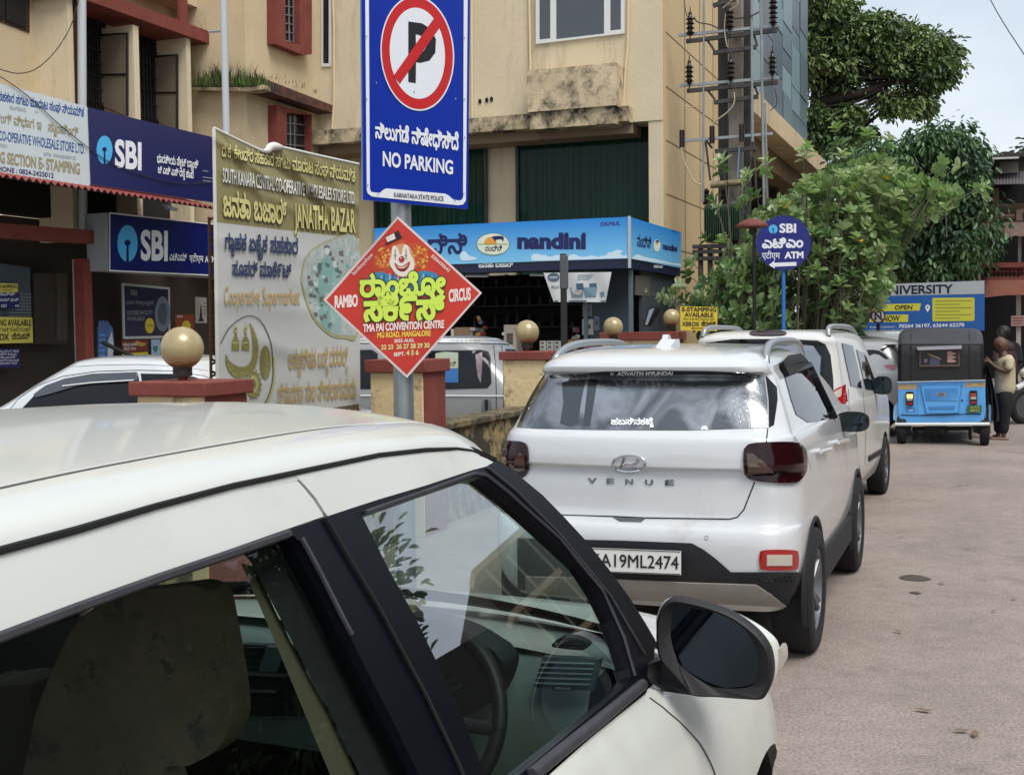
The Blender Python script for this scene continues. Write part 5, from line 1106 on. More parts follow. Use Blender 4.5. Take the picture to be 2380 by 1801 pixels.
mb_.grid([A0, lip, [p - pM.n*.012 for p in A1]], RUB, closed=True); back0 = [p - pM.n*.03 for p in A0]; mb_.grid([back0, A0], RUB, closed=True)
mi = mb_.obj('door_mirror', car, smooth=60)
B1 = [pM.at(*p, -.045) for p in W_]; c1 = sum(B1, V((0, 0, 0)))/n_; B2 = [p.lerp(c1, .16) - pM.n*.045 for p in B1]; B3 = [p.lerp(c1, .55) - pM.n*.075 for p in B1]; B4 = [p.lerp(c1, .98) - pM.n*.085 for p in B1]
m_ = MB(); m_.grid([back0, [p.lerp(b_, .5) for p, b_ in zip(back0, B1)], B1, B2, B3, B4], PAINT, closed=True); m_.obj('mirror_cap', mi, smooth=70)
m_ = MB(); m_.fill([p - pM.n*.012 for p in A1], M('mirror glass', '30363d', .02, metal=1)); m_.obj('mirror_glass', mi)
m_ = MB(); P_ = spline(c6([(1118, 870), (1150, 850), (1165, 890), (1162, 950), (1135, 985), (1112, 975)]), 3, True); m_.prism([Pl(SF(2.40, 0, 0), pM.n).at(*p, -.04) for p in P_], -pM.n*.05, M('indicator lens', 'b5aca0', .1, coat=1)); m_.obj('indicator', mi, bev=.004)
m_ = MB(); P0 = [U(*p, .0) for p in c6([(290, 940), (355, 895), (345, 1080), (285, 1050)])]; P1 = [pM.at(*p, -.035) for p in c6([(380, 910), (480, 1000), (590, 1150), (380, 1120)])]
m_.grid([[P0[0], P0[1], P0[2], P0[3]], [P1[0], P1[1], P1[2], P1[3]]], RUB, closed=True); m_.face(P1, RUB); m_.obj('mirror_arm', mi, bev=.006)
# ================================================================ the other vehicles
class Body:
    """A closed car shell lofted from level slices; ray casts lay lamps, glass and seams on it."""
    def __init__(s, O, head, slices, root, wheels=(), wr=.31, mat=None, name='body', inset=.0):
        s.O = V(O); s.f = V((math.sin(head), math.cos(head), 0)); s.r = V((math.cos(head), -math.sin(head), 0)); s.root = root
        s.P = lambda y, x, z: s.O + s.f*y + s.r*x + zv*z
        sl = spline([tuple(map(float, q_)) for q_ in slices], 3); mb = MB(); rows = []
        for z, hw, yr, yf, rr, rf in sl:
            h = []
            n1, n2, n3 = 7, 7, 22
            bow = min(.05, hw*.06)
            for k in range(n1): u = k/n1; x = (hw-rr)*u; h.append((x, yr + bow*u*u))
            for k in range(n2): a = math.pi/2*k/n2; h.append((hw-rr+rr*math.sin(a), yr+bow+rr*1.15*(1-math.cos(a))))
            y0 = yr+bow+rr*1.15; y1 = yf-rf-bow
            for k in range(n3): u = k/n3; h.append((hw + .012*math.sin(math.pi*u), y0+(y1-y0)*u))
            for k in range(n2): a = math.pi/2*k/n2; h.append((hw-rf*.8+rf*.8*math.cos(a), y1+rf*math.sin(a)))
            for k in range(n1+1): u = k/n1; x = (hw-rf*.8)*(1-u); h.append((x, yf-bow*(1-u)**2))
            full = h + [(-x, y) for x, y in reversed(h[1:-1])]
            rows.append([s.P(y, x, z) for x, y in full])
        mat = mat or PAINT
        mb.grid(rows, mat, closed=True); mb.face(list(reversed(rows[0])), RUB); mb.face(rows[-1], mat)
        me = mb.mesh(name); bm = bmesh.new(); bm.from_mesh(me); bmesh.ops.recalc_face_normals(bm, faces=bm.faces); bm.to_mesh(me); bm.free()
        s.bvh = BVHTree.FromPolygons([v.co for v in me.vertices], [p.vertices for p in me.polygons])
        o = bpy.data.objects.new(name, me); COL.objects.link(o)
        if wheels:
            cut = MB()
            for y, x, z in wheels:
                for sx in (-1, 1): cut.tube([s.P(y, sx*(x-.32), z), s.P(y, sx*(x+.3), z)], wr+.045, RUB, 32)
            co = cut.obj('cutter'); bq = bmesh.new(); bq.from_mesh(co.data); bmesh.ops.recalc_face_normals(bq, faces=bq.faces); bq.to_mesh(co.data); bq.free()
            md = o.modifiers.new('b', 'BOOLEAN'); md.operation = 'DIFFERENCE'; md.solver = 'EXACT'; md.object = co; md.material_mode = 'TRANSFER'
            dg = bpy.context.evaluated_depsgraph_get(); m2 = bpy.data.meshes.new_from_object(o.evaluated_get(dg)); o.modifiers.clear(); o.data = m2; m2.name = name
            bpy.data.objects.remove(co); me = m2
        me.shade_smooth(); me.set_sharp_from_angle(angle=rad(32))
        o.parent = root; o.matrix_parent_inverse = root.matrix_basis.inverted(); s.obj = o
    def hit(s, px, py, off=0):
        d = ray(px, py).normalized(); h = s.bvh.ray_cast(CP, d)
        if h[0] is None:
            dist = (s.O + zv*1.0 - CP).length + .5; h = s.bvh.find_nearest(CP + d*dist)
        n = h[1]
        if n.dot(d) > 0: n = -n
        return h[0] + n*off
    def mirp(s, p): q_ = p - s.O; return p - s.r*(2*q_.dot(s.r))
    def tri(s, pts, step):
        P = []
        for i in range(len(pts)):
            a, b = pts[i], pts[(i+1) % len(pts)]; n = max(1, int(math.hypot(b[0]-a[0], b[1]-a[1])/step))
            P += [(a[0]+(b[0]-a[0])*k/n, a[1]+(b[1]-a[1])*k/n) for k in range(n)]
        nb = len(P); vs = [V(p) for p in P]; xs = [p[0] for p in P]; ys = [p[1] for p in P]
        def ins(x, y):
            c = False
            for k in range(nb):
                a, b = P[k], P[k-1]
                if (a[1] > y) != (b[1] > y) and x < (b[0]-a[0])*(y-a[1])/(b[1]-a[1])+a[0]: c = not c
            return c
        y = min(ys)+step*.7
        while y < max(ys):
            x = min(xs)+step*.7
            while x < max(xs):
                if ins(x, y): vs.append(V((x+.01*y % .1, y)))
                x += step
            y += step
        cv, _, cf, *_r = delaunay_2d_cdt(vs, [(k, (k+1) % nb) for k in range(nb)], [], 0, 1e-4)
        return cv, [f for f in cf if ins(*((cv[f[0]]+cv[f[1]]+cv[f[2]])/3))], nb
    def patch(s, mb, pts, mat, off=.004, step=12, skirt=True, mirror=False):
        cv, cf, nb = s.tri(pts, step); top = [s.hit(v.x, v.y, off) for v in cv]
        for mr in ((0, 1) if mirror else (0,)):
            if mr: s.twin = mb = MB()
            t_ = [s.mirp(p) for p in top] if mr else top
            mb.add(t_, cf, mat)
            if skirt:
                bt = [s.hit(v.x, v.y, -.002) for v in cv[:nb]]; bt = [s.mirp(p) for p in bt] if mr else bt
                mb.grid([t_[:nb] + t_[:1], bt + bt[:1]], mat)
    def line(s, mb, pts, mat, r=.003, off=.0, step=10):
        P = []
        for a, b in zip(pts, pts[1:]):
            n = max(1, int(math.hypot(b[0]-a[0], b[1]-a[1])/step)); P += [(a[0]+(b[0]-a[0])*k/n, a[1]+(b[1]-a[1])*k/n) for k in range(n)]
        P.append(pts[-1]); mb.tube([s.hit(*p, off) for p in P], r, mat, 5)
    def part(s, name, fn, parent=None, **k):
        mb = MB(); s.twin = None; fn(mb); o = mb.obj(name, parent or s.root, **k)
        if s.twin: s.twin.obj(name, parent or s.root, **k)
        return o
    def wheel(s, y, x, z, r, w=.19, rim=ALLOY, spokes=5):
        for sx in (-1, 1):
            c = s.P(y, sx*x, z); ax = s.r*sx; mb = MB()
            mb.lathe(c, [(r*.62, w*.42), (r*.70, w*.5), (r*.90, w*.5), (r*.97, w*.43), (r, w*.28), (r, -w*.28), (r*.95, -w*.5), (r*.6, -w*.5)], TYRE, 44, ax); o = mb.obj('wheel', s.root, smooth=40)
            mb = MB(); mb.lathe(c, [(0, w*.30), (r*.12, w*.34), (r*.16, w*.24)], rim, 20, ax); mb.lathe(c, [(r*.53, w*.24), (r*.6, w*.44), (r*.635, w*.44), (r*.62, 0)], rim, 40, ax); mb.lathe(c, [(0, -.02), (r*.6, -.02)], BLKM, 30, ax)
            u = zv; w2 = ax.cross(u)
            for k in range(spokes):
                t = 2*math.pi*k/spokes + .3
                for dt in (-.12, .12):
                    d0 = u*math.cos(t+dt*.6)+w2*math.sin(t+dt*.6); d1 = u*math.cos(t+dt)+w2*math.sin(t+dt); mb.tube([c + d0*r*.12 + ax*w*.27, c + d1*r*.57 + ax*w*.36], r*.05, rim, 6)
            mb.obj('rim', o, smooth=40)
LENS = M('dark red lens', '23060b', .12, spec=.3, coat=.25); LENSR = M('red lens', '9c1218', .12, coat=1); LENSW = M('clear lens', 'b8b0a4', .1, coat=1); LENSB = M('smoked lens', '4a3328', .1, coat=1)
WIN = glass('car window', '0b0d10', .03, .02, 0); WIND = glass('dark car window', '0a0b0d', .035, .03, 0)
CLAD = M('dark grey cladding', '14161b', .65, noise=.2, nscale=6); SKID = M('silver skid plate', '8c8780', .4, noise=.1, nscale=4)
WPAINT = M('white suv paint', 'c8cbcd', .20, coat=.8, spec=.5, noise=.02, nscale=2, dirt=(.60, .9), dcol=(.40, .37, .32), dscale=3)
rrp = lambda x0, y0, x1, y1, r: spline([(x0+r, y0), (x1-r, y0), (x1, y0+r), (x1, y1-r), (x1-r, y1), (x0+r, y1), (x0, y1-r), (x0, y0+r)], 4, True)
# ---------------------------------------------------------------- white compact suv in front of it
hS = rad(21.5); OV = FR(5.66, -1.61, 0)
v = thing('suv_car', 'white compact suv with dark red tail lamps and a wet rear window, seen from behind', 'car', OV)
B = Body(OV, hS, [(.30,.70,.12,3.36,.12,.2),(.36,.735,.05,3.42,.14,.3),(.44,.765,.0,3.48,.16,.35),(.55,.785,-.02,3.5,.18,.38),(.66,.79,-.02,3.5,.19,.4),(.715,.79,.0,3.49,.2,.4),(.745,.788,.045,3.48,.2,.4),(.90,.782,.055,3.43,.2,.4),(.985,.775,.062,3.40,.2,.4),(1.005,.772,.030,3.36,.2,.4),(1.09,.758,.035,3.28,.2,.4),(1.145,.742,.05,3.12,.19,.4),(1.17,.725,.085,2.78,.18,.25),(1.30,.675,.185,2.5,.17,.2),(1.42,.625,.28,2.14,.16,.2),(1.445,.61,.275,2.05,.15,.2),(1.46,.602,.225,2.0,.15,.2),(1.50,.585,.225,1.85,.16,.2),(1.545,.53,.32,1.7,.2,.2),(1.575,.43,.50,1.5,.2,.2),(1.59,.24,.75,1.2,.1,.1)],
         v, wheels=((.65, .78, .325), (2.85, .78, .325)), wr=.325, mat=WPAINT)
c5 = lambda L: [(1200 + x/2.765, 900 + y/2.765) for x, y in L]
def f(m):
    B.patch(m, [(1202, 993), (1215, 960), (1238, 905), (1256, 880), (1290, 870), (1400, 863), (1520, 860), (1650, 862), (1740, 866), (1776, 874), (1783, 930), (1785, 994), (1600, 1000), (1400, 999), (1250, 996)], WET, .004)
WET = glass('wet rear glass', '2c3236', .35, .06, 0)
_n = WET.node_tree; _g = [x for x in _n.nodes if x.type == 'BSDF_GLOSSY'][0]; _z = _n.nodes.new('ShaderNodeTexNoise'); _z.inputs['Scale'].default_value = 140; _z.inputs['Detail'].default_value = 2
_p = _n.nodes.new('ShaderNodeNewGeometry'); _n.links.new(_p.outputs['Position'], _z.inputs['Vector']); _b = _n.nodes.new('ShaderNodeBump'); _b.inputs['Strength'].default_value = .25; _b.inputs['Distance'].default_value = .004; _n.links.new(_z.outputs[0], _b.inputs['Height']); _n.links.new(_b.outputs[0], _g.inputs['Normal'])
_ml = [x for x in _n.nodes if x.type == 'MIX_SHADER'][0]; _src = _ml.inputs[0].links[0].from_socket; _z2 = _n.nodes.new('ShaderNodeTexNoise'); _z2.inputs['Scale'].default_value = 3.2; _z2.inputs['Detail'].default_value = 7; _z2.inputs['Distortion'].default_value = 1.2
_mp = _n.nodes.new('ShaderNodeMapping'); _mp.inputs['Scale'].default_value = (1.4, 1.4, .7); _n.links.new(_p.outputs['Position'], _mp.inputs[0]); _n.links.new(_mp.outputs[0], _z2.inputs['Vector']); _mr = _n.nodes.new('ShaderNodeMapRange'); _mr.inputs[1].default_value = .38; _mr.inputs[2].default_value = .62; _mr.inputs[3].default_value = .35; _mr.inputs[4].default_value = 1.2
_n.links.new(_z2.outputs[0], _mr.inputs[0]); _mm = _n.nodes.new('ShaderNodeMath'); _mm.operation = 'MULTIPLY'; _mm.use_clamp = True; _n.links.new(_src, _mm.inputs[0]); _n.links.new(_mr.outputs[0], _mm.inputs[1]); _n.links.new(_mm.outputs[0], _ml.inputs[0])
rw = B.part('rear_window', f, smooth=60)
DREFL = glass('painted dark reflection', '15181b', .12, .12, 0)  # dark shapes mirrored in the rear glass, painted on as patches
def f(m): B.patch(m, [(1306, 890), (1330, 884), (1362, 882), (1352, 930), (1344, 985), (1318, 991), (1302, 985), (1310, 935)], DREFL, .0046, 8, skirt=False); B.patch(m, [(1368, 881), (1390, 880), (1382, 930), (1372, 990), (1356, 991), (1362, 935)], DREFL, .0046, 8, skirt=False)
B.part('painted_reflection', f, rw)
def f(m): B.patch(m, [(1277, 874), (1400, 864.5), (1520, 861), (1650, 863.5), (1748, 869), (1750, 876), (1650, 871), (1520, 870), (1400, 872), (1280, 880)], BLKM, .006)
hb = B.part('brake_band', f)
def f(m):
    text(m, lambda x, y, o: B.hit(x, y, o), 'ADVAITH HYUNDAI', (1434, 869), (1565, 867.5), 6.5, LETW, None, .009, bold=.03, ital=.2)
    text(m, lambda x, y, o: B.hit(x, y, o), 'H', (1419, 869), (1428, 869), 6, LETW, None, .009, bold=.03, ital=.4)
    text(m, lambda x, y, o: B.hit(x, y, o), 'ಹಬಸಿನಕಟೆ_ಟ', (1421, 988.5), (1520, 988.5), 10, LETW, None, .008, bold=.03)
B.part('sticker', f, rw)
def f(m): B.patch(m, [(1779, 874), (1804, 901), (1806, 930), (1798, 988), (1787, 994), (1786, 930)], GBLK, .005, 8, mirror=True)
B.part('quarter_trim', f)
def f(m): B.patch(m, spline(c5([(1460, 430), (1475, 382), (1540, 359), (1760, 355), (1830, 385), (1850, 440), (1846, 540), (1800, 602), (1740, 615), (1600, 610), (1500, 590), (1465, 540)]), 3, True), LENS, .016, 8)
tl = B.part('tail_lamp', f, smooth=35)
def f(m): B.patch(m, c5([(1482, 425), (1522, 425), (1665, 550), (1490, 556)]), LENSB, .020, 8)
B.part('lamp_lens', f, tl)
c3 = lambda L: [(700 + x/2.765, 900 + y/2.765) for x, y in L]
def f(m): B.patch(m, spline(c3([(1262, 400), (1285, 348), (1360, 346), (1430, 352), (1458, 385), (1466, 470), (1464, 535), (1420, 580), (1340, 560), (1270, 520), (1250, 460)]), 3, True), LENS, .016, 8)
tl = B.part('tail_lamp', f, smooth=35)
def f(m): B.patch(m, c3([(1418, 420), (1440, 440), (1450, 530), (1410, 545), (1350, 512)]), LENSB, .020, 8)
B.part('lamp_lens', f, tl)
def f(m):
    o = [B.hit(*p, .012) for p in ell(1463, 1077, 38, 18.5, 40)]; m.tube(o + o[:1], .0055, CHROME, 6)
    h = lambda L: m.tube([B.hit(*p, .012) for p in c5(L)], .006, CHROME, 6)
    h([(700, 448), (672, 510)]); h([(788, 460), (755, 530)]); h([(688, 498), (715, 486), (745, 492), (772, 478)])
B.part('emblem', f, smooth=50)
def f(m):
    for ch, x0, x1, y in (('V', 460, 520, 616), ('E', 582, 632, 619), ('N', 703, 752, 623), ('U', 829, 880, 626), ('E', 958, 1015, 628)):
        p0, p1 = c5([(x0, y), (x1, y)]); text(m, lambda x, y, o: B.hit(x, y, o), ch, p0, p1, 12, M('dark chrome', '6d7175', .2, metal=1), None, .006, bold=.03)
B.part('lettering', f)
def f(m):
    B.line(m, c5([(-140, 800), (100, 812), (300, 820), (640, 829), (830, 838), (1370, 846), (1420, 834), (1462, 785), (1532, 608)]), GAP, .0035); B.line(m, c5([(1606, 352), (1616, 266)]), GAP, .003)
    B.line(m, [(1835, 1000), (1873, 1050), (1885, 1090)], M('soft seam', '8f9294', .6), .002)
B.part('tailgate_seam', f)
def f(m): B.patch(m, c5([(622, 836), (832, 839), (802, 866), (662, 862)]), M('handle recess', '4c4f53', .5), .003, 8)
B.part('tailgate_handle', f)
def f(m): o = [B.hit(*p, .002) for p in ell(1642, 1249, 4.4, 4.4, 14)]; m.tube(o + o[:1], .0018, M('sensor ring', 'a9adaf', .4), 5)
B.part('parking_sensor', f)
def f(m): B.patch(m, [(1205, 1250), (1300, 1252), (1455, 1256), (1560, 1260), (1608, 1262), (1636, 1277), (1665, 1299), (1699, 1329), (1850, 1329), (1892, 1327), (1902, 1316), (1904, 1350), (1893, 1392), (1870, 1403), (1822, 1402), (1700, 1396), (1440, 1385), (1205, 1365)], CLAD, .012, 14)
bp = B.part('lower_bumper', f, smooth=45)
def f(m): B.patch(m, [(1225, 1335), (1400, 1340), (1446, 1343), (1600, 1350), (1757, 1355), (1790, 1376), (1822, 1402), (1640, 1394), (1475, 1386), (1225, 1368)], SKID, .022, 14)
B.part('skid_plate', f, smooth=45)
def f(m):
    r0 = random.Random(1)
    for k in range(22): x = 1716 + (k % 11)*11.2 + (k//11)*5; y = 1340 + (k//11)*7; m.tube([B.hit(x, y, .013), B.hit(x+6, y+.4, .013)], .003, GBLK, 5)
B.part('grip_texture', f)
pP = Pl(B.hit(1480, 1300, .03), -sv); PLW = M('plate white', 'dcdcd8', .4)
pl_ = MB(); pp(pl_, pP, [(1367, 1272), (1367, 1328), (1583, 1336), (1583, 1280)], PLW, off=.012, th=.012, side=BLKM); npl = pl_.obj('number_plate', v)
pl_ = MB(); text(pl_, pP.at, 'KA19ML2474', (1374, 1314.5), (1577, 1322.5), 29, BLKT, 30, .015, bold=.01)
for e in ([(1369, 1274), (1581, 1282)], [(1369, 1326.5), (1581, 1334)]): pl_.tube([pP.at(*p, .013) for p in e], .002, BLKT, 5)
pl_.obj('lettering', npl)
def f(m): B.patch(m, rrp(1766, 1277.5, 1852, 1323, 10), LENSR, .010, 8)
fg = B.part('fog_lamp', f, smooth=30)
def f(m): B.patch(m, rc(1781, 1288, 1836, 1313), LENSW, .014, 8)
B.part('lamp_lens', f, fg)
def f(m): B.patch(m, [(1816, 850), (1826, 838), (1862, 831), (1880, 838), (1895, 860), (1920, 915), (1946, 968), (1940, 972), (1878, 982), (1850, 964), (1838, 930)], WIN, .004, 8, mirror=True)
sw = B.part('side_window', f)
def f(m): B.patch(m, [(1813, 846), (1824, 834), (1862, 828), (1881, 835), (1890, 850), (1878, 848), (1858, 845), (1840, 848), (1822, 857)], BLKM, .03, 8); B.line(m, [(1872, 834), (1893, 880), (1915, 925), (1938, 972)], GBLK, .022, .008)
B.part('rain_visor', f)
for xa in (1907, 1949):
    def f(m): pts = [(xa-12, 1050-(xa-1907)*.5), (xa+12, 1044-(xa-1907)*.5)]; m.tube([B.hit(*p, .022) for p in pts], .016, WPAINT, 8); m.tube([B.hit(*pts[0], 0), B.hit(*pts[0], .025)], .014, WPAINT, 8)
    B.part('door_handle', f, smooth=40)
def f(m): m.tube([B.P(yc + .345*math.cos(t)*1.06, sx*(.786), .325 + .345*math.sin(t)*1.06) for t in [math.pi*k/20 for k in range(-2, 23)]], .018, CLAD, 8)
for yc in (.65, 2.85):
    for sx in (-1, 1): B.part('wheel_arch_cladding', f, smooth=40)
for sx in (-1, 1): B.part('sill_cladding', lambda m: m.box(B.P(1.75, sx*.775, .36), (.05, 1.45, .16), CLAD, Matrix(((B.r.x, B.f.x, 0), (B.r.y, B.f.y, 0), (0, 0, 1)))))
B.wheel(.65, .72, .325, .325, .2); B.wheel(2.85, .72, .325, .325, .2)
for sx, pts in ((1, [(.62, .6, 1.47), (.66, .585, 1.535), (.85, .57, 1.585), (1.25, .565, 1.60), (1.85, .57, 1.585), (2.05, .58, 1.50)]), ):
    for sgn in (-1, 1):
        def f(m):
            P_ = spline([tuple(B.P(y_-.12, sgn*(x_-.02), z_)) for y_, x_, z_ in pts], 6); m.tube(P_, [0.012 + .010*math.sin(math.pi*k/(len(P_)-1))**.5 for k in range(len(P_))], SIL, 8)
        B.part('roof_rail', f, smooth=50)
def f(m): m.prism([B.P(.56, 0, 1.555), B.P(.64, 0, 1.645), B.P(.67, 0, 1.645), B.P(.80, 0, 1.56)], B.r*.03, WPAINT); m.prism([B.P(.52, -.03, 1.55), B.P(.62, -.005, 1.62), B.P(.70, -.005, 1.62), B.P(.84, -.03, 1.56)], B.r*.08, WPAINT)
B.part('antenna_fin', f, bev=.01)
def mirror_set(B, y, x, z, w, h, mat, name='door_mirror', k=1):
    for sx in (1, -1):
        m = MB(); ax = -B.f
        rows_ = []
        for d_, s_ in ((0, .90), (.0, 1), (.03, 1.02), (.09, .8), (.12, .2)):
            rows_.append([B.P(y + d_, sx*(x + w/2 + w/2*s_*math.copysign(abs(math.cos(t))**.7, math.cos(t))), z + h/2*s_*math.copysign(abs(math.sin(t))**.7, math.sin(t))) for t in [2*math.pi*i/28 for i in range(28)]])
        m.grid(rows_[:2], BLKM, closed=True); m.grid(rows_[1:], mat, closed=True); m.tube([B.P(y+.03, sx*(x-.08), z-h*.4), B.P(y+.04, sx*(x+w*.35), z-h*.3)], .025, BLKM, 8); o = m.obj(name, B.root, smooth=50)
        m = MB(); m.fill([p + B.f*.004 for p in rows_[0]], M('dark mirror glass', '3a4248', .03, metal=1)); m.obj('mirror_glass', o)
mirror_set(B, 2.06, .74, 1.085, .20, .125, BLKM)
# ---------------------------------------------------------------- off-white tall hatchback ahead of the suv
hW = rad(24); rc_ = V((2.66, 9.62, 0)); rW = V((math.cos(hW), -math.sin(hW), 0)); OW = rc_ - rW*.70
CRM = M('off white paint', 'c9c9c5', .3, coat=.6, noise=.03, nscale=2)
v2 = thing('tall_hatchback', 'off white tall hatchback with roof rails parked between the white suv and the autorickshaw', 'car', OW)
B = Body(OW, hW, [(.25,.64,.08,3.3,.12,.2),(.4,.69,.0,3.38,.14,.3),(.6,.70,-.01,3.4,.14,.35),(.85,.70,.0,3.35,.13,.35),(1.0,.69,.02,3.2,.13,.35),(1.06,.68,.03,2.75,.13,.25),(1.3,.635,.09,2.45,.13,.2),(1.5,.60,.15,2.1,.13,.2),(1.56,.585,.14,2.0,.14,.2),(1.60,.55,.16,1.9,.16,.2),(1.635,.47,.25,1.7,.2,.2),(1.65,.3,.4,1.4,.1,.1)], v2, wheels=((.52, .68, .29), (2.62, .68, .29)), wr=.29, mat=CRM)
def f(m): B.patch(m, [(1640, 797), (1700, 789), (1826, 788), (1900, 792), (1918, 800), (1930, 826), (1936, 880), (1937, 908), (1800, 915), (1640, 915)], WIND, .005, 10); 
rw = B.part('rear_window', f)
def f(m): B.patch(m, [(1650, 806), (1700, 798), (1826, 797), (1890, 804), (1908, 830), (1905, 880), (1880, 905), (1650, 905)], glass('grey reflecting glass', '39444a', .30, .06, 0), .008, 10)
B.part('pane', f, rw)
def f(m): B.patch(m, spline([(1742, 775), (1760, 771), (1810, 771), (1828, 775), (1815, 781), (1755, 781)], 3, True), LENS, .012, 8)
B.part('brake_lamp', f)
def f(m): B.patch(m, [(1927, 918), (1940, 905), (1962, 893), (1966, 934), (1946, 948), (1935, 954)], LENSR, .016, 6)
tl = B.part('tail_lamp', f)
def f(m): B.patch(m, [(1931, 918), (1941, 909), (1952, 902), (1951, 922), (1935, 930)], LENSW, .020, 6)
B.part('lamp_lens', f, tl)
for nm, pts in (('side_window', [(1956, 798), (1981, 804), (1992, 850), (2002, 902), (1977, 897)]), ('side_window', [(1990, 813), (2006, 820), (2014, 833), (2042, 909), (2011, 904)])):
    def f(m): B.patch(m, pts, WIND, .006, 7, mirror=True)
    B.part(nm, f)
def f(m): B.line(m, [(2006, 912), (2012, 1000), (2010, 1080)], GAP, .003); B.line(m, [(1972, 905), (1975, 985), (1978, 1040)], GAP, .003)
B.part('door_seam', f)
def f(m): B.patch(m, [(2018, 1060), (2052, 1040), (2052, 1050), (2018, 1072)], CLAD, .012, 7); 
B.part('side_moulding', f)
B.wheel(.52, .64, .29, .29, .17, spokes=7); B.wheel(2.62, .64, .29, .29, .17, spokes=7)
for sgn in (-1, 1):
    def f(m): P_ = spline([tuple(B.P(y_, sgn*x_, z_)) for y_, x_, z_ in [(.28, .53, 1.60), (.36, .52, 1.67), (.8, .52, 1.68), (1.5, .52, 1.665), (1.8, .53, 1.60)]], 5); m.tube(P_, .022, SIL, 8)
    B.part('roof_rail', f, smooth=50)
mirror_set(B, 1.86, .68, 1.12, .17, .17, BLKM)
# ---------------------------------------------------------------- white sedan and silver van inside the yard, their sides toward us
def yard_car(name, label, t_near, o_front, L, hw, slices, wheels, wr, mat):
    O_ = FR(t_near + hw, o_front - L, 0); r_ = thing(name, label, 'car' if 'sedan' in name else 'van', O_); return r_, Body(O_, ST + math.pi/2, slices, r_, wheels, wr, mat)
v3, B = yard_car('sedan_car', 'white sedan behind the globe lamp pillar in front of the bank', 8.75, -5.05, 4.1, .84, [(.25,.76,.1,4.0,.12,.3),(.45,.83,.0,4.1,.15,.4),(.7,.84,.0,4.08,.16,.4),(.9,.83,.04,3.9,.2,.4),(1.0,.80,.30,3.1,.25,.35),(1.2,.72,.62,2.75,.3,.3),(1.38,.63,.95,2.45,.3,.3),(1.43,.58,1.05,2.35,.3,.3),(1.46,.48,1.2,2.15,.3,.3),(1.47,.3,1.4,2.0,.1,.1)], ((.85, .82, .3), (3.3, .82, .3)), .3, WPAINT)
g4 = lambda L: [(x/2.765, 450 + y/2.765) for x, y in L]
def f(m): B.patch(m, g4([(110, 1415), (220, 1300), (300, 1250), (420, 1205), (600, 1172), (760, 1160), (885, 1157), (895, 1195), (890, 1330), (870, 1470), (110, 1470)]), WIN, .004, 8)
w_ = B.part('side_window', f)
def f(m): B.patch(m, g4([(905, 1157), (1100, 1160), (1250, 1180), (1340, 1215), (1380, 1260), (1300, 1330), (930, 1330)]), WIN, .004, 8)
B.part('side_window', f)
def f(m): B.patch(m, g4([(222, 1296), (300, 1240), (420, 1195), (600, 1163), (885, 1152), (885, 1205), (700, 1215), (500, 1240), (330, 1290), (240, 1312)]), M('smoked visor', '3b4046', .15, coat=.5), .02, 8)
B.part('rain_visor', f)
def f(m): B.line(m, g4([(415, 1243), (600, 1222), (870, 1206)]), WHITE, .006, .028)
B.part('visor_strip', f)
def f(m): B.line(m, g4([(35, 1420), (120, 1320), (230, 1240), (400, 1175), (620, 1143), (885, 1135), (1100, 1140), (1300, 1170), (1385, 1195)]), GAP, .004); B.line(m, g4([(0, 1120), (30, 1150), (45, 1185), (25, 1225), (-10, 1260)]), GAP, .004); B.line(m, g4([(45, 1178), (300, 1125), (620, 1103), (885, 1098), (1150, 1110), (1340, 1140)]), M('soft seam', '8f9294', .6), .004)
B.part('door_seam', f); B.wheel(.85, .75, .3, .3); B.wheel(3.3, .75, .3, .3)
SVAN = M('silver van paint', '9b9c9b', .35, metal=.35, coat=.5); 
v4, B = yard_car('van', 'old silver van with a white roof behind the stained globe lamp pillar', 12.62, -4.75, 3.5, .70, [(.3,.64,.03,3.3,.1,.2),(.4,.68,.0,3.42,.1,.25),(.7,.70,.0,3.48,.1,.25),(.90,.70,.0,3.44,.1,.25),(1.0,.69,.01,3.38,.1,.25),(1.28,.655,.04,3.10,.1,.2),(1.44,.625,.07,2.9,.12,.2),(1.52,.59,.10,2.82,.16,.25),(1.58,.50,.16,2.7,.2,.25),(1.61,.32,.3,2.4,.1,.1)], ((.55, .66, .28), (2.6, .66, .28)), .28, SVAN)
h5 = lambda L: [(800 + x/2.765, 500 + y/2.765) for x, y in L]
def f(m): B.patch(m, h5([(60, 790), (110, 781), (700, 776), (1000, 786), (1280, 818), (1380, 880), (1370, 900), (1250, 850), (1010, 836), (700, 833), (60, 836)]), WPAINT, .006, 10); 
B.part('white_roof', f)
def f(m): B.line(m, h5([(60, 828), (700, 826), (1000, 830), (1250, 846)]), GAP, .010, .006); B.line(m, h5([(960, 838), (972, 960), (978, 1150), (976, 1345)]), GAP, .005); B.line(m, h5([(1012, 838), (1022, 960), (1024, 1345)]), GAP, .004); B.line(m, h5([(100, 1345), (976, 1345)]), GAP, .006)
B.part('door_seam', f)
def f(m): B.line(m, h5([(90, 1160), (600, 1160), (972, 1163), (1300, 1166)]), WPAINT, .012, .004); 
for k_ in range(1): B.part('waist_moulding', f)
def f(m):
    for y_ in (1252, 1275): B.line(m, h5([(90, y_), (165, y_)]), GAP, .01, .004)
B.part('side_stripe', f)
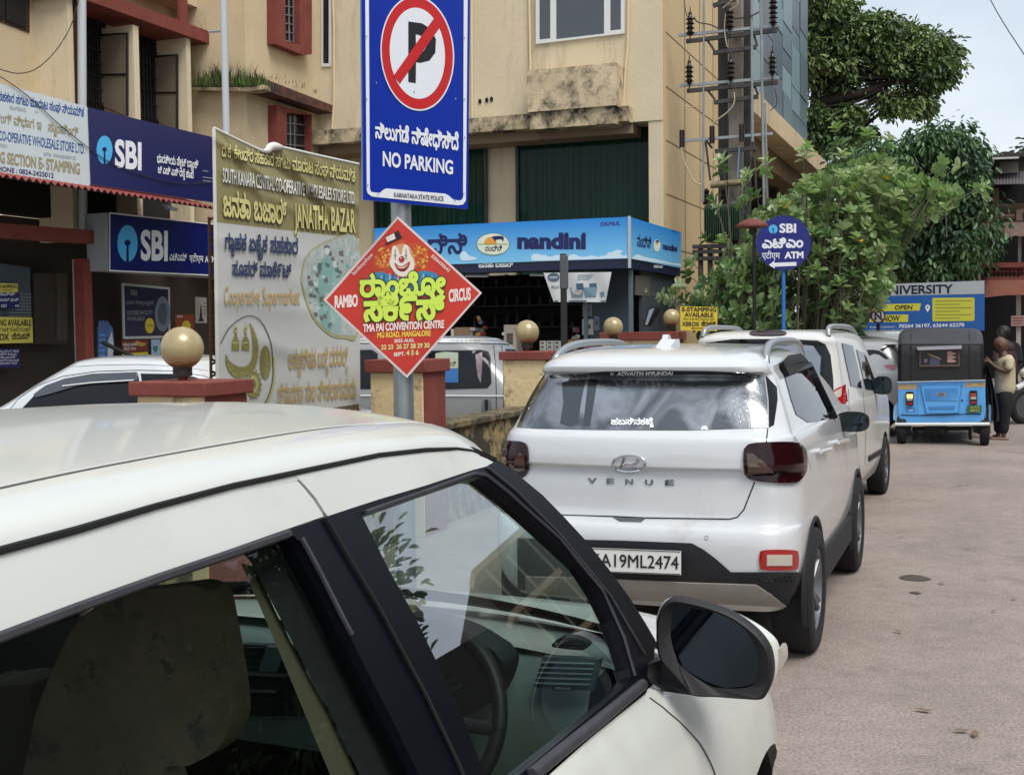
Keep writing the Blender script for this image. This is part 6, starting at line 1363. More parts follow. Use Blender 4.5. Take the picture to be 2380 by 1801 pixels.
for pts in ([(500, 905), (560, 872), (880, 868), (925, 880), (940, 920), (946, 1080), (920, 1112), (560, 1122), (500, 1122)], [(20, 868), (180, 866), (215, 890), (220, 1090), (190, 1118), (20, 1118)], [(1036, 862), (1150, 866), (1300, 885), (1380, 930), (1390, 1080), (1040, 1090)]):
    def f(m): B.patch(m, h5(pts), RUB, .008, 9); 
    w_ = B.part('side_window', f)
    cx_m = sum(p[0] for p in pts)/len(pts); cy_m = sum(p[1] for p in pts)/len(pts)
    def f(m): B.patch(m, h5([(cx_m+(x-cx_m)*.955, cy_m+(y-cy_m)*.93) for x, y in pts]), WIN, .011, 9)
    B.part('pane', f, w_)
def f(m):
    B.patch(m, h5([(600, 1075), (600, 960), (640, 890), (735, 885), (735, 1075)]), M('window sticker blue', '2f6aa8', .5), .013, 8); B.patch(m, h5([(585, 985), (590, 890), (650, 880), (735, 885), (735, 985)]), M('window sticker pale', 'a9b29a', .5), .0145, 8)
    text(m, lambda x, y, o: B.hit(x, y, o), 'ನಂದಿ', h5([(636, 968)])[0], h5([(722, 968)])[0], 7, BLKT, None, .017); B.patch(m, h5([(845, 900), (885, 885), (888, 980), (880, 1080), (862, 1040), (850, 960)]), M('curtain pink', '8f7f84', .7, noise=.5, nscale=30), .013, 7)
B.part('sticker', f)
def f(m): B.patch(m, rrp(*h5([(885, 1180)])[0], *h5([(945, 1280)])[0], 5), CHROME, .008, 6); B.patch(m, rrp(*h5([(893, 1188)])[0], *h5([(938, 1272)])[0], 4), M('recess grey', '6b6d6f', .4), .011, 6); B.patch(m, h5([(905, 1185), (925, 1185), (928, 1240), (918, 1275), (908, 1250)]), BLKM, .016, 5)
B.part('door_handle', f); B.wheel(.55, .62, .28, .28, .16); B.wheel(2.6, .62, .28, .28, .16)
# ================================================================ autorickshaw
hK = rad(20); fK = V((math.sin(hK), math.cos(hK), 0)); rK = V((math.cos(hK), -math.sin(hK), 0)); bK = gnd(2192, 1034); pK = Pl(bK, -fK)
c7 = lambda L: [(2040 + x/5.232, 740 + y/5.232) for x, y in L]
ak = thing('autorickshaw', 'sky blue autorickshaw with a black canopy seen from behind on the open road', 'autorickshaw', bK)
VIN = M('black canopy vinyl', '131315', .55, noise=.25, nscale=5, bump=.3, bscale=14); VING = M('sky lit canopy top', '303136', .6, noise=.2, nscale=5)  # canopy top is coloured lighter for the sky light it faces
KBL = M('rickshaw blue', '5aa6e6', .35, coat=.3, noise=.06, nscale=4); KBD = M('rickshaw blue dark', '3f7fb8', .4)
def kp(x, y, fw=0): px, py = c7([(x, y)])[0]; return Pl(bK + fK*fw, -fK).at(px, py)
rowsk = []
for y, xl, xr, fw in ((760, 243, 1311, .0), (600, 244, 1303, .01), (450, 245, 1295, .02), (330, 246, 1288, .035), (300, 247, 1286, .06), (250, 249, 1282, .14), (200, 254, 1276, .26), (165, 268, 1262, .38), (140, 300, 1240, .50), (122, 360, 1190, .68)):
    n_ = 24; row = []
    for k in range(n_+1):
        u = k/n_; x = xl + (xr-xl)*u; e = max(0, abs(u-.5)*2-.9)/.1; row.append(kp(x, y + 10*e*e - (6*(1-(2*u-1)**2) if y < 200 else 0), fw + .06*e*e))
    rowsk.append(row)
m = MB(); m.grid(rowsk[:5], VIN); m.grid(rowsk[4:], VING)
last = rowsk[-1]; m.grid([last, [p + fK*1.1 - zv*.05 for p in last], [p + fK*1.5 - zv*.35 for p in last]], VING)
for e in (0, -1): col_ = [r_[e] for r_ in rowsk]; m.grid([col_, [p + fK*(1.55 - (p-bK).dot(fK)) for p in col_]], VIN)
m.obj('canopy', ak, smooth=40)
m = MB()
for x in (402, 1112): m.tube([kp(x + (4 if y_ < 300 else 0), y_, f_) for y_, f_ in ((755, -.004), (330, .03), (250, .132), (190, .27), (140, .49))], .005, BLK, 5)
m.tube([kp(x, 312 - (12 if 0 else 0), .035) for x in (250, 500, 800, 1100, 1284)], .005, BLK, 5); m.obj('canopy_seam', ak)
WBR = M('brown window frame', '5b4744', .6)
m = MB(); pp(m, pK, c7([(505, 385), (505, 590), (1002, 585), (990, 375)]), WBR, off=.012, th=.03, holes=[c7([(528, 402), (524, 568), (982, 562), (975, 392)])]); fr_ = m.obj('rear_window', ak, bev=.004)
m = MB(); pp(m, pK, c7([(520, 395), (518, 575), (988, 570), (980, 386)]), M('rickshaw pane', '2b2426', .12), off=.006, th=.01); m.obj('pane', fr_)
m = MB(); 
for pts, cc in (([(600, 420), (760, 480), (770, 505), (640, 460)], '8f7a72'), ([(640, 470), (760, 510), (750, 570), (630, 568)], '4a4f66'), ([(560, 500), (600, 490), (605, 530), (570, 540)], '6a6f86')): flat(m, pK, c7(pts), M('print '+cc, cc, .6), .008)
for y in (430, 475, 520): flat(m, pK, c7(spline([(848, y-20), (880, y-32), (925, y-15), (955, y), (915, y+14), (850, y+12)], 3, True)), M('print c89a94', 'b98f88', .6), .009)
m.obj('sticker', fr_)
m = MB(); m.prism([kp(480, 345, .03), kp(490, 368, .0), kp(1015, 352, .0), kp(1022, 325, .03)], -fK*.09 - zv*.02, M('grey flap', '77777c', .5)); m.obj('window_flap', ak)
m = MB(); pp(m, pK, c7([(248, 775), (250, 1110), (268, 1215), (292, 1268), (1285, 1258), (1300, 1200), (1312, 1100), (1308, 760)]), KBL, th=.06); m.prism([p - fK*-.06 for p in [kp(255, 800), kp(270, 1240), kp(1295, 1235), kp(1300, 790)]], fK*1.6, KBD); bd = m.obj('body', ak, bev=.008)
m = MB(); m.tube([kp(236, 778, -.02), kp(600, 768, -.022), kp(1310, 752, -.02)], .012, CHROME, 8); m.obj('chrome_strip', ak, smooth=50)
m = MB(); TANB = M('tan band', 'b39a70', .5); flat(m, pK, c7([(250, 800), (250, 868), (468, 862), (478, 797)]), TANB); flat(m, pK, c7([(1062, 785), (1064, 838), (1306, 830), (1306, 778)]), TANB); flat(m, pK, c7([(1150, 800), (1210, 798), (1210, 808), (1150, 810)]), M('pale print', 'd8cfa8', .5), .004); flat(m, pK, c7([(1240, 796), (1275, 795), (1275, 806), (1240, 808)]), M('gold print', 'b98f4a', .5), .004); m.obj('tan_band', bd)
m = MB(); hp = spline([(528, 830), (545, 812), (1000, 810), (1012, 830), (985, 1120), (960, 1145), (620, 1150), (590, 1130)], 3, True)
pp(m, pK, c7([(488, 800), (492, 1172), (1066, 1160), (1060, 795)]), KBL, off=.012, th=.012); pp(m, pK, c7(hp), KBL, off=.028, th=.016); hp2 = [pK.at(*p, .0285) for p in c7(hp)]; m.tube(hp2 + hp2[:1], .005, KBD, 5); ht = m.obj('engine_hatch', ak, bev=.006)
m = MB(); gp = [(565, 852), (982, 845), (960, 998), (588, 1004)]; pp(m, pK, c7(gp), KBD, off=.030, th=.004); g2 = [(612, 1068), (942, 1062), (930, 1108), (625, 1114)]; pp(m, pK, c7(g2), KBD, off=.030, th=.004)
for k in range(34): x = 574+k*12; pp(m, pK, c7([(x, 856), (x+(590-x)*.02+3, 998), (x+7, 998), (x+6, 854)]), KBL, off=.036, th=.006)
for k in range(26): x = 622+k*12; pp(m, pK, c7([(x, 1072), (x+2, 1108), (x+6, 1108), (x+6, 1071)]), KBL, off=.036, th=.006)
m.obj('grille', ht)
m = MB(); flat(m, pK, c7(ell(775, 925, 62, 26, 28)), CHROME, .038); flat(m, pK, c7(ell(772, 925, 36, 17, 20)), M('badge dark', '33406a', .4), .039); flat(m, pK, c7([(745, 918), (800, 918), (800, 924), (745, 924)]), CHROME, .040); flat(m, pK, c7([(752, 929), (792, 929), (792, 934), (752, 934)]), CHROME, .040); m.obj('badge', ht)
m = MB(); pp(m, pK, c7(ell(1028, 998, 12, 12, 14)), BLKM, off=.018, th=.01); m.obj('lock', ht)
lit = M('lit tail lamp', 'ffb050', .3, emit=2.2)
for xs, y0, on in ((345, 895, 1), (1120, 880, 0)):
    m = MB(); P = c7(spline([(xs+8, y0), (xs+78, y0), (xs+88, y0+15), (xs+88, y0+150), (xs+78, y0+166), (xs+10, y0+166), (xs, y0+150), (xs, y0+15)], 3, True)); pp(m, pK, P, M('lamp housing black', '1a1417', .3), off=.03, th=.03); tl = m.obj('tail_lamp', ak, bev=.006)
    m = MB()
    for a0, a1, mt in ((6, 28, LENS), (28, 72, lit if on else M('red amber lens', 'a03c2a', .15, coat=1)), (74, 104, LENSW), (126, 156, LENSR)): pp(m, pK, c7([(xs+10, y0+a0), (xs+10, y0+a1), (xs+78, y0+a1), (xs+78, y0+a0)]), mt, off=.037, th=.007)
    m.obj('lamp_lens', tl)
m = MB(); pp(m, pK, c7([(1088, 1062), (1088, 1144), (1262, 1140), (1262, 1055)]), M('green number plate', '2c5f3a', .5), off=.03, th=.012); npl = m.obj('number_plate', ak); m = MB()
text(m, pK.at, 'KA19 AC', c7([(1130, 1093)])[0], c7([(1240, 1090)])[0], 5, M('yellow lettering', 'b9b04a', .5), None, .033, bold=.02); text(m, pK.at, '4521', c7([(1120, 1132)])[0], c7([(1235, 1129)])[0], 5, M('yellow lettering', 'b9b04a', .5), None, .033, bold=.02); m.obj('lettering', npl)
m = MB(); flat(m, pK, c7([(345, 1080), (350, 1140), (455, 1136), (455, 1078)]), KBD, .004); flat(m, pK, c7([(370, 1112), (372, 1128), (430, 1126), (430, 1110)]), M('sticker pale blue', '9cc6e8', .5), .005); m.obj('sticker', bd)
m = MB(); m.tube([kp(285, 1172, -.004), kp(490, 1178, -.004), kp(780, 1172, -.02), kp(1065, 1160, -.004), kp(1255, 1162, -.004)], .007, BLKM, 6); m.obj('body_seam', bd)
m = MB(); P = [kp(222, 1288, -.08), kp(500, 1288, -.10), kp(1050, 1286, -.10), kp(1350, 1284, -.08)]; m.tube([P[0] + fK*.15, *P, P[-1] + fK*.15], .024, M('white bumper bar', 'd9dbd9', .3, coat=.5), 10); m.obj('bumper', ak, smooth=50)
for xa, xb in ((190, 268), (1306, 1384)):
    m = MB(); P = c7(spline([(xa+8, 1080), (xa+30, 1050), (xb-20, 1050), (xb-2, 1085), (xb, 1235), (xa+6, 1235), (xa, 1160)], 4, True)); pp(m, pK, P, M('mudguard pale blue', '8fbfe6', .4, coat=.3), off=-.05, th=.5); m.obj('mudguard', ak, bev=.02)
for xa, xb, y0 in ((232, 352, 1400), (1240, 1356, 1390)):
    a_, b_ = kp(xa, 1530, .12), kp(xb, 1530, .12); c_ = (a_+b_)/2; c_.z = .2; m = MB(); w2 = (b_-a_).length
    m.lathe(c_, [(.06, w2*.4), (.15, w2*.5), (.185, w2*.45), (.20, w2*.3), (.20, -w2*.3), (.185, -w2*.45), (.15, -w2*.5), (.06, -w2*.4), (0, -w2*.4)], TYRE, 30, rK); m.obj('wheel', ak, smooth=40)
    m = MB(); pp(m, pK, c7([(xa-20, 1305), (xa-18, 1400), (xb+20 if xa < 500 else xb+15, 1400), (xb+60 if xa < 500 else xb+18, 1340), (xb+60 if xa < 500 else xb+18, 1305)] if xa < 500 else [(xa-90, 1305), (xa-90, 1380), (xa-10, 1405), (xb+16, 1400), (xb+16, 1300)]), RUB, off=-.1, th=.03); m.obj('mud_flap', ak)
m = MB(); c_ = kp(780, 1370, .25); m.ball(c_, .085, M('gearbox', '2c2a2a', .6, noise=.3, nscale=20), 18); m.tube([kp(420, 1340, .25), kp(1140, 1335, .25)], .03, BLKM, 8); m.tube([kp(455, 1320, .2), kp(470, 1400, .2), kp(440, 1480, .2)], .022, BLKM, 6); m.tube([kp(1130, 1310, .2), kp(1120, 1400, .2), kp(1128, 1475, .2)], .022, BLKM, 6); m.box(kp(660, 1350, .3), (.22, .25, .13), BLKM, Matrix(((rK.x, fK.x, 0), (rK.y, fK.y, 0), (0, 0, 1)))); m.obj('axle', ak, smooth=40)
c_ = bK + fK*2.3; m = MB(); m.lathe(c_ + zv*.2, [(0, .04), (.12, .05), (.19, .04), (.2, 0), (.19, -.04), (0, -.05)], TYRE, 24, rK); m.obj('wheel', ak, smooth=40)
m = MB(); P = [kp(248, 800, 1.6), kp(1308, 790, 1.6), kp(1308, 1290, 1.6), kp(248, 1290, 1.6)]; m.prism([bK + fK*1.6 + rK*(x*.6) + zv*z for x, z in ((-1, .35), (1, .35), (1, .9), (-1, .9))], fK*.75, KBD); m.obj('front_body', ak, bev=.05)
# black side curtain hanging by the driver's side
m = MB(); rows_ = []
for k in range(15):
    u = k/14; x0, x1 = 1308 + 8*u, 1330 + 150*math.sin(u*1.5)*(1 if u < .95 else 1); y = 560 + 690*u; rows_.append([kp(x0 + (x1-x0)*j/10, y + 10*math.sin(j), .05 + .05*math.sin(j*1.7 + u*3)) for j in range(11)])
m.grid(rows_, M('black curtain cloth', '15161b', .75, noise=.3, nscale=8)); t = tag(m.obj('curtain', None, smooth=60), 'black rain curtain hanging from the side of the autorickshaw in the man\'s hands', 'curtain')
# ================================================================ people
def skin(name, J, E, mat, parent, sub=2, root=0, extra=None):
    """one continuous body grown round connected joints, a radius at each"""
    me = bpy.data.meshes.new(name); me.from_pydata([tuple(j[0]) for j in J], E, []); me.materials.append(mat)
    o = bpy.data.objects.new(name, me); COL.objects.link(o)
    sk = o.modifiers.new('skin', 'SKIN'); sk.use_smooth_shade = True
    for i, j in enumerate(J): me.skin_vertices[0].data[i].radius = (j[1], j[2] if len(j) > 2 else j[1]); me.skin_vertices[0].data[i].use_root = (i == root)
    sb = o.modifiers.new('sub', 'SUBSURF'); sb.levels = sb.render_levels = sub
    dg = bpy.context.evaluated_depsgraph_get(); m2 = bpy.data.meshes.new_from_object(o.evaluated_get(dg)); o.modifiers.clear(); o.data = m2; m2.name = name
    if extra:
        bq = bmesh.new(); bq.from_mesh(m2); e_ = extra.mesh('e'); bq.from_mesh(e_); bq.to_mesh(m2); bq.free(); bpy.data.meshes.remove(e_)
    m2.shade_smooth()
    o.parent = parent; o.matrix_parent_inverse = parent.matrix_basis.inverted(); return o
SKN = M('brown skin', '5d4034', .55, noise=.08, nscale=12); SHIRT = M('cream shirt cloth', 'bdb092', .85, noise=.10, nscale=7, bump=.3, bscale=30); TRS = M('black trouser cloth', '14151a', .85); HAIR = M('black hair', '0f0d0d', .6)
gM = gnd(2333, 1021); man = thing('person', 'bald man in a cream short sleeved shirt and black trousers holding the rickshaw curtain', 'person', gM)
pm = Pl(gM, -fK); h7 = lambda x, y, fw=0: Pl(gM + fK*fw, -fK).at(2040 + x/5.232, 740 + y/5.232)
# skeleton: 0 pelvis 1 waist 2 chest 3 neck 4 head-base, arms, legs
J = [(h7(1545, 945), .115), (h7(1545, 800), .12), (h7(1545, 620), .12), (h7(1548, 500), .09), (h7(1532, 440), .052), (h7(1522, 385), .055), 
     (h7(1600, 520, -.16), .055), (h7(1588, 655, -.20), .043), (h7(1470, 620, -.18), .036), (h7(1392, 560, -.14), .028), (h7(1352, 522, -.10), .026, .034),
     (h7(1500, 530, .16), .052), (h7(1440, 640, .16), .04), (h7(1390, 560, .1), .033), (h7(1345, 500, .05), .026, .034),
     (h7(1560, 990, -.08), .085), (h7(1545, 1200, -.08), .062), (h7(1530, 1400, -.08), .042), (h7(1530, 1452, -.08), .035), (h7(1440, 1470, -.09), .03),
     (h7(1500, 990, .08), .085), (h7(1475, 1200, .08), .062), (h7(1468, 1390, .08), .042), (h7(1465, 1435, .08), .035), (h7(1390, 1455, .08), .03)]
for j in J:
    if j[0].z < .03: j[0].z = .03
E_ = [(0,1),(1,2),(2,3),(3,4),(4,5),(3,6),(6,7),(7,8),(8,9),(9,10),(3,11),(11,12),(12,13),(13,14),(0,15),(15,16),(16,17),(17,18),(18,19),(0,20),(20,21),(21,22),(22,23),(23,24)]
def head_shape(base, f, tilt=.25, k=1.0, skm=None):
    """skull, brow, nose, cheeks and jaw as one displaced surface, merged into the body mesh"""
    up = (zv + f*tilt).normalized(); f = (f - up*f.dot(up)).normalized(); sd_ = f.cross(up); c = base + up*.10*k; mb = MB(); rows = []
    for i in range(21):
        th = math.pi*i/20; row = []
        for j in range(28):
            ph = 2*math.pi*j/28; x, y, z = math.sin(th)*math.cos(ph), math.sin(th)*math.sin(ph), -math.cos(th)
            jaw = max(0, -z); fx = .098*x*(1 - .10*jaw*(x < 0)) + (.012*jaw if x > .2 else 0); sy = .076*y*(1 - .30*jaw*jaw); up_ = .118*z
            nose = math.exp(-((y/.16)**2)-((z+.12)/.20)**2)*(x > 0)*.026; brow = math.exp(-((z-.18)/.10)**2)*(x > .5)*.006; lip = math.exp(-((z+.45)/.08)**2-(y/.3)**2)*(x > .3)*.006; eye = -math.exp(-((abs(y)-.36)/.14)**2-((z-.05)/.10)**2)*(x > .5)*.008
            row.append(c + f*(fx+nose+brow+lip+eye)*k + sd_*sy*k + up*up_*k)
        rows.append(row)
    mb.grid(rows, skm or SKN, closed=True)
    for sg in (-1, 1): mb.ball(c + sd_*.078*sg*k - f*.01 - up*.005, .026*k, skm or SKN, 10, (.6, .6, 1.2))
    return c, up, mb
fd = (-rK*.97 + fK*.2).normalized()
hc, hu, hm = head_shape(J[5][0] - zv*.03, fd, .30, 1.05)
def fingers(J, E, i, d, up, curl=.6):
    """four fingers of unequal length and a thumb, bent at the knuckle"""
    base = J[i][0]; sd = d.cross(up).normalized()
    for q_, L in zip((-.027, -.009, .009, .026), (.066, .075, .07, .055)):
        k = len(J); a = base + sd*q_ + d*.045; J += [(a, .0095), (a + d*L*.5, .0085), (a + d*L*.7 - up*L*.5*curl, .0075)]; E += [(i, k), (k, k+1), (k+1, k+2)]
    k = len(J); a = base + up*.02 + d*.01; J += [(a + up*.012, .010), (a + up*.030 + d*.03, .009)]; E += [(i, k), (k, k+1)]
fingers(J, E_, 10, (-rK).normalized(), zv); fingers(J, E_, 14, (-rK).normalized(), zv)
skin('body', J, E_, SKN, man, extra=hm)
SJ = [(h7(1548, 965), .158), (h7(1548, 800), .158), (h7(1550, 620), .155), (h7(1556, 495), .125), (h7(1542, 438), .072), (h7(1602, 520, -.165), .073), (h7(1592, 640, -.20), .066), (h7(1500, 530, .165), .068), (h7(1445, 630, .165), .060)]
skin('shirt', SJ, [(0,1),(1,2),(2,3),(3,4),(3,5),(5,6),(3,7),(7,8)], SHIRT, man)
TJ = [(h7(1548, 800), .13), (h7(1545, 900), .15), (h7(1560, 1000, -.08), .105), (h7(1545, 1200, -.08), .082), (h7(1530, 1410, -.08), .07), (h7(1500, 1000, .08), .105), (h7(1475, 1200, .08), .085), (h7(1468, 1400, .08), .07)]
skin('trousers', TJ, [(0,1),(1,2),(2,3),(3,4),(1,5),(5,6),(6,7)], TRS, man)
sdv = fd.cross(hu).normalized()
m = MB()
for sg in (-1, 1): e0 = hc + fd*.082 + sdv*.032*sg + hu*.012; m.tube([e0 + sdv*.024*math.cos(t) + hu*.018*math.sin(t) for t in [k*.524 for k in range(13)]], .0035, BLK, 5); m.tube([hc + fd*.08 + sdv*.06*sg + hu*.014, hc + sdv*.082*sg + hu*.014], .003, BLK, 5)
m.obj('spectacles', man)
m = MB()
for q_ in (-.03, .03): m.ball(hc + fd*.078 + sdv*q_ + hu*.012, .009, M('eye', '1c1512', .3), 8)
m.ball(hc + fd*.083 - hu*.062, .018, M('lips', '54302a', .6), 10, (.6, 1.1, .45)); m.ball(hc + fd*.09 - hu*.043, .019, HAIR, 10, (.5, 1.3, .4)); m.obj('face_detail', man)
m = MB()
for i_ in (18, 23): a = J[i_][0]; b = J[i_+1][0]; m.box(V(((a.x+b.x)/2, (a.y+b.y)/2, .018)), (.25, .09, .03), M('sandal', '8a6f5f', .7), Matrix.Rotation(-hK, 3, 'Z'))
m.obj('sandal', man, bev=.008)
# motorcycle and its rider at the edge of the road
gB = gnd(2376, 985); gB.z = 0
hB = rad(70); fBk = V((math.sin(hB)*-1, math.cos(hB)*1, 0)); 
mcl = thing('motorcycle', 'dark motorcycle with white fairing half cut off by the right edge of the photo', 'motorcycle', gB)
dB = V((.90, .43, 0)).normalized(); 
def bk(a, z, s_=0): return gB + dB*a + zv*z + V((-dB.y, dB.x, 0))*s_
for a in (0.0, 1.28):
    m = MB(); ax = V((-dB.y, dB.x, 0)); m.lathe(bk(a, .30), [(.20, .05), (.26, .06), (.30, .03), (.30, -.03), (.26, -.06), (.20, -.05)], TYRE, 36, ax); w_ = m.obj('wheel', mcl, smooth=40)
    m = MB(); m.lathe(bk(a, .30), [(0, .05), (.05, .05), (.06, .02), (.20, .02), (.205, .04), (.2, -.04), (0, -.05)], ALLOY, 24, ax); m.obj('rim', w_)
m = MB(); m.tube([bk(0, .30, .09), bk(.12, .75, .09), bk(.25, 1.0, .09)], .025, CHROME, 8); m.tube([bk(0, .30, -.09), bk(.12, .75, -.09), bk(.25, 1.0, -.09)], .025, CHROME, 8); m.tube([bk(.22, 1.02, .36), bk(.2, 1.05, .2), bk(.2, 1.05, -.2), bk(.22, 1.02, -.36)], .016, BLK, 8); m.obj('fork', mcl, smooth=40)
m = MB(); m.ball(bk(.16, .86), .15, M('white fairing', 'c9cbcc', .3, coat=.5), 20, (.9, .7, .9)); m.tube([bk(-.16, .60), bk(0, .66), bk(.2, .60)], .055, M('white fairing', 'c9cbcc', .3, coat=.5), 10); m.obj('fairing', mcl, smooth=60)
m = MB(); m.ball(bk(.02, .86), .075, LENSW, 16); m.obj('headlight', mcl, smooth=60)
m = MB(); m.ball(bk(.60, .80), .2, M('tank black', '121318', .2, coat=1), 20, (1.2, .7, .75)); m.tube([bk(.3, .7), bk(.7, .45), bk(1.2, .5)], .09, BLKM, 10); m.obj('tank', mcl, smooth=60)
m = MB(); m.tube([bk(.8, .78), bk(1.1, .80), bk(1.5, .86)], [.10, .12, .08], M('seat vinyl', '18181a', .6), 10); m.obj('seat', mcl, smooth=60)
for sg in (-1, 1): m = MB(); m.tube([bk(.24, 1.03, .3*sg), bk(.2, 1.18, .36*sg)], .008, BLK, 5); m.ball(bk(.19, 1.21, .38*sg), .06, BLK, 12, (.5, 1, .7)); m.obj('mirror', mcl, smooth=60)
def copy_tree(o, par=None):
    c = o.copy(); COL.objects.link(c); c.parent = par
    for ch in list(o.children): copy_tree(ch, c)
    return c
mcl['group'] = 'motorcycles parked at the right edge'
for dx, dy, lab in ((.35, 2.6, 'second dark motorcycle parked behind the rider, half hidden'), (-.25, 5.0, 'dark motorcycle standing farthest back by the house wall')):
    c = copy_tree(mcl); c.location = mcl.location + V((dx, dy, 0)); c['label'] = lab
rd = thing('person', 'dark haired rider in a maroon shirt with a black backpack behind the bald man', 'person', bk(1.0, 0))
oR_ = atd(2040+1525/5.232, 740+150/5.232, 20.6); MAR = M('maroon cloth', '331820', .85); SKD = M('dark brown skin', '2f221d', .6)
q7 = lambda x, y, dy=0: atd(2040 + x/5.232, 740 + y/5.232, 20.6 + dy)
J = [(q7(1610, 800), .13), (q7(1590, 600), .13), (q7(1570, 380), .12), (q7(1548, 300), .10), (q7(1530, 245), .05), (q7(1450, 380, -.1), .055), (q7(1420, 560, -.2), .045), (q7(1500, 700, -.3), .036), (q7(1640, 400, .2), .055), (q7(1600, 600, .2), .045), (q7(1560, 820, -.2), .09), (q7(1500, 960, -.2), .06), (q7(1560, 1100, -.1), .05), (q7(1650, 820, .25), .09), (q7(1600, 960, .25), .06), (q7(1640, 1100, .25), .05)]
E_ = [(0,1),(1,2),(2,3),(3,4),(3,5),(5,6),(6,7),(3,8),(8,9),(0,10),(10,11),(11,12),(0,13),(13,14),(14,15)]
fr2 = V((-.75, -.65, 0)).normalized(); hc2, hu2, hm2 = head_shape(J[4][0] - zv*.02, fr2, .1, 1.05, SKD); skin('body', J, E_, SKD, rd, extra=hm2)
skin('shirt', [(q7(1605, 780), .17), (q7(1590, 600), .165), (q7(1570, 390), .155), (q7(1540, 280), .10), (q7(1450, 380, -.1), .068), (q7(1425, 540, -.2), .056), (q7(1640, 400, .2), .068), (q7(1602, 590, .2), .056)], [(0,1),(1,2),(2,3),(3,4),(4,5),(3,6),(6,7)], MAR, rd)
skin('trousers', [(q7(1610, 790), .15, .13), (q7(1560, 830, -.2), .10), (q7(1500, 960, -.2), .075), (q7(1560, 1090, -.1), .065), (q7(1650, 830, .25), .10), (q7(1600, 960, .25), .075), (q7(1640, 1090, .25), .065)], [(0,1),(1,2),(2,3),(0,4),(4,5),(5,6)], TRS, rd)
m = MB(); m.ball(hc2 + hu2*.030 - fr2*.022, .118, HAIR, 20, (.95, .95, .95)); m.obj('hair', rd, smooth=70)
m = MB(); P = [q7(x, y, .05) for x, y in spline([(1610, 300), (1700, 300), (1745, 380), (1755, 560), (1720, 660), (1640, 650), (1600, 500)], 3, True)]; m.prism(P, V((.1, .22, 0)), M('black backpack', '16171c', .7)); tag(m.obj('backpack', None, bev=.03), 'black backpack worn by the rider behind the bald man', 'backpack')
# ================================================================ cars at the gate behind the autorickshaw
def gate_car(name, label, t_near, o_rear, L, hw, slices, wheels, mat):
    O_ = FR(t_near + hw, o_rear, 0); r_ = thing(name, label, 'car', O_); return r_, Body(O_, ST - math.pi/2, slices, r_, wheels, .31, mat)
GSIL = M('silver grey paint', 'a5a6a6', .3, metal=.4, coat=.6)
u4 = lambda L: [(1840 + x/4.424, 640 + y/4.424) for x, y in L]
g1, B = gate_car('hatchback_car', 'silver hatchback with a pale red tail lamp just left of the autorickshaw', 19.0, -.95, 3.6, .80, [(.3,.72,.1,3.5,.1,.3),(.5,.79,.0,3.6,.14,.4),(.8,.80,.0,3.55,.14,.4),(.95,.79,.03,3.4,.14,.4),(1.0,.77,.06,2.9,.16,.3),(1.25,.69,.24,2.5,.18,.2),(1.38,.64,.32,2.2,.18,.2),(1.40,.62,.12,2.1,.15,.2),(1.43,.58,.15,2.0,.15,.2),(1.46,.5,.4,1.8,.2,.2),(1.475,.3,.7,1.5,.1,.1)], ((.65, .74, .3), (2.8, .74, .3)), GSIL)
def f(m): B.patch(m, u4([(700, 745), (740, 768), (830, 765), (900, 775), (960, 815), (1000, 860), (960, 858), (900, 815), (850, 805), (800, 825), (785, 860), (740, 800)]), WIND, .006, 6)
B.part('side_window', f)
def f(m): B.patch(m, u4([(950, 925), (1000, 918), (1062, 922), (1062, 970), (1030, 972), (975, 950)]), M('pale red lens', 'b0555a', .15, coat=1), .012, 6)
B.part('tail_lamp', f)
def f(m): B.patch(m, u4([(910, 760), (990, 726), (1000, 735), (935, 780)]), BLKM, .010, 6)
B.part('spoiler_tip', f)
B.wheel(.65, .7, .3, .3, .18); B.wheel(2.8, .7, .3, .3, .18)
g2_, B = gate_car('suv_car', 'white sport utility with grey roof rails standing beyond the silver hatchback', 22.3, -.5, 4.2, .86, [(.35,.78,.1,4.1,.1,.3),(.6,.86,.0,4.2,.14,.4),(.95,.86,.0,4.1,.14,.4),(1.05,.84,.04,3.2,.16,.4),(1.3,.77,.16,2.9,.18,.2),(1.48,.71,.25,2.6,.2,.2),(1.54,.64,.3,2.5,.2,.2),(1.58,.5,.5,2.3,.2,.2),(1.60,.3,.8,2,.1,.1)], ((.8, .8, .34), (3.3, .8, .34)), WPAINT)
def f(m): B.patch(m, u4([(640, 665), (800, 655), (1000, 672), (1110, 690), (1110, 760), (850, 745), (640, 715)]), WIN, .006, 7)
B.part('side_window', f)
def f(m): B.line(m, u4([(640, 640), (820, 648), (1000, 668), (1100, 682)]), SIL, .03, .03)
B.part('roof_rail', f); B.wheel(.8, .76, .34, .34, .2); B.wheel(3.3, .76, .34, .34, .2)
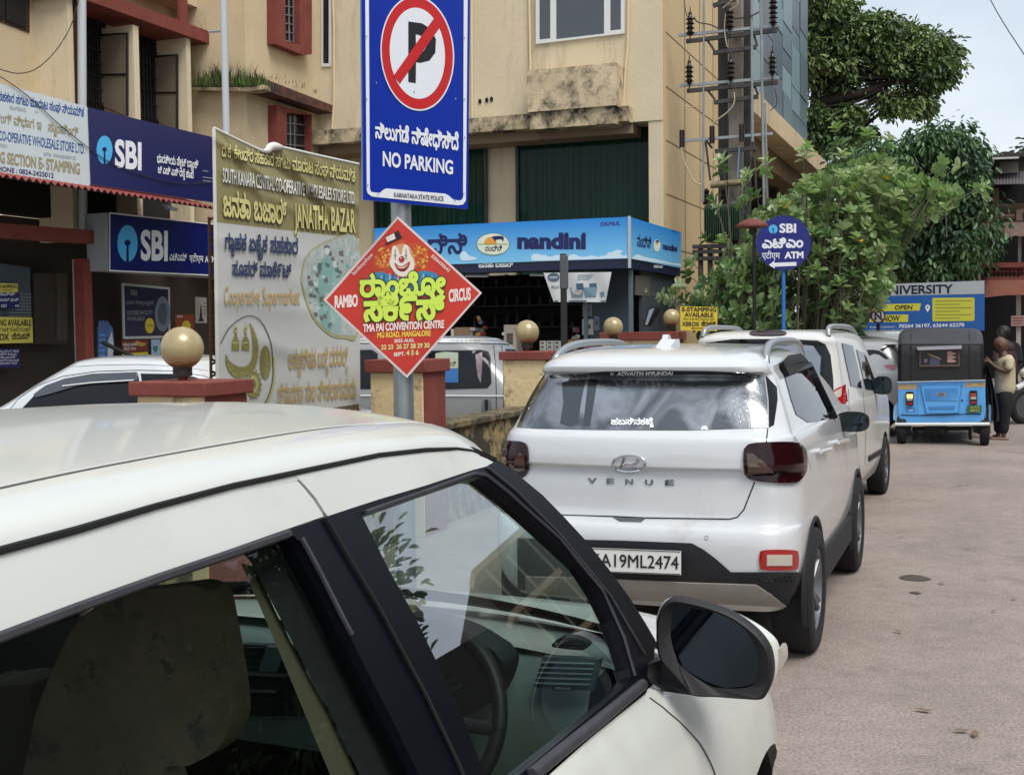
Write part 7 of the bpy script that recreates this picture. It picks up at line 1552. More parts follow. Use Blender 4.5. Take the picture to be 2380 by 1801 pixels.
# ================================================================ utility pole, far house, stock of the kiosk, wires
tU_ = 22.4; oU = -4.2; pU2 = PT(tU_); fU2 = pU2.at; base = pU2.at(1714, 720); STEEL = M('galvanised rod', '9a9fa0', .5, metal=.5, noise=.2, nscale=6); ANG = M('weathered angle iron', '3f3c3b', .7, noise=.3, nscale=8); INS = M('brown porcelain', '241614', .25)
upl = thing('utility_pole', 'concrete electric pole with cross arms, dark insulators and grey pipes behind the shrub', 'utility pole', (base.x, base.y, 0))
def ptu(x, y, off=0): return pU2.at(x, y, off)
m = MB(); b0 = ptu(1713, 560); topz = ptu(1713, -60).z
m.box(V((b0.x, b0.y+.05, topz/2)), (.26, .16, topz), CONC, SROT); m.obj('shaft', upl, bev=.02)
for x, w_ in ((1682, .13), (1693, .05), (1740, .14)): m = MB(); p_ = ptu(x, 560); m.box(V((p_.x, p_.y+.15, topz/2)), (w_, .08, topz), ANG, SROT); m.obj('channel_post', upl)
for xs in ((1636.5, 1634, -40, 470, .022), (1747, 1749, -40, 330, .028), (1768, 1776, -40, 490, .028), (1779, 1784, 240, 500, .018)):
    m = MB(); m.tube([ptu(xs[0], xs[2], .22), ptu(xs[1], xs[3], .22)], xs[4], STEEL, 8); m.obj('conduit_pipe', upl, smooth=40)
for (xa, ya, xb, yb, dk) in ((1578, 83, 1812, 60, 0), (1595, 97, 1806, 71, 1), (1658, 124, 1758, 110, 1), (1580, 200, 1811, 181, 0), (1597, 212, 1808, 192, 1), (1660, 239, 1762, 225, 1), (1590, 328, 1796, 311, 0), (1662, 352, 1758, 345, 1), (1658, 14, 1722, -6, 1)):
    m = MB(); a, b = ptu(xa, ya, .2), ptu(xb, yb, .2); m.tube([a, b], .035 if not dk else .05, STEEL if not dk else ANG, 4); m.obj('cross_arm', upl)
for (xa, ya, xb, yb) in ((1640, 88, 1660, 118), (1752, 80, 1760, 108), (1640, 205, 1662, 232), (1750, 192, 1762, 222), (1640, 325, 1655, 345), (1640, 330, 1651, 420), (1752, 330, 1758, 450)):
    m = MB(); m.tube([ptu(xa, ya, .2), ptu(xb, yb, .18)], .025, ANG, 4); m.obj('brace', upl)
def insul(x, y, h, lean=0):
    m = MB(); p = ptu(x, y, .24); s_ = h/9; prof = [(.0, 0), (.03, 0)]
    for k in range(4): z = .03 + k*h*.2; prof += [(.045, z), (.085, z+.02), (.05, z+.05)]
    prof += [(.03, h*.9), (.035, h), (0, h+.02)]; m.lathe(p, prof, INS, 14, (lean, 0, 1)); m.tube([p, p - zv*.12], .014, ANG, 6); m.tube([p + zv*h, p + zv*(h+.10)], .01, ANG, 5); m.obj('insulator', upl, smooth=40)
for x, y in ((1604, 84), (1696, 70), (1797, 60), (1602, 196), (1698, 188), (1795, 175), (1797, 25)): insul(x, y, .42)
for x, y in ((1585, 335), (1655, 326), (1724, 322)): m = MB(); m.tube([ptu(x, y-32, .24), ptu(x, y+8, .24)], .05, INS, 10); m.obj('fuse_holder', upl, smooth=40)
CBL = M('pale cable', 'b3a98c', .6); CBD = M('dark cable', '2c2a28', .6)
for pts, mt, r in (([(1590, 0), (1594, 30), (1602, 45)], CBD, .008), ([(1613, 40), (1622, 52), (1650, 58), (1672, 68)], CBD, .012), ([(1700, 45), (1740, 40), (1765, 28)], CBD, .012), ([(1687, 30), (1684, 70), (1690, 110)], CBL, .012), ([(1706, 215), (1706, 240), (1690, 262), (1660, 285), (1654, 305)], CBL, .014), ([(1582, 340), (1590, 375), (1612, 420), (1630, 430)], CBL, .014), ([(1658, 350), (1664, 385), (1672, 420)], CBL, .014), ([(1580, 240), (1600, 250), (1622, 248)], CBL, .009), ([(1800, 205), (1806, 240), (1790, 258)], CBD, .008), ([(1690, 420), (1716, 475), (1760, 530)], CBD, .01), ([(1718, 340), (1714, 415)], M('blue cable', '6a8fb0', .6), .012), ([(1680, 20), (1705, 0), (1716, 8), (1700, 22)], CBL, .01)):
    m = MB(); m.tube([ptu(x, y, .27) for x, y in spline(pts, 4)], r, mt, 6); m.obj('cable', upl, smooth=60)
tr = thing('transformer', 'dark green finned transformer on a steel frame at the electric pole', 'transformer', base)
GT = M('transformer green', '2c4a33', .55, noise=.2, nscale=4); a, b = ptu(1636, 480, .3), ptu(1722, 476, .3); m = MB()
wv = (b-a); zt0, zt1 = ptu(1640, 562, .3).z, ptu(1640, 476, .3).z; cen3 = (a+b)/2; m.box(V((cen3.x, cen3.y, (zt0+zt1)/2)) + sv*.35, (wv.length, .6, zt1-zt0), GT, SROT); m.obj('tank', tr, bev=.01)
m = MB()
for k in range(17): p = a.lerp(b, (k+.5)/17); m.box(V((p.x, p.y, (zt0+zt1)/2)), (.012, .12, (zt1-zt0)*.86), GT, SROT)
m.obj('cooling_fin', tr)
m = MB()
for x in (1642, 1682): p = ptu(x, 470, .1); m.lathe(p, [(0, -.05), (.06, -.05), (.085, .02), (.05, .05), (.075, .10), (.04, .14), (.06, .2), (.02, .25), (0, .25)], INS, 14)
m.tube([ptu(1652, 431, .2), ptu(1724, 424, .2)], .06, M('conservator tan', '8c7f5e', .6, noise=.3, nscale=6), 12); m.obj('bushing', tr, smooth=40)
m = MB(); 
for y in (574, 586, 602): m.tube([ptu(1610, y, .25), ptu(1760, y-4, .25)], .05, ANG, 4)
for x in (1628, 1650, 1690, 1735): m.tube([ptu(x, 570, .2), ptu(x+2, 740, .2)], .06, ANG, 4)
m.obj('frame', tr)
# ---------------------------------------------------------------- far house at the right
fh = thing('house', 'pale pink house with corrugated roof, verandas and a red pierced railing at far right', 'building', FR(40, 8, 0)); tF = 38.0; pF = PT(tF); e7 = lambda L: [(2180 + x/3.985, 320 + y/3.985) for x, y in L]
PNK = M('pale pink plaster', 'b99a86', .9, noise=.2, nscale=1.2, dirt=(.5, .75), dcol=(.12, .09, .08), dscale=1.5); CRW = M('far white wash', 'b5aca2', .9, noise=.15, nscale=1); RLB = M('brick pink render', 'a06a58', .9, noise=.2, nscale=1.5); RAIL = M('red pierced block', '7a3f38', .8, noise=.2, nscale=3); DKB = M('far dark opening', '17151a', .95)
def fbx(pts, mat, off, th, nm): m = MB(); pp(m, pF, e7(pts), mat, off=off, th=th); return m.obj(nm, fh)
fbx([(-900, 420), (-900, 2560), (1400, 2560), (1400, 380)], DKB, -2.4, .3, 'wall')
fbx([(432, 200), (432, 340), (745, 325), (748, 185)], CRW, -.8, 2, 'upper_wall')
m = MB(); m.prism([pF.at(*p, .2) for p in e7([(420, 196), (620, 128), (800, 152), (830, 172)])], -pF.n*4, M('dark tile roof', '3c3431', .9)); m.obj('roof', fh)
m = MB(); pp(m, pF, e7([(425, 188), (425, 206), (750, 192), (750, 178)]), M('white eave', 'd0d0cc', .6), off=.3, th=.2); m.obj('eave', fh)
m = MB(); n_ = 60; r0, r1 = [], []
for k in range(n_+1):
    x = 410 + 900*k/n_; dy = 3*math.cos(k*math.pi); p0_, p1_ = pF.at(*e7([(x, 445+dy-x*.02)])[0], .9), pF.at(*e7([(x+10, 335+dy-x*.03)])[0], -1.2); r0.append(p0_); r1.append(p1_)
m.grid([r0, r1], M('grey corrugated roof', '4e4a4b', .8, noise=.2, nscale=2)); m.obj('corrugated_roof', fh)
for xa, xb in ((505, 566), (1010, 1070)): fbx([(xa, 470), (xa, 655), (xb, 652), (xb, 466)], PNK, 0, .3, 'column')
fbx([(-300, 640), (-300, 815), (1300, 770), (1300, 600)], PNK, .25, .2, 'balcony_wall'); BRM = M('brown moulding', '6c5546', .8)
for xa, xb in ((520, 720), (300, 480), (800, 1000)):
    m = MB(); P = [pF.at(*p, .27) for p in e7([(xa, 696), (xa, 762), (xb, 748), (xb, 684)])]; m.tube(P + [P[0]], .06, BRM, 4); m.obj('panel_moulding', fh)
m = MB(); m.tube([pF.at(*p, .26) for p in e7([(400, 800), (800, 778), (1300, 750)])], .06, BRM, 4); m.tube([pF.at(*p, .26) for p in e7([(400, 672), (760, 630), (1300, 600)])], .09, BRM, 4); m.obj('moulding', fh)
fbx([(-300, 812), (-300, 960), (470, 942), (640, 930), (720, 905), (760, 915), (1300, 905), (1300, 770)], M('stained awning', 'a58c80', .9, noise=.25, nscale=1.5, dirt=(.45, .7), dcol=(.12, .08, .08), dscale=.8), .5, .1, 'awning')
for xa, xb in ((742, 772), (80, 110)): fbx([(xa, 900), (xa, 1180), (xb, 1180), (xb, 900)], CRW, -.2, .3, 'column')
m = MB()
xs_ = [-720 + 36*k for k in range(56)]
def hx(x, y, r): return [(x+r*.8*math.cos(t), y+r*math.sin(t)) for t in [math.pi*k/4+.39 for k in range(8)]]
holes_ = [e7(hx(x + (18 if j else 0), 1240+j*42+(x-300)*-.012, 15)) for x in xs_ for j in (0, 1) if not (-20 < (x % 510) - 240 < 20)]
pp(m, pF, e7([(-760, 1205), (-760, 1330), (1300, 1312), (1300, 1180)]), RAIL, off=.35, th=.12, holes=holes_); m.obj('railing', fh)
m = MB(); m.tube([pF.at(*p, .36) for p in e7([(-760, 1200), (1300, 1172)])], .10, RAIL, 4); m.obj('handrail', fh)
fbx([(-760, 1332), (-760, 1490), (430, 1480), (640, 1458), (1300, 1450), (1300, 1312)], RLB, .4, .3, 'beam')
for xa, xb in ((725, 768), (-200, -160)): fbx([(xa, 1455), (xa, 2500), (xb, 2500), (xb, 1455)], CRW, 0, .3, 'column')
m = MB(); pp(m, pF, [(2350, 734), (2350, 758), (2380, 757), (2380, 733)], M('pink notice', 'b48f8a', .6), off=.1, th=.05); 
for k in range(3): flat(m, pF, [(2353, 739+k*6), (2377, 738.6+k*6), (2377, 740.6+k*6), (2353, 741+k*6)], M('notice ink', '6d3f3f', .6), .105)
m.obj('notice', fh)
# ---------------------------------------------------------------- things in and on the kiosk
q5 = lambda x, y: (800 + x/2.765, 500 + y/2.765)
bn = thing('hanging_banner', 'white product banner with pale blue tubs hung under the kiosk signboard', 'banner', PT(tK-.02).at(*q5(1280, 370))); pb = PT(tK-.03); fb = lambda x, y, o=0: pb.at(x, y, o + .02*math.sin(x*.09)*math.sin(y*.05))
m = MB(); tl_, tr2, br_, bl_ = q5(1280, 372), q5(1718, 366), q5(1680, 560), q5(1346, 558); NB_ = 24
m.grid([[fb(*(V(tl_).lerp(V(tr2), k/NB_)).lerp(V(bl_).lerp(V(br_), k/NB_), j/12)) for k in range(NB_+1)] for j in range(13)], M('banner cloth white', 'c6c9c8', .6)); cl2 = m.obj('cloth', bn, smooth=60)
m = MB(); fl2 = lambda pts, mt, of=.006: m.add([fb(*q5(*p), of) for p in pts], [t for t in tri2d([pts])], mt)
TB1, TB2 = M('tub print', '6b8796', .5), M('tub print dark', '3d5a6e', .5)
for x in (1450, 1535): fl2([(x, 465), (x+90, 462), (x+82, 528), (x+12, 530)], TB1); fl2([(x+40, 440), (x+86, 438), (x+88, 478), (x+44, 480)], TB2, .008); fl2(ell(x+50, 500, 24, 14, 18), M('tub label', 'bfae9f', .5), .009)
fl2([(1350, 548), (1680, 550), (1678, 558), (1352, 556)], TB2, .007); fl2(ell(1345, 400, 38, 28, 20), TB2, .007); text(m, fb, 'ನಂದಿನಿ', q5(1318, 408), q5(1372, 408), 4, LETW, None, .010); text(m, fb, 'ಹೊಸ', q5(1330, 470), q5(1380, 472), 5, TB2, None, .008)
for k in range(3): fl2([(1500, 385+k*14), (1600-k*12, 383+k*14), (1600-k*12, 388+k*14), (1500, 390+k*14)], TB1, .007)
fl2([(1640, 500), (1668, 490), (1672, 520), (1650, 530)], TB1, .007); m.obj('print', cl2)
r = random.Random(8); CT = [M('carton %s' % c, c, .7) for c in ('b9b4ab', 'a89f92', '8c7358', 'c4bfb8')]; zcp = zc_ + .0415
def crate(x, y0, y1, w, mt, d_=.30, dt=0):
    o, z1 = tt(x, y0, tK+.42); o2 = tt(x+w, y0, tK+.42)[0]; m = MB(); z0 = zcp if y1 is None else tt(x, y1, tK+.42)[1]
    fbox(m, tK+.42+dt, tK+.42+d_+dt, o, o2-.008, z0, z1, mt); fbox(m, tK+.418+dt, tK+.42+dt, o+(o2-o)*.2, o+(o2-o)*.7, z0+(z1-z0)*.3, z0+(z1-z0)*.7, M('carton print', '55504a', .7)); return m
k = 0
for x in (1254, 1271, 1288): 
    for lv in range(3):
        o, _ = tt(x, 750, tK+.42); o2 = tt(x+16, 750, tK+.42)[0]; m = MB(); z0 = zcp + lv*.066; fbox(m, tK+.42, tK+.7, o, o2-.008, z0, z0+.063, CT[3 if lv else 0]); fbox(m, tK+.4185, tK+.42, o+.02, o+.07, z0+.015, z0+.045, M('carton print', '55504a', .7))
        tag(m.obj('carton'), 'white carton in the stacked row on the kiosk counter behind the globe lamp', 'carton', 'white cartons on the kiosk counter')
for i_, (x, w, y0, mt, lab) in enumerate(((1057, 34, 761, CT[2], 'brown cardboard box on the kiosk counter beside the circus placard'), (1171, 30, 755, CT[1], 'open grey box of packets on the kiosk counter left of the white cartons'), (1048, 8, 765, CT[3], 'narrow white box at the left end of the kiosk counter'))): tag(crate(x, y0, None, w, mt).obj('box'), lab, 'box')
PKT = [M('packet %s' % c, c, .4) for c in ('8a3a3a', 'a9a08f', '6f7f8f', 'b58f4a', 'c8c4bc', '7a5a6a')]
def heap(x0, x1, ytop, n, label, nm):
    for k in range(n):
        x = r.uniform(x0, x1); o, z = tt(x, 800, tK+.6); h = r.random(); zt__ = tt(x, ytop, tK+.6)[1]; m = MB(); c = FR(tK + r.uniform(.45, .85), o, zcp + .03 + (zt__-zcp)*h*(1-abs(2*(x-x0)/(x1-x0)-1)*.7)); 
        m.box(c, (r.uniform(.07, .12), r.uniform(.03, .06), r.uniform(.05, .09)), r.choice(PKT), Matrix.Rotation(r.uniform(0, 3), 3, 'Z') @ Matrix.Rotation(r.uniform(-.6, .6), 3, 'X')); tag(m.obj('snack_packet', None, bev=.012), label, 'packet', nm)
heap(1096, 1132, 735, 46, 'small bright snack packet in the heap on the kiosk counter', 'snack packets heaped on the kiosk counter'); heap(1322, 1344, 762, 20, 'small packet in the pile beside the black post on the counter', 'packets beside the black post'); heap(1172, 1205, 750, 14, 'loose packet lying in the open grey box on the counter', 'packets in the open box')
for x, y0, y1, w, mt, lab in ((1353, 742, 778, 26, CT[3], 'white sheet with a dark square taped on the kiosk cabin panel'), (1381, 735, 768, 12, M('packet 6f7f8f', '6f7f8f', .4), 'blue grey sheet taped beside the white sheet on the kiosk cabin'), (1354, 708, 735, 22, M('dull sheet', '77797a', .6), 'dull grey sheet above the white sheet on the kiosk cabin')):
    m = MB(); pl = PT(tK+.79); pp(m, pl, rc(x, y0, x+w, y1), mt, th=.006); flat(m, pl, rc(x+w*.3, y0+(y1-y0)*.35, x+w*.75, y0+(y1-y0)*.6), M('carton print', '55504a', .7), .003); tag(m.obj('notice_sheet'), lab, 'notice')
m = MB(); pl = PO(oK-.095); pp(m, pl, [(1478, 640), (1478, 686), (1449+62, 688), (1449+62, 642)], M('framed sheet', '5a5350', .5), th=.02); 
tag(m.obj('framed_notice'), 'brown framed notice on the side wall of the milk kiosk', 'notice')
m = MB(); m.tube([PT(tK+.3).at(*q5(780, 392)), PT(tK+.3).at(*q5(925, 392))], .02, M('tube light', 'c9cdd0', .4), 8); tag(m.obj('tube_lamp', None, smooth=40), 'unlit tube lamp above the dark kiosk counter at its left', 'lamp')
m = MB(); m.tube([PT(tK+.3).at(*q5(1195, 383)), PT(tK+.3).at(*q5(1282, 386))], .02, M('tube light', 'c9cdd0', .4), 8); tag(m.obj('tube_lamp', None, smooth=40), 'unlit tube lamp beside the hanging white product banner', 'lamp')
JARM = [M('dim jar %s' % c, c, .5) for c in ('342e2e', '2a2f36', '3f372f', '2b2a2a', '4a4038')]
for lv, z in enumerate((zc_+.48, zc_+.88, zc_+1.23)):
    for k in range(16):
        o = oL+.25 + k*.22 + r.uniform(-.03, .03); m = MB(); h = r.uniform(.10, .26)
        if o > oK-.5: continue
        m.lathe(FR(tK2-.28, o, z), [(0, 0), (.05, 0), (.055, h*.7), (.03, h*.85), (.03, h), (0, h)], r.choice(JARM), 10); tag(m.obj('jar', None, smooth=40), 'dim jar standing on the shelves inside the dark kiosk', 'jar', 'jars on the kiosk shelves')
sc_ = thing('display_screen', 'tilted flat screen on a dark stand at the right end of the kiosk', 'screen', PT(17.7).at(1500, 760)); m = MB(); pl = PT(17.7); pp(m, pl, [(1501, 757), (1494, 758), (1506, 718), (1526, 713), (1526, 717)], BLKM, th=.3); m.obj('housing', sc_)
m = MB(); pp(m, pl, [(1499, 755), (1509, 720), (1521, 716), (1505, 755)], M('screen face', '8794a0', .3), off=.004, th=.003); m.obj('screen_face', sc_)
# ---------------------------------------------------------------- wires
def wire(name, label, pts, r_=.006): m = MB(); m.tube(spline([tuple(p) for p in pts], 8), r_, CBD, 5); tag(m.obj(name, None, smooth=60), label, 'cable')
wire('overhead_wire', 'thin wire crossing the sky at the top right corner', [atd(2285, -30, 30)*4 - atd(2330, 50, 28)*3, atd(2285, -30, 30), atd(2330, 50, 28), atd(2395, 150, 25), atd(2395, 150, 25)*3 - atd(2330, 50, 28)*2], .012)
pq = PO(oS+.02); wire('sagging_cable', 'thin black cable sagging across the pale and navy signboards', [pq.at(-20, 165), pq.at(60, 220), pq.at(150, 300), pq.at(250, 375), pq.at(330, 407), pq.at(420, 427), pq.at(498, 423)], .007)
pq = PO(-13.7); wire('loose_cable', 'thin cable looping over the cream wall at the upper left', [pq.at(-10, 158), pq.at(40, 171), pq.at(85, 160), pq.at(130, 118), pq.at(165, 60), pq.at(186, -10)], .008)
# ================================================================ vegetation
def leaf_mesh(name, pos, dirs, nrm, L, Wd, mats, mi, parent, fold=.25):
    """many leaf blades in one mesh: two folded halves each, built with arrays"""
    n = len(pos); dirs /= np.linalg.norm(dirs, axis=1)[:, None]; sd_ = np.cross(dirs, nrm); sd_ /= np.linalg.norm(sd_, axis=1)[:, None] + 1e-9; up = np.cross(sd_, dirs)
    L = L[:, None]; Wd = Wd[:, None]
    tip = pos + dirs*L - up*L*.12; mid = pos + dirs*L*.5; a = mid + sd_*Wd*.5 + up*Wd*fold; b = mid - sd_*Wd*.5 + up*Wd*fold; a2 = pos + dirs*L*.84 + sd_*Wd*.40 + up*Wd*fold*.5 - up*L*.05; b2 = pos + dirs*L*.84 - sd_*Wd*.40 + up*Wd*fold*.5 - up*L*.05; a0 = pos + dirs*L*.2 + sd_*Wd*.3 + up*Wd*fold*.6; b0 = pos + dirs*L*.2 - sd_*Wd*.3 + up*Wd*fold*.6
    vs = np.stack([pos, a0, a, a2, tip, b2, b, b0], 1).reshape(-1, 3); me = bpy.data.meshes.new(name); me.vertices.add(len(vs)); me.vertices.foreach_set('co', vs.ravel())
    base_ = (np.arange(n)*8)[:, None]; fa = base_ + np.array([[0, 1, 2, 3, 4]]); fb_ = base_ + np.array([[0, 4, 5, 6, 7]]); idx = np.concatenate([fa, fb_], 1).ravel()
    me.loops.add(len(idx)); me.loops.foreach_set('vertex_index', idx.astype(np.int32)); me.polygons.add(2*n); me.polygons.foreach_set('loop_start', (np.arange(2*n)*5).astype(np.int32)); 
    for m_ in mats: me.materials.append(m_)
    me.polygons.foreach_set('material_index', np.repeat(mi, 2).astype(np.int32)); me.update(); me.validate()
    o = bpy.data.objects.new(name, me); COL.objects.link(o); o.parent = parent; o.matrix_parent_inverse = parent.matrix_basis.inverted(); return o
def leafmat(name, col, rough=.5, tr=.25):
    m = M(name, col, rough, noise=.25, nscale=3); n = m.node_tree; b = n.nodes['Principled BSDF']; out = n.nodes['Material Output']; t = n.nodes.new('ShaderNodeBsdfTranslucent'); mx_ = n.nodes.new('ShaderNodeMixShader'); mx_.inputs[0].default_value = tr
    c = lin(col); t.inputs[0].default_value = (min(1, c[0]*1.5), min(1, c[1]*1.6), c[2], 1); n.links.new(b.outputs[0], mx_.inputs[1]); n.links.new(t.outputs[0], mx_.inputs[2]); n.links.new(mx_.outputs[0], out.inputs['Surface']); return m
def inpoly(P, x, y):
    c = False
    for k in range(len(P)):
        a, b = P[k], P[k-1]
        if (a[1] > y) != (b[1] > y) and x < (b[0]-a[0])*(y-a[1])/(b[1]-a[1])+a[0]: c = not c
    return c
# the large leaved shrub
rg = np.random.default_rng(12); rr = random.Random(12)
BARK = M('pale shrub stem', '5f584b', .9, noise=.3, nscale=6)
shp = V(FR(20.6, -2.9, 0)); sh = thing('shrub', 'tall spreading shrub with broad pale green leaves behind the round blue sign', 'shrub', shp)
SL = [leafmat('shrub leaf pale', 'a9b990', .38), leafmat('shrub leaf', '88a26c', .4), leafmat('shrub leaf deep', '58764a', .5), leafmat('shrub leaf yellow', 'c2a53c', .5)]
PG = [(1640, 640), (1612, 700), (1600, 765), (2000, 775), (2050, 700), (2070, 640), (2090, 575), (2130, 530), (2180, 500), (2225, 470), (2215, 440), (2160, 425), (2100, 390), (2050, 360), (1990, 375), (1930, 395), (1850, 430), (1800, 475), (1765, 480), (1745, 520), (1730, 570), (1690, 600)]
tips = []
while len(tips) < 980:
    x, y = rr.uniform(1590, 2240), rr.uniform(350, 780)
    if inpoly(PG, x, y): tips.append((x, y, rr.uniform(19.7, 22.6)))
tips += [(x, y, rr.uniform(19.8, 21)) for x, y in ((1945, 300), (1950, 335), (1955, 360), (2016, 312), (2065, 325), (2060, 345), (1875, 345), (1870, 365), (1680, 370), (1682, 395), (1782, 375), (1778, 400), (1738, 405), (1735, 420), (1745, 450), (1760, 455), (1660, 465), (1668, 480), (1730, 470), (2190, 380), (2230, 385), (2180, 405), (2285, 430), (2275, 440), (1680, 560), (1700, 580), (1640, 555), (1540, 690), (1560, 700), (1590, 700), (1487, 668), (1500, 675), (1580, 665), (1565, 685), (1610, 610), (1600, 640))]
pos, dr, nm_, LL, WW, MI = [], [], [], [], [], []
stem = MB(); roots = [V((shp.x+dx, shp.y+dy, 0)) for dx, dy in ((-.5, .2), (-.1, 0), (.25, .3), (.1, .5), (-1.0, .4))]
for i, (x, y, d) in enumerate(tips):
    p = atd(x, y, d); cdir = V((p.x - shp.x - .6, p.y - shp.y, p.z - 1.4)); cdir.z = abs(cdir.z)*.6 + .5; cdir.normalize(); axd = (cdir + V((rr.gauss(0, .35), rr.gauss(0, .35), rr.gauss(0, .2)))).normalized()
    u = axd.orthogonal().normalized(); w2 = axd.cross(u); a0 = rr.uniform(0, 6.28)
    nl = rr.choice((6, 8, 8, 10)); tone = rr.choice((0, 0, 1, 1, 1, 2)) if d < 21.3 else rr.choice((1, 2, 2))  # deeper tips take darker greens, painting the shade inside the shrub
    for k in range(nl):
        a = a0 + (k % 2)*math.pi + (k//2)*math.pi/2; lvl = (k//2)/(nl/2); out = u*math.cos(a) + w2*math.sin(a); el_ = .25 + .75*lvl; dd = (out*(1.15-el_*.7) + axd*el_ + V((0, 0, rr.uniform(-.25, .1)))).normalized()
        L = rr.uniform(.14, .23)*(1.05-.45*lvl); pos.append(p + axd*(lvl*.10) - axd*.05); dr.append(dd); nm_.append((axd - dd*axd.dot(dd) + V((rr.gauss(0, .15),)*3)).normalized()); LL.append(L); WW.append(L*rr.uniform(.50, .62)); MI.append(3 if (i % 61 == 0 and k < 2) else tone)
    if i % 22 == 0 or i >= 980:
        rt = min(roots, key=lambda q_: abs(q_.x-p.x)); mid = rt.lerp(p, .55) + V((-.25*(p.x-rt.x), rr.gauss(0, .1), .25 + rr.uniform(0, .3))); stem.tube(spline([tuple(rt), tuple(mid), tuple(p)], 5), [.03, .028, .025, .022, .019, .016, .013, .011, .009, .007, .006], BARK, 5, caps=False)
    elif i % 2 == 1: stem.tube([p, p - axd*.35 - zv*.12], [.006, .010], BARK, 4, caps=False)
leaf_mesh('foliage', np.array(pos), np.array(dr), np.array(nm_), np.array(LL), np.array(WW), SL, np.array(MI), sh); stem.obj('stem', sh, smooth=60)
# broad trees
def tree(name, label, base, polys, depth, dspan, nclump, per, leafL, cols, limbs, crad, seed, tr=.2, droop=.5):
    rr = random.Random(seed); t = thing(name, label, 'tree', base); mats = [leafmat('%s leaf %d' % (cols[0], k), c, .5, tr) for k, c in enumerate(cols)]; m = MB(); bk_ = M('dark bark', '2f2722', .95, noise=.3, nscale=3)
    for pts, r0, r1 in limbs:
        P = spline([tuple(atd(*p)) for p in pts], 6); n_ = len(P)-1; m.tube(P, [r0 + (r1-r0)*k/n_ for k in range(n_+1)], bk_, 8)
    pos, dr, nm_, LL, WW, MI = [], [], [], [], [], []
    for pg, share in polys:
        xs = [p[0] for p in pg]; ys = [p[1] for p in pg]; k = 0
        while k < nclump*share:
            x, y = rr.uniform(min(xs), max(xs)), rr.uniform(min(ys), max(ys))
            if not inpoly(pg, x, y): continue
            k += 1; c = atd(x, y, depth + rr.uniform(-dspan, dspan)); R_ = crad*rr.uniform(.5, 1.25); tone = rr.choice(range(len(mats)))
            for j in range(per):
                v = V((rr.gauss(0, 1), rr.gauss(0, 1), rr.gauss(0, .7))).normalized(); q_ = c + v*R_*rr.random()**.5; d = (v*.6 + V((rr.gauss(0, .5), rr.gauss(0, .5), rr.gauss(0, .3) - droop))).normalized()
                pos.append(q_); dr.append(d); nm_.append(V((rr.gauss(0, .5), rr.gauss(0, .5), 1)).normalized()); L = leafL*rr.uniform(.6, 1.3); LL.append(L); WW.append(L*rr.uniform(.30, .45)); MI.append(tone if rr.random() < .8 else rr.randrange(len(mats)))
            if k % 6 == 0 and limbs: e = atd(*limbs[k % len(limbs)][0][-1]); m.tube([c, c.lerp(e, .5) + V((0, 0, -.2)), c.lerp(e, .75)], [.02, .04, .05], bk_, 4, caps=False)
    m.obj('trunk', t, smooth=60); leaf_mesh('crown', np.array(pos), np.array(dr), np.array(nm_), np.array(LL), np.array(WW), mats, np.array(MI), t)
D1 = 46
tree('tree', 'tall spreading tree with a long bare limb against the grey sky behind the glass tower', atd(1885, 760, D1+1) * 1, [
    ([(1862, -40), (1950, -20), (1980, 22), (2000, 55), (2000, 110), (1985, 150), (1940, 160), (1900, 200), (1862, 215)], .9), ([(2008, 40), (2050, 38), (2105, 52), (2130, 70), (2140, 100), (2090, 150), (2040, 170), (1990, 185), (1950, 215), (1905, 215), (1960, 150), (2000, 110)], .75),
    ([(2130, 75), (2175, 85), (2200, 100), (2222, 115), (2236, 150), (2205, 165), (2200, 195), (2170, 205), (2120, 190), (2080, 190), (2100, 140)], .5), ([(2130, 200), (2155, 215), (2190, 235), (2195, 243), (2165, 243), (2140, 262), (2110, 268), (2100, 250), (2120, 225)], .09), ([(2040, 215), (2075, 225), (2085, 262), (2070, 258), (2050, 240)], .07),
    ([(1870, 250), (1960, 240), (1990, 262), (2012, 300), (2020, 330), (1985, 350), (1920, 360), (1870, 330)], .5)],
    D1, 1.3, 215, 50, .27, ['677c4a', '52683e', '788a52', '425433'], [([(1885, 700, D1+.5), (1888, 400, D1+.5), (1895, 260, D1), (1930, 235, D1-.5), (2000, 218, D1-.8), (2035, 205, D1-.8), (2060, 195, D1-.8), (2110, 190, D1-1)], .34, .07), ([(1893, 280, D1), (1900, 180, D1), (1925, 90, D1), (1950, 20, D1)], .22, .06), ([(1930, 236, D1-.4), (1985, 170, D1), (2050, 120, D1), (2100, 90, D1)], .14, .04), ([(1975, 240, D1-.5), (2000, 260, D1-.5), (2030, 285, D1-.5)], .07, .03), ([(1905, 240, D1), (1880, 120, D1), (1870, 20, D1)], .16, .05), ([(2090, 190, D1-1), (2140, 180, D1-1), (2190, 160, D1-1)], .08, .03)], .46, 21, .15)
D2 = 35
tree('tree', 'dense dark drooping tree in front of the far pink house', atd(2130, 760, D2), [
    ([(1940, 380), (2010, 345), (2100, 345), (2140, 315), (2195, 300), (2255, 325), (2285, 360), (2292, 430), (2296, 520), (2303, 590), (2280, 632), (2200, 652), (2110, 652), (2060, 610), (2020, 560), (1960, 500)], 1.0)], D2, 1.5, 300, 66, .22, ['4d6f45', '3c5c3c', '5c7f4c', '314c32'], [([(2140, 760, D2+.4), (2145, 600, D2+.4), (2150, 480, D2), (2180, 400, D2)], .25, .06), ([(2147, 560, D2), (2080, 470, D2), (2050, 420, D2)], .12, .04), ([(2148, 540, D2), (2230, 460, D2), (2260, 420, D2)], .12, .04)], .62, 33, .1, .8)
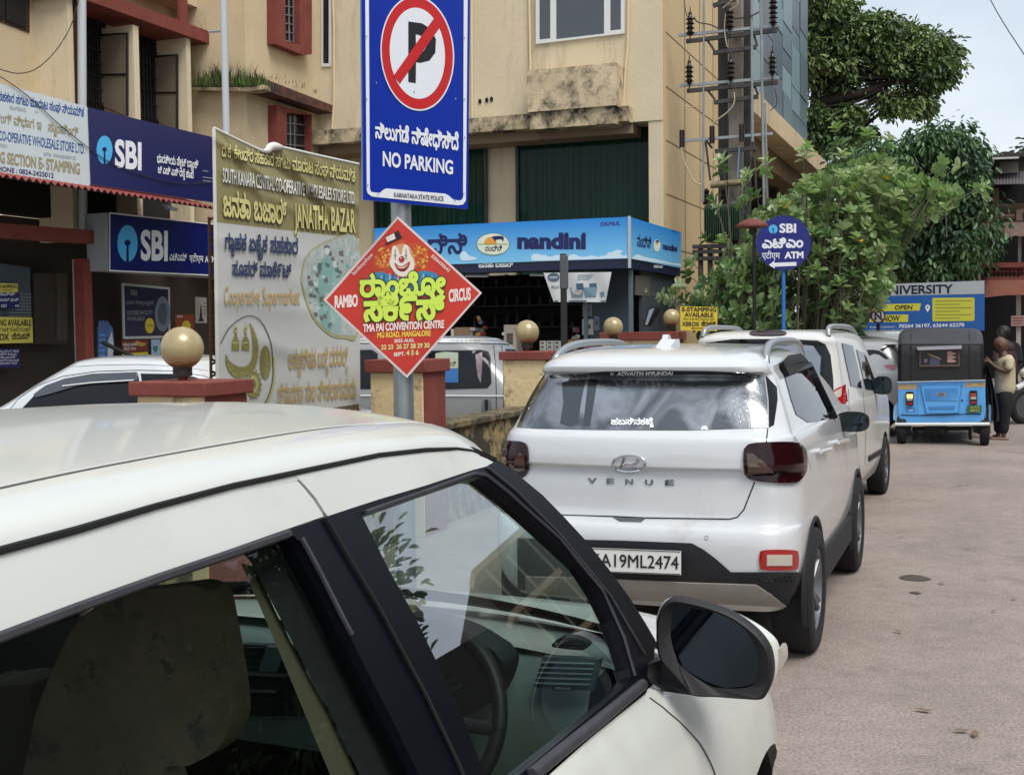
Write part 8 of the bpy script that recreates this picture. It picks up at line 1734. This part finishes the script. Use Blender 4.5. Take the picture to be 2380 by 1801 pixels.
tree('tree', 'leafy tree cut off by the right edge above the far house roof', atd(2420, 700, 52), [([(2362, 372), (2375, 340), (2440, 320), (2470, 400), (2400, 398)], .3)], 52, 1.2, 100, 60, .28, ['3f5434', '33472c'], [([(2420, 700, 52), (2420, 420, 52)], .3, .1)], .6, 5)
# ================================================================ across the street, out of frame: seen only in the car's glass
def polar(az, d, z=0): return V((math.sin(rad(az))*d, math.cos(rad(az))*d, z))
ob = thing('street_building', 'dark brown building with cream balcony slabs across the street', 'building', polar(39, 27)); BRN = M('dark brown wall', '3a2f2a', .9, noise=.2, nscale=1); SLB = M('cream balcony slab', 'b09a7c', .8)
ctr = polar(38.6, 27); ex = V((.45, -.89, 0)).normalized(); ey = V((.89, .45, 0)); RB = Matrix(((ex.x, ey.x, 0), (ex.y, ey.y, 0), (0, 0, 1)))
m = MB(); m.box(ctr + ey*3 + zv*2.8, (7.4, 6, 5.6), BRN, RB); m.box(ctr + ey*3 - ex*1.4 + zv*6.1, (3.6, 5, 1.2), BRN, RB); m.obj('wall', ob)
for z in (1.9, 3.1, 4.3, 5.5): m = MB(); m.box(ctr - ey*.5 + zv*z, (7.6, 1.1, .14), SLB, RB); m.obj('balcony_slab', ob)
m = MB()
for k in range(14): m.box(ctr - ey*1.0 + ex*(-3.6+k*.55) + zv*3.7, (.05, .05, 3.4), M('balcony rod', '8d8172', .6), RB)
m.obj('railing', ob)
ob2 = thing('street_building', 'added dark shop row across the street, darkening the near hatchback glass', 'building', polar(82, 17)); m = MB(); c2 = polar(84, 17); m.box(c2 + V((5, -2.6, 5.5)), (9, 27, 11), M('added dark shop wall', '4c443d', .9, noise=.2, nscale=1)); m.obj('wall', ob2)  # added unseen row: darkens reflections and blocks sky light from the right
for z in (2.6, 5.2): m = MB(); m.box(c2 + V((.2, -3, z)), (.8, 20, .2), SLB); m.obj('shop_awning', ob2)
rr = random.Random(77); t = thing('tree', 'street tree across the road mirrored in the near car window', 'tree', polar(52.5, 17)); m = MB(); b_ = polar(52.2, 17); m.tube([b_, b_ + zv*2.5, b_ + zv*4 + V((.3, 0, 0))], [.2, .15, .06], M('dark bark', '2f2722', .95), 8); m.obj('trunk', t)
pos, dr, nm_, LL, WW, MI = [], [], [], [], [], []
for k in range(170):
    c = b_ + V((rr.gauss(0, .6), rr.gauss(0, .6), 5.0 + rr.gauss(0, .75)))
    for j in range(40): v = V((rr.gauss(0, 1), rr.gauss(0, 1), rr.gauss(0, .7))); pos.append(c + v*.28); dr.append(v.normalized()); nm_.append(V((rr.gauss(0, .4), rr.gauss(0, .4), 1))); LL.append(.24); WW.append(.11); MI.append(k % 2)
leaf_mesh('crown', np.array(pos), np.array(dr), np.array(nm_), np.array(LL), np.array(WW), [leafmat('street leaf a', '4a6136'), leafmat('street leaf b', '3a5030')], np.array(MI), t)

w2_ = thing('boundary_wall', 'added high dark stone wall along the far side of the road, for reflections', 'wall', FR(20, 11.5, 0)); m = MB(); fbox(m, 9, 46, 11.5, 11.9, 0, 4.7, M('dark stone wall', '3f3a35', .9, noise=.35, nscale=2)); m.obj('wall_panel', w2_)  # added unseen wall: keeps bright sky out of the car glass reflections
# far_wall
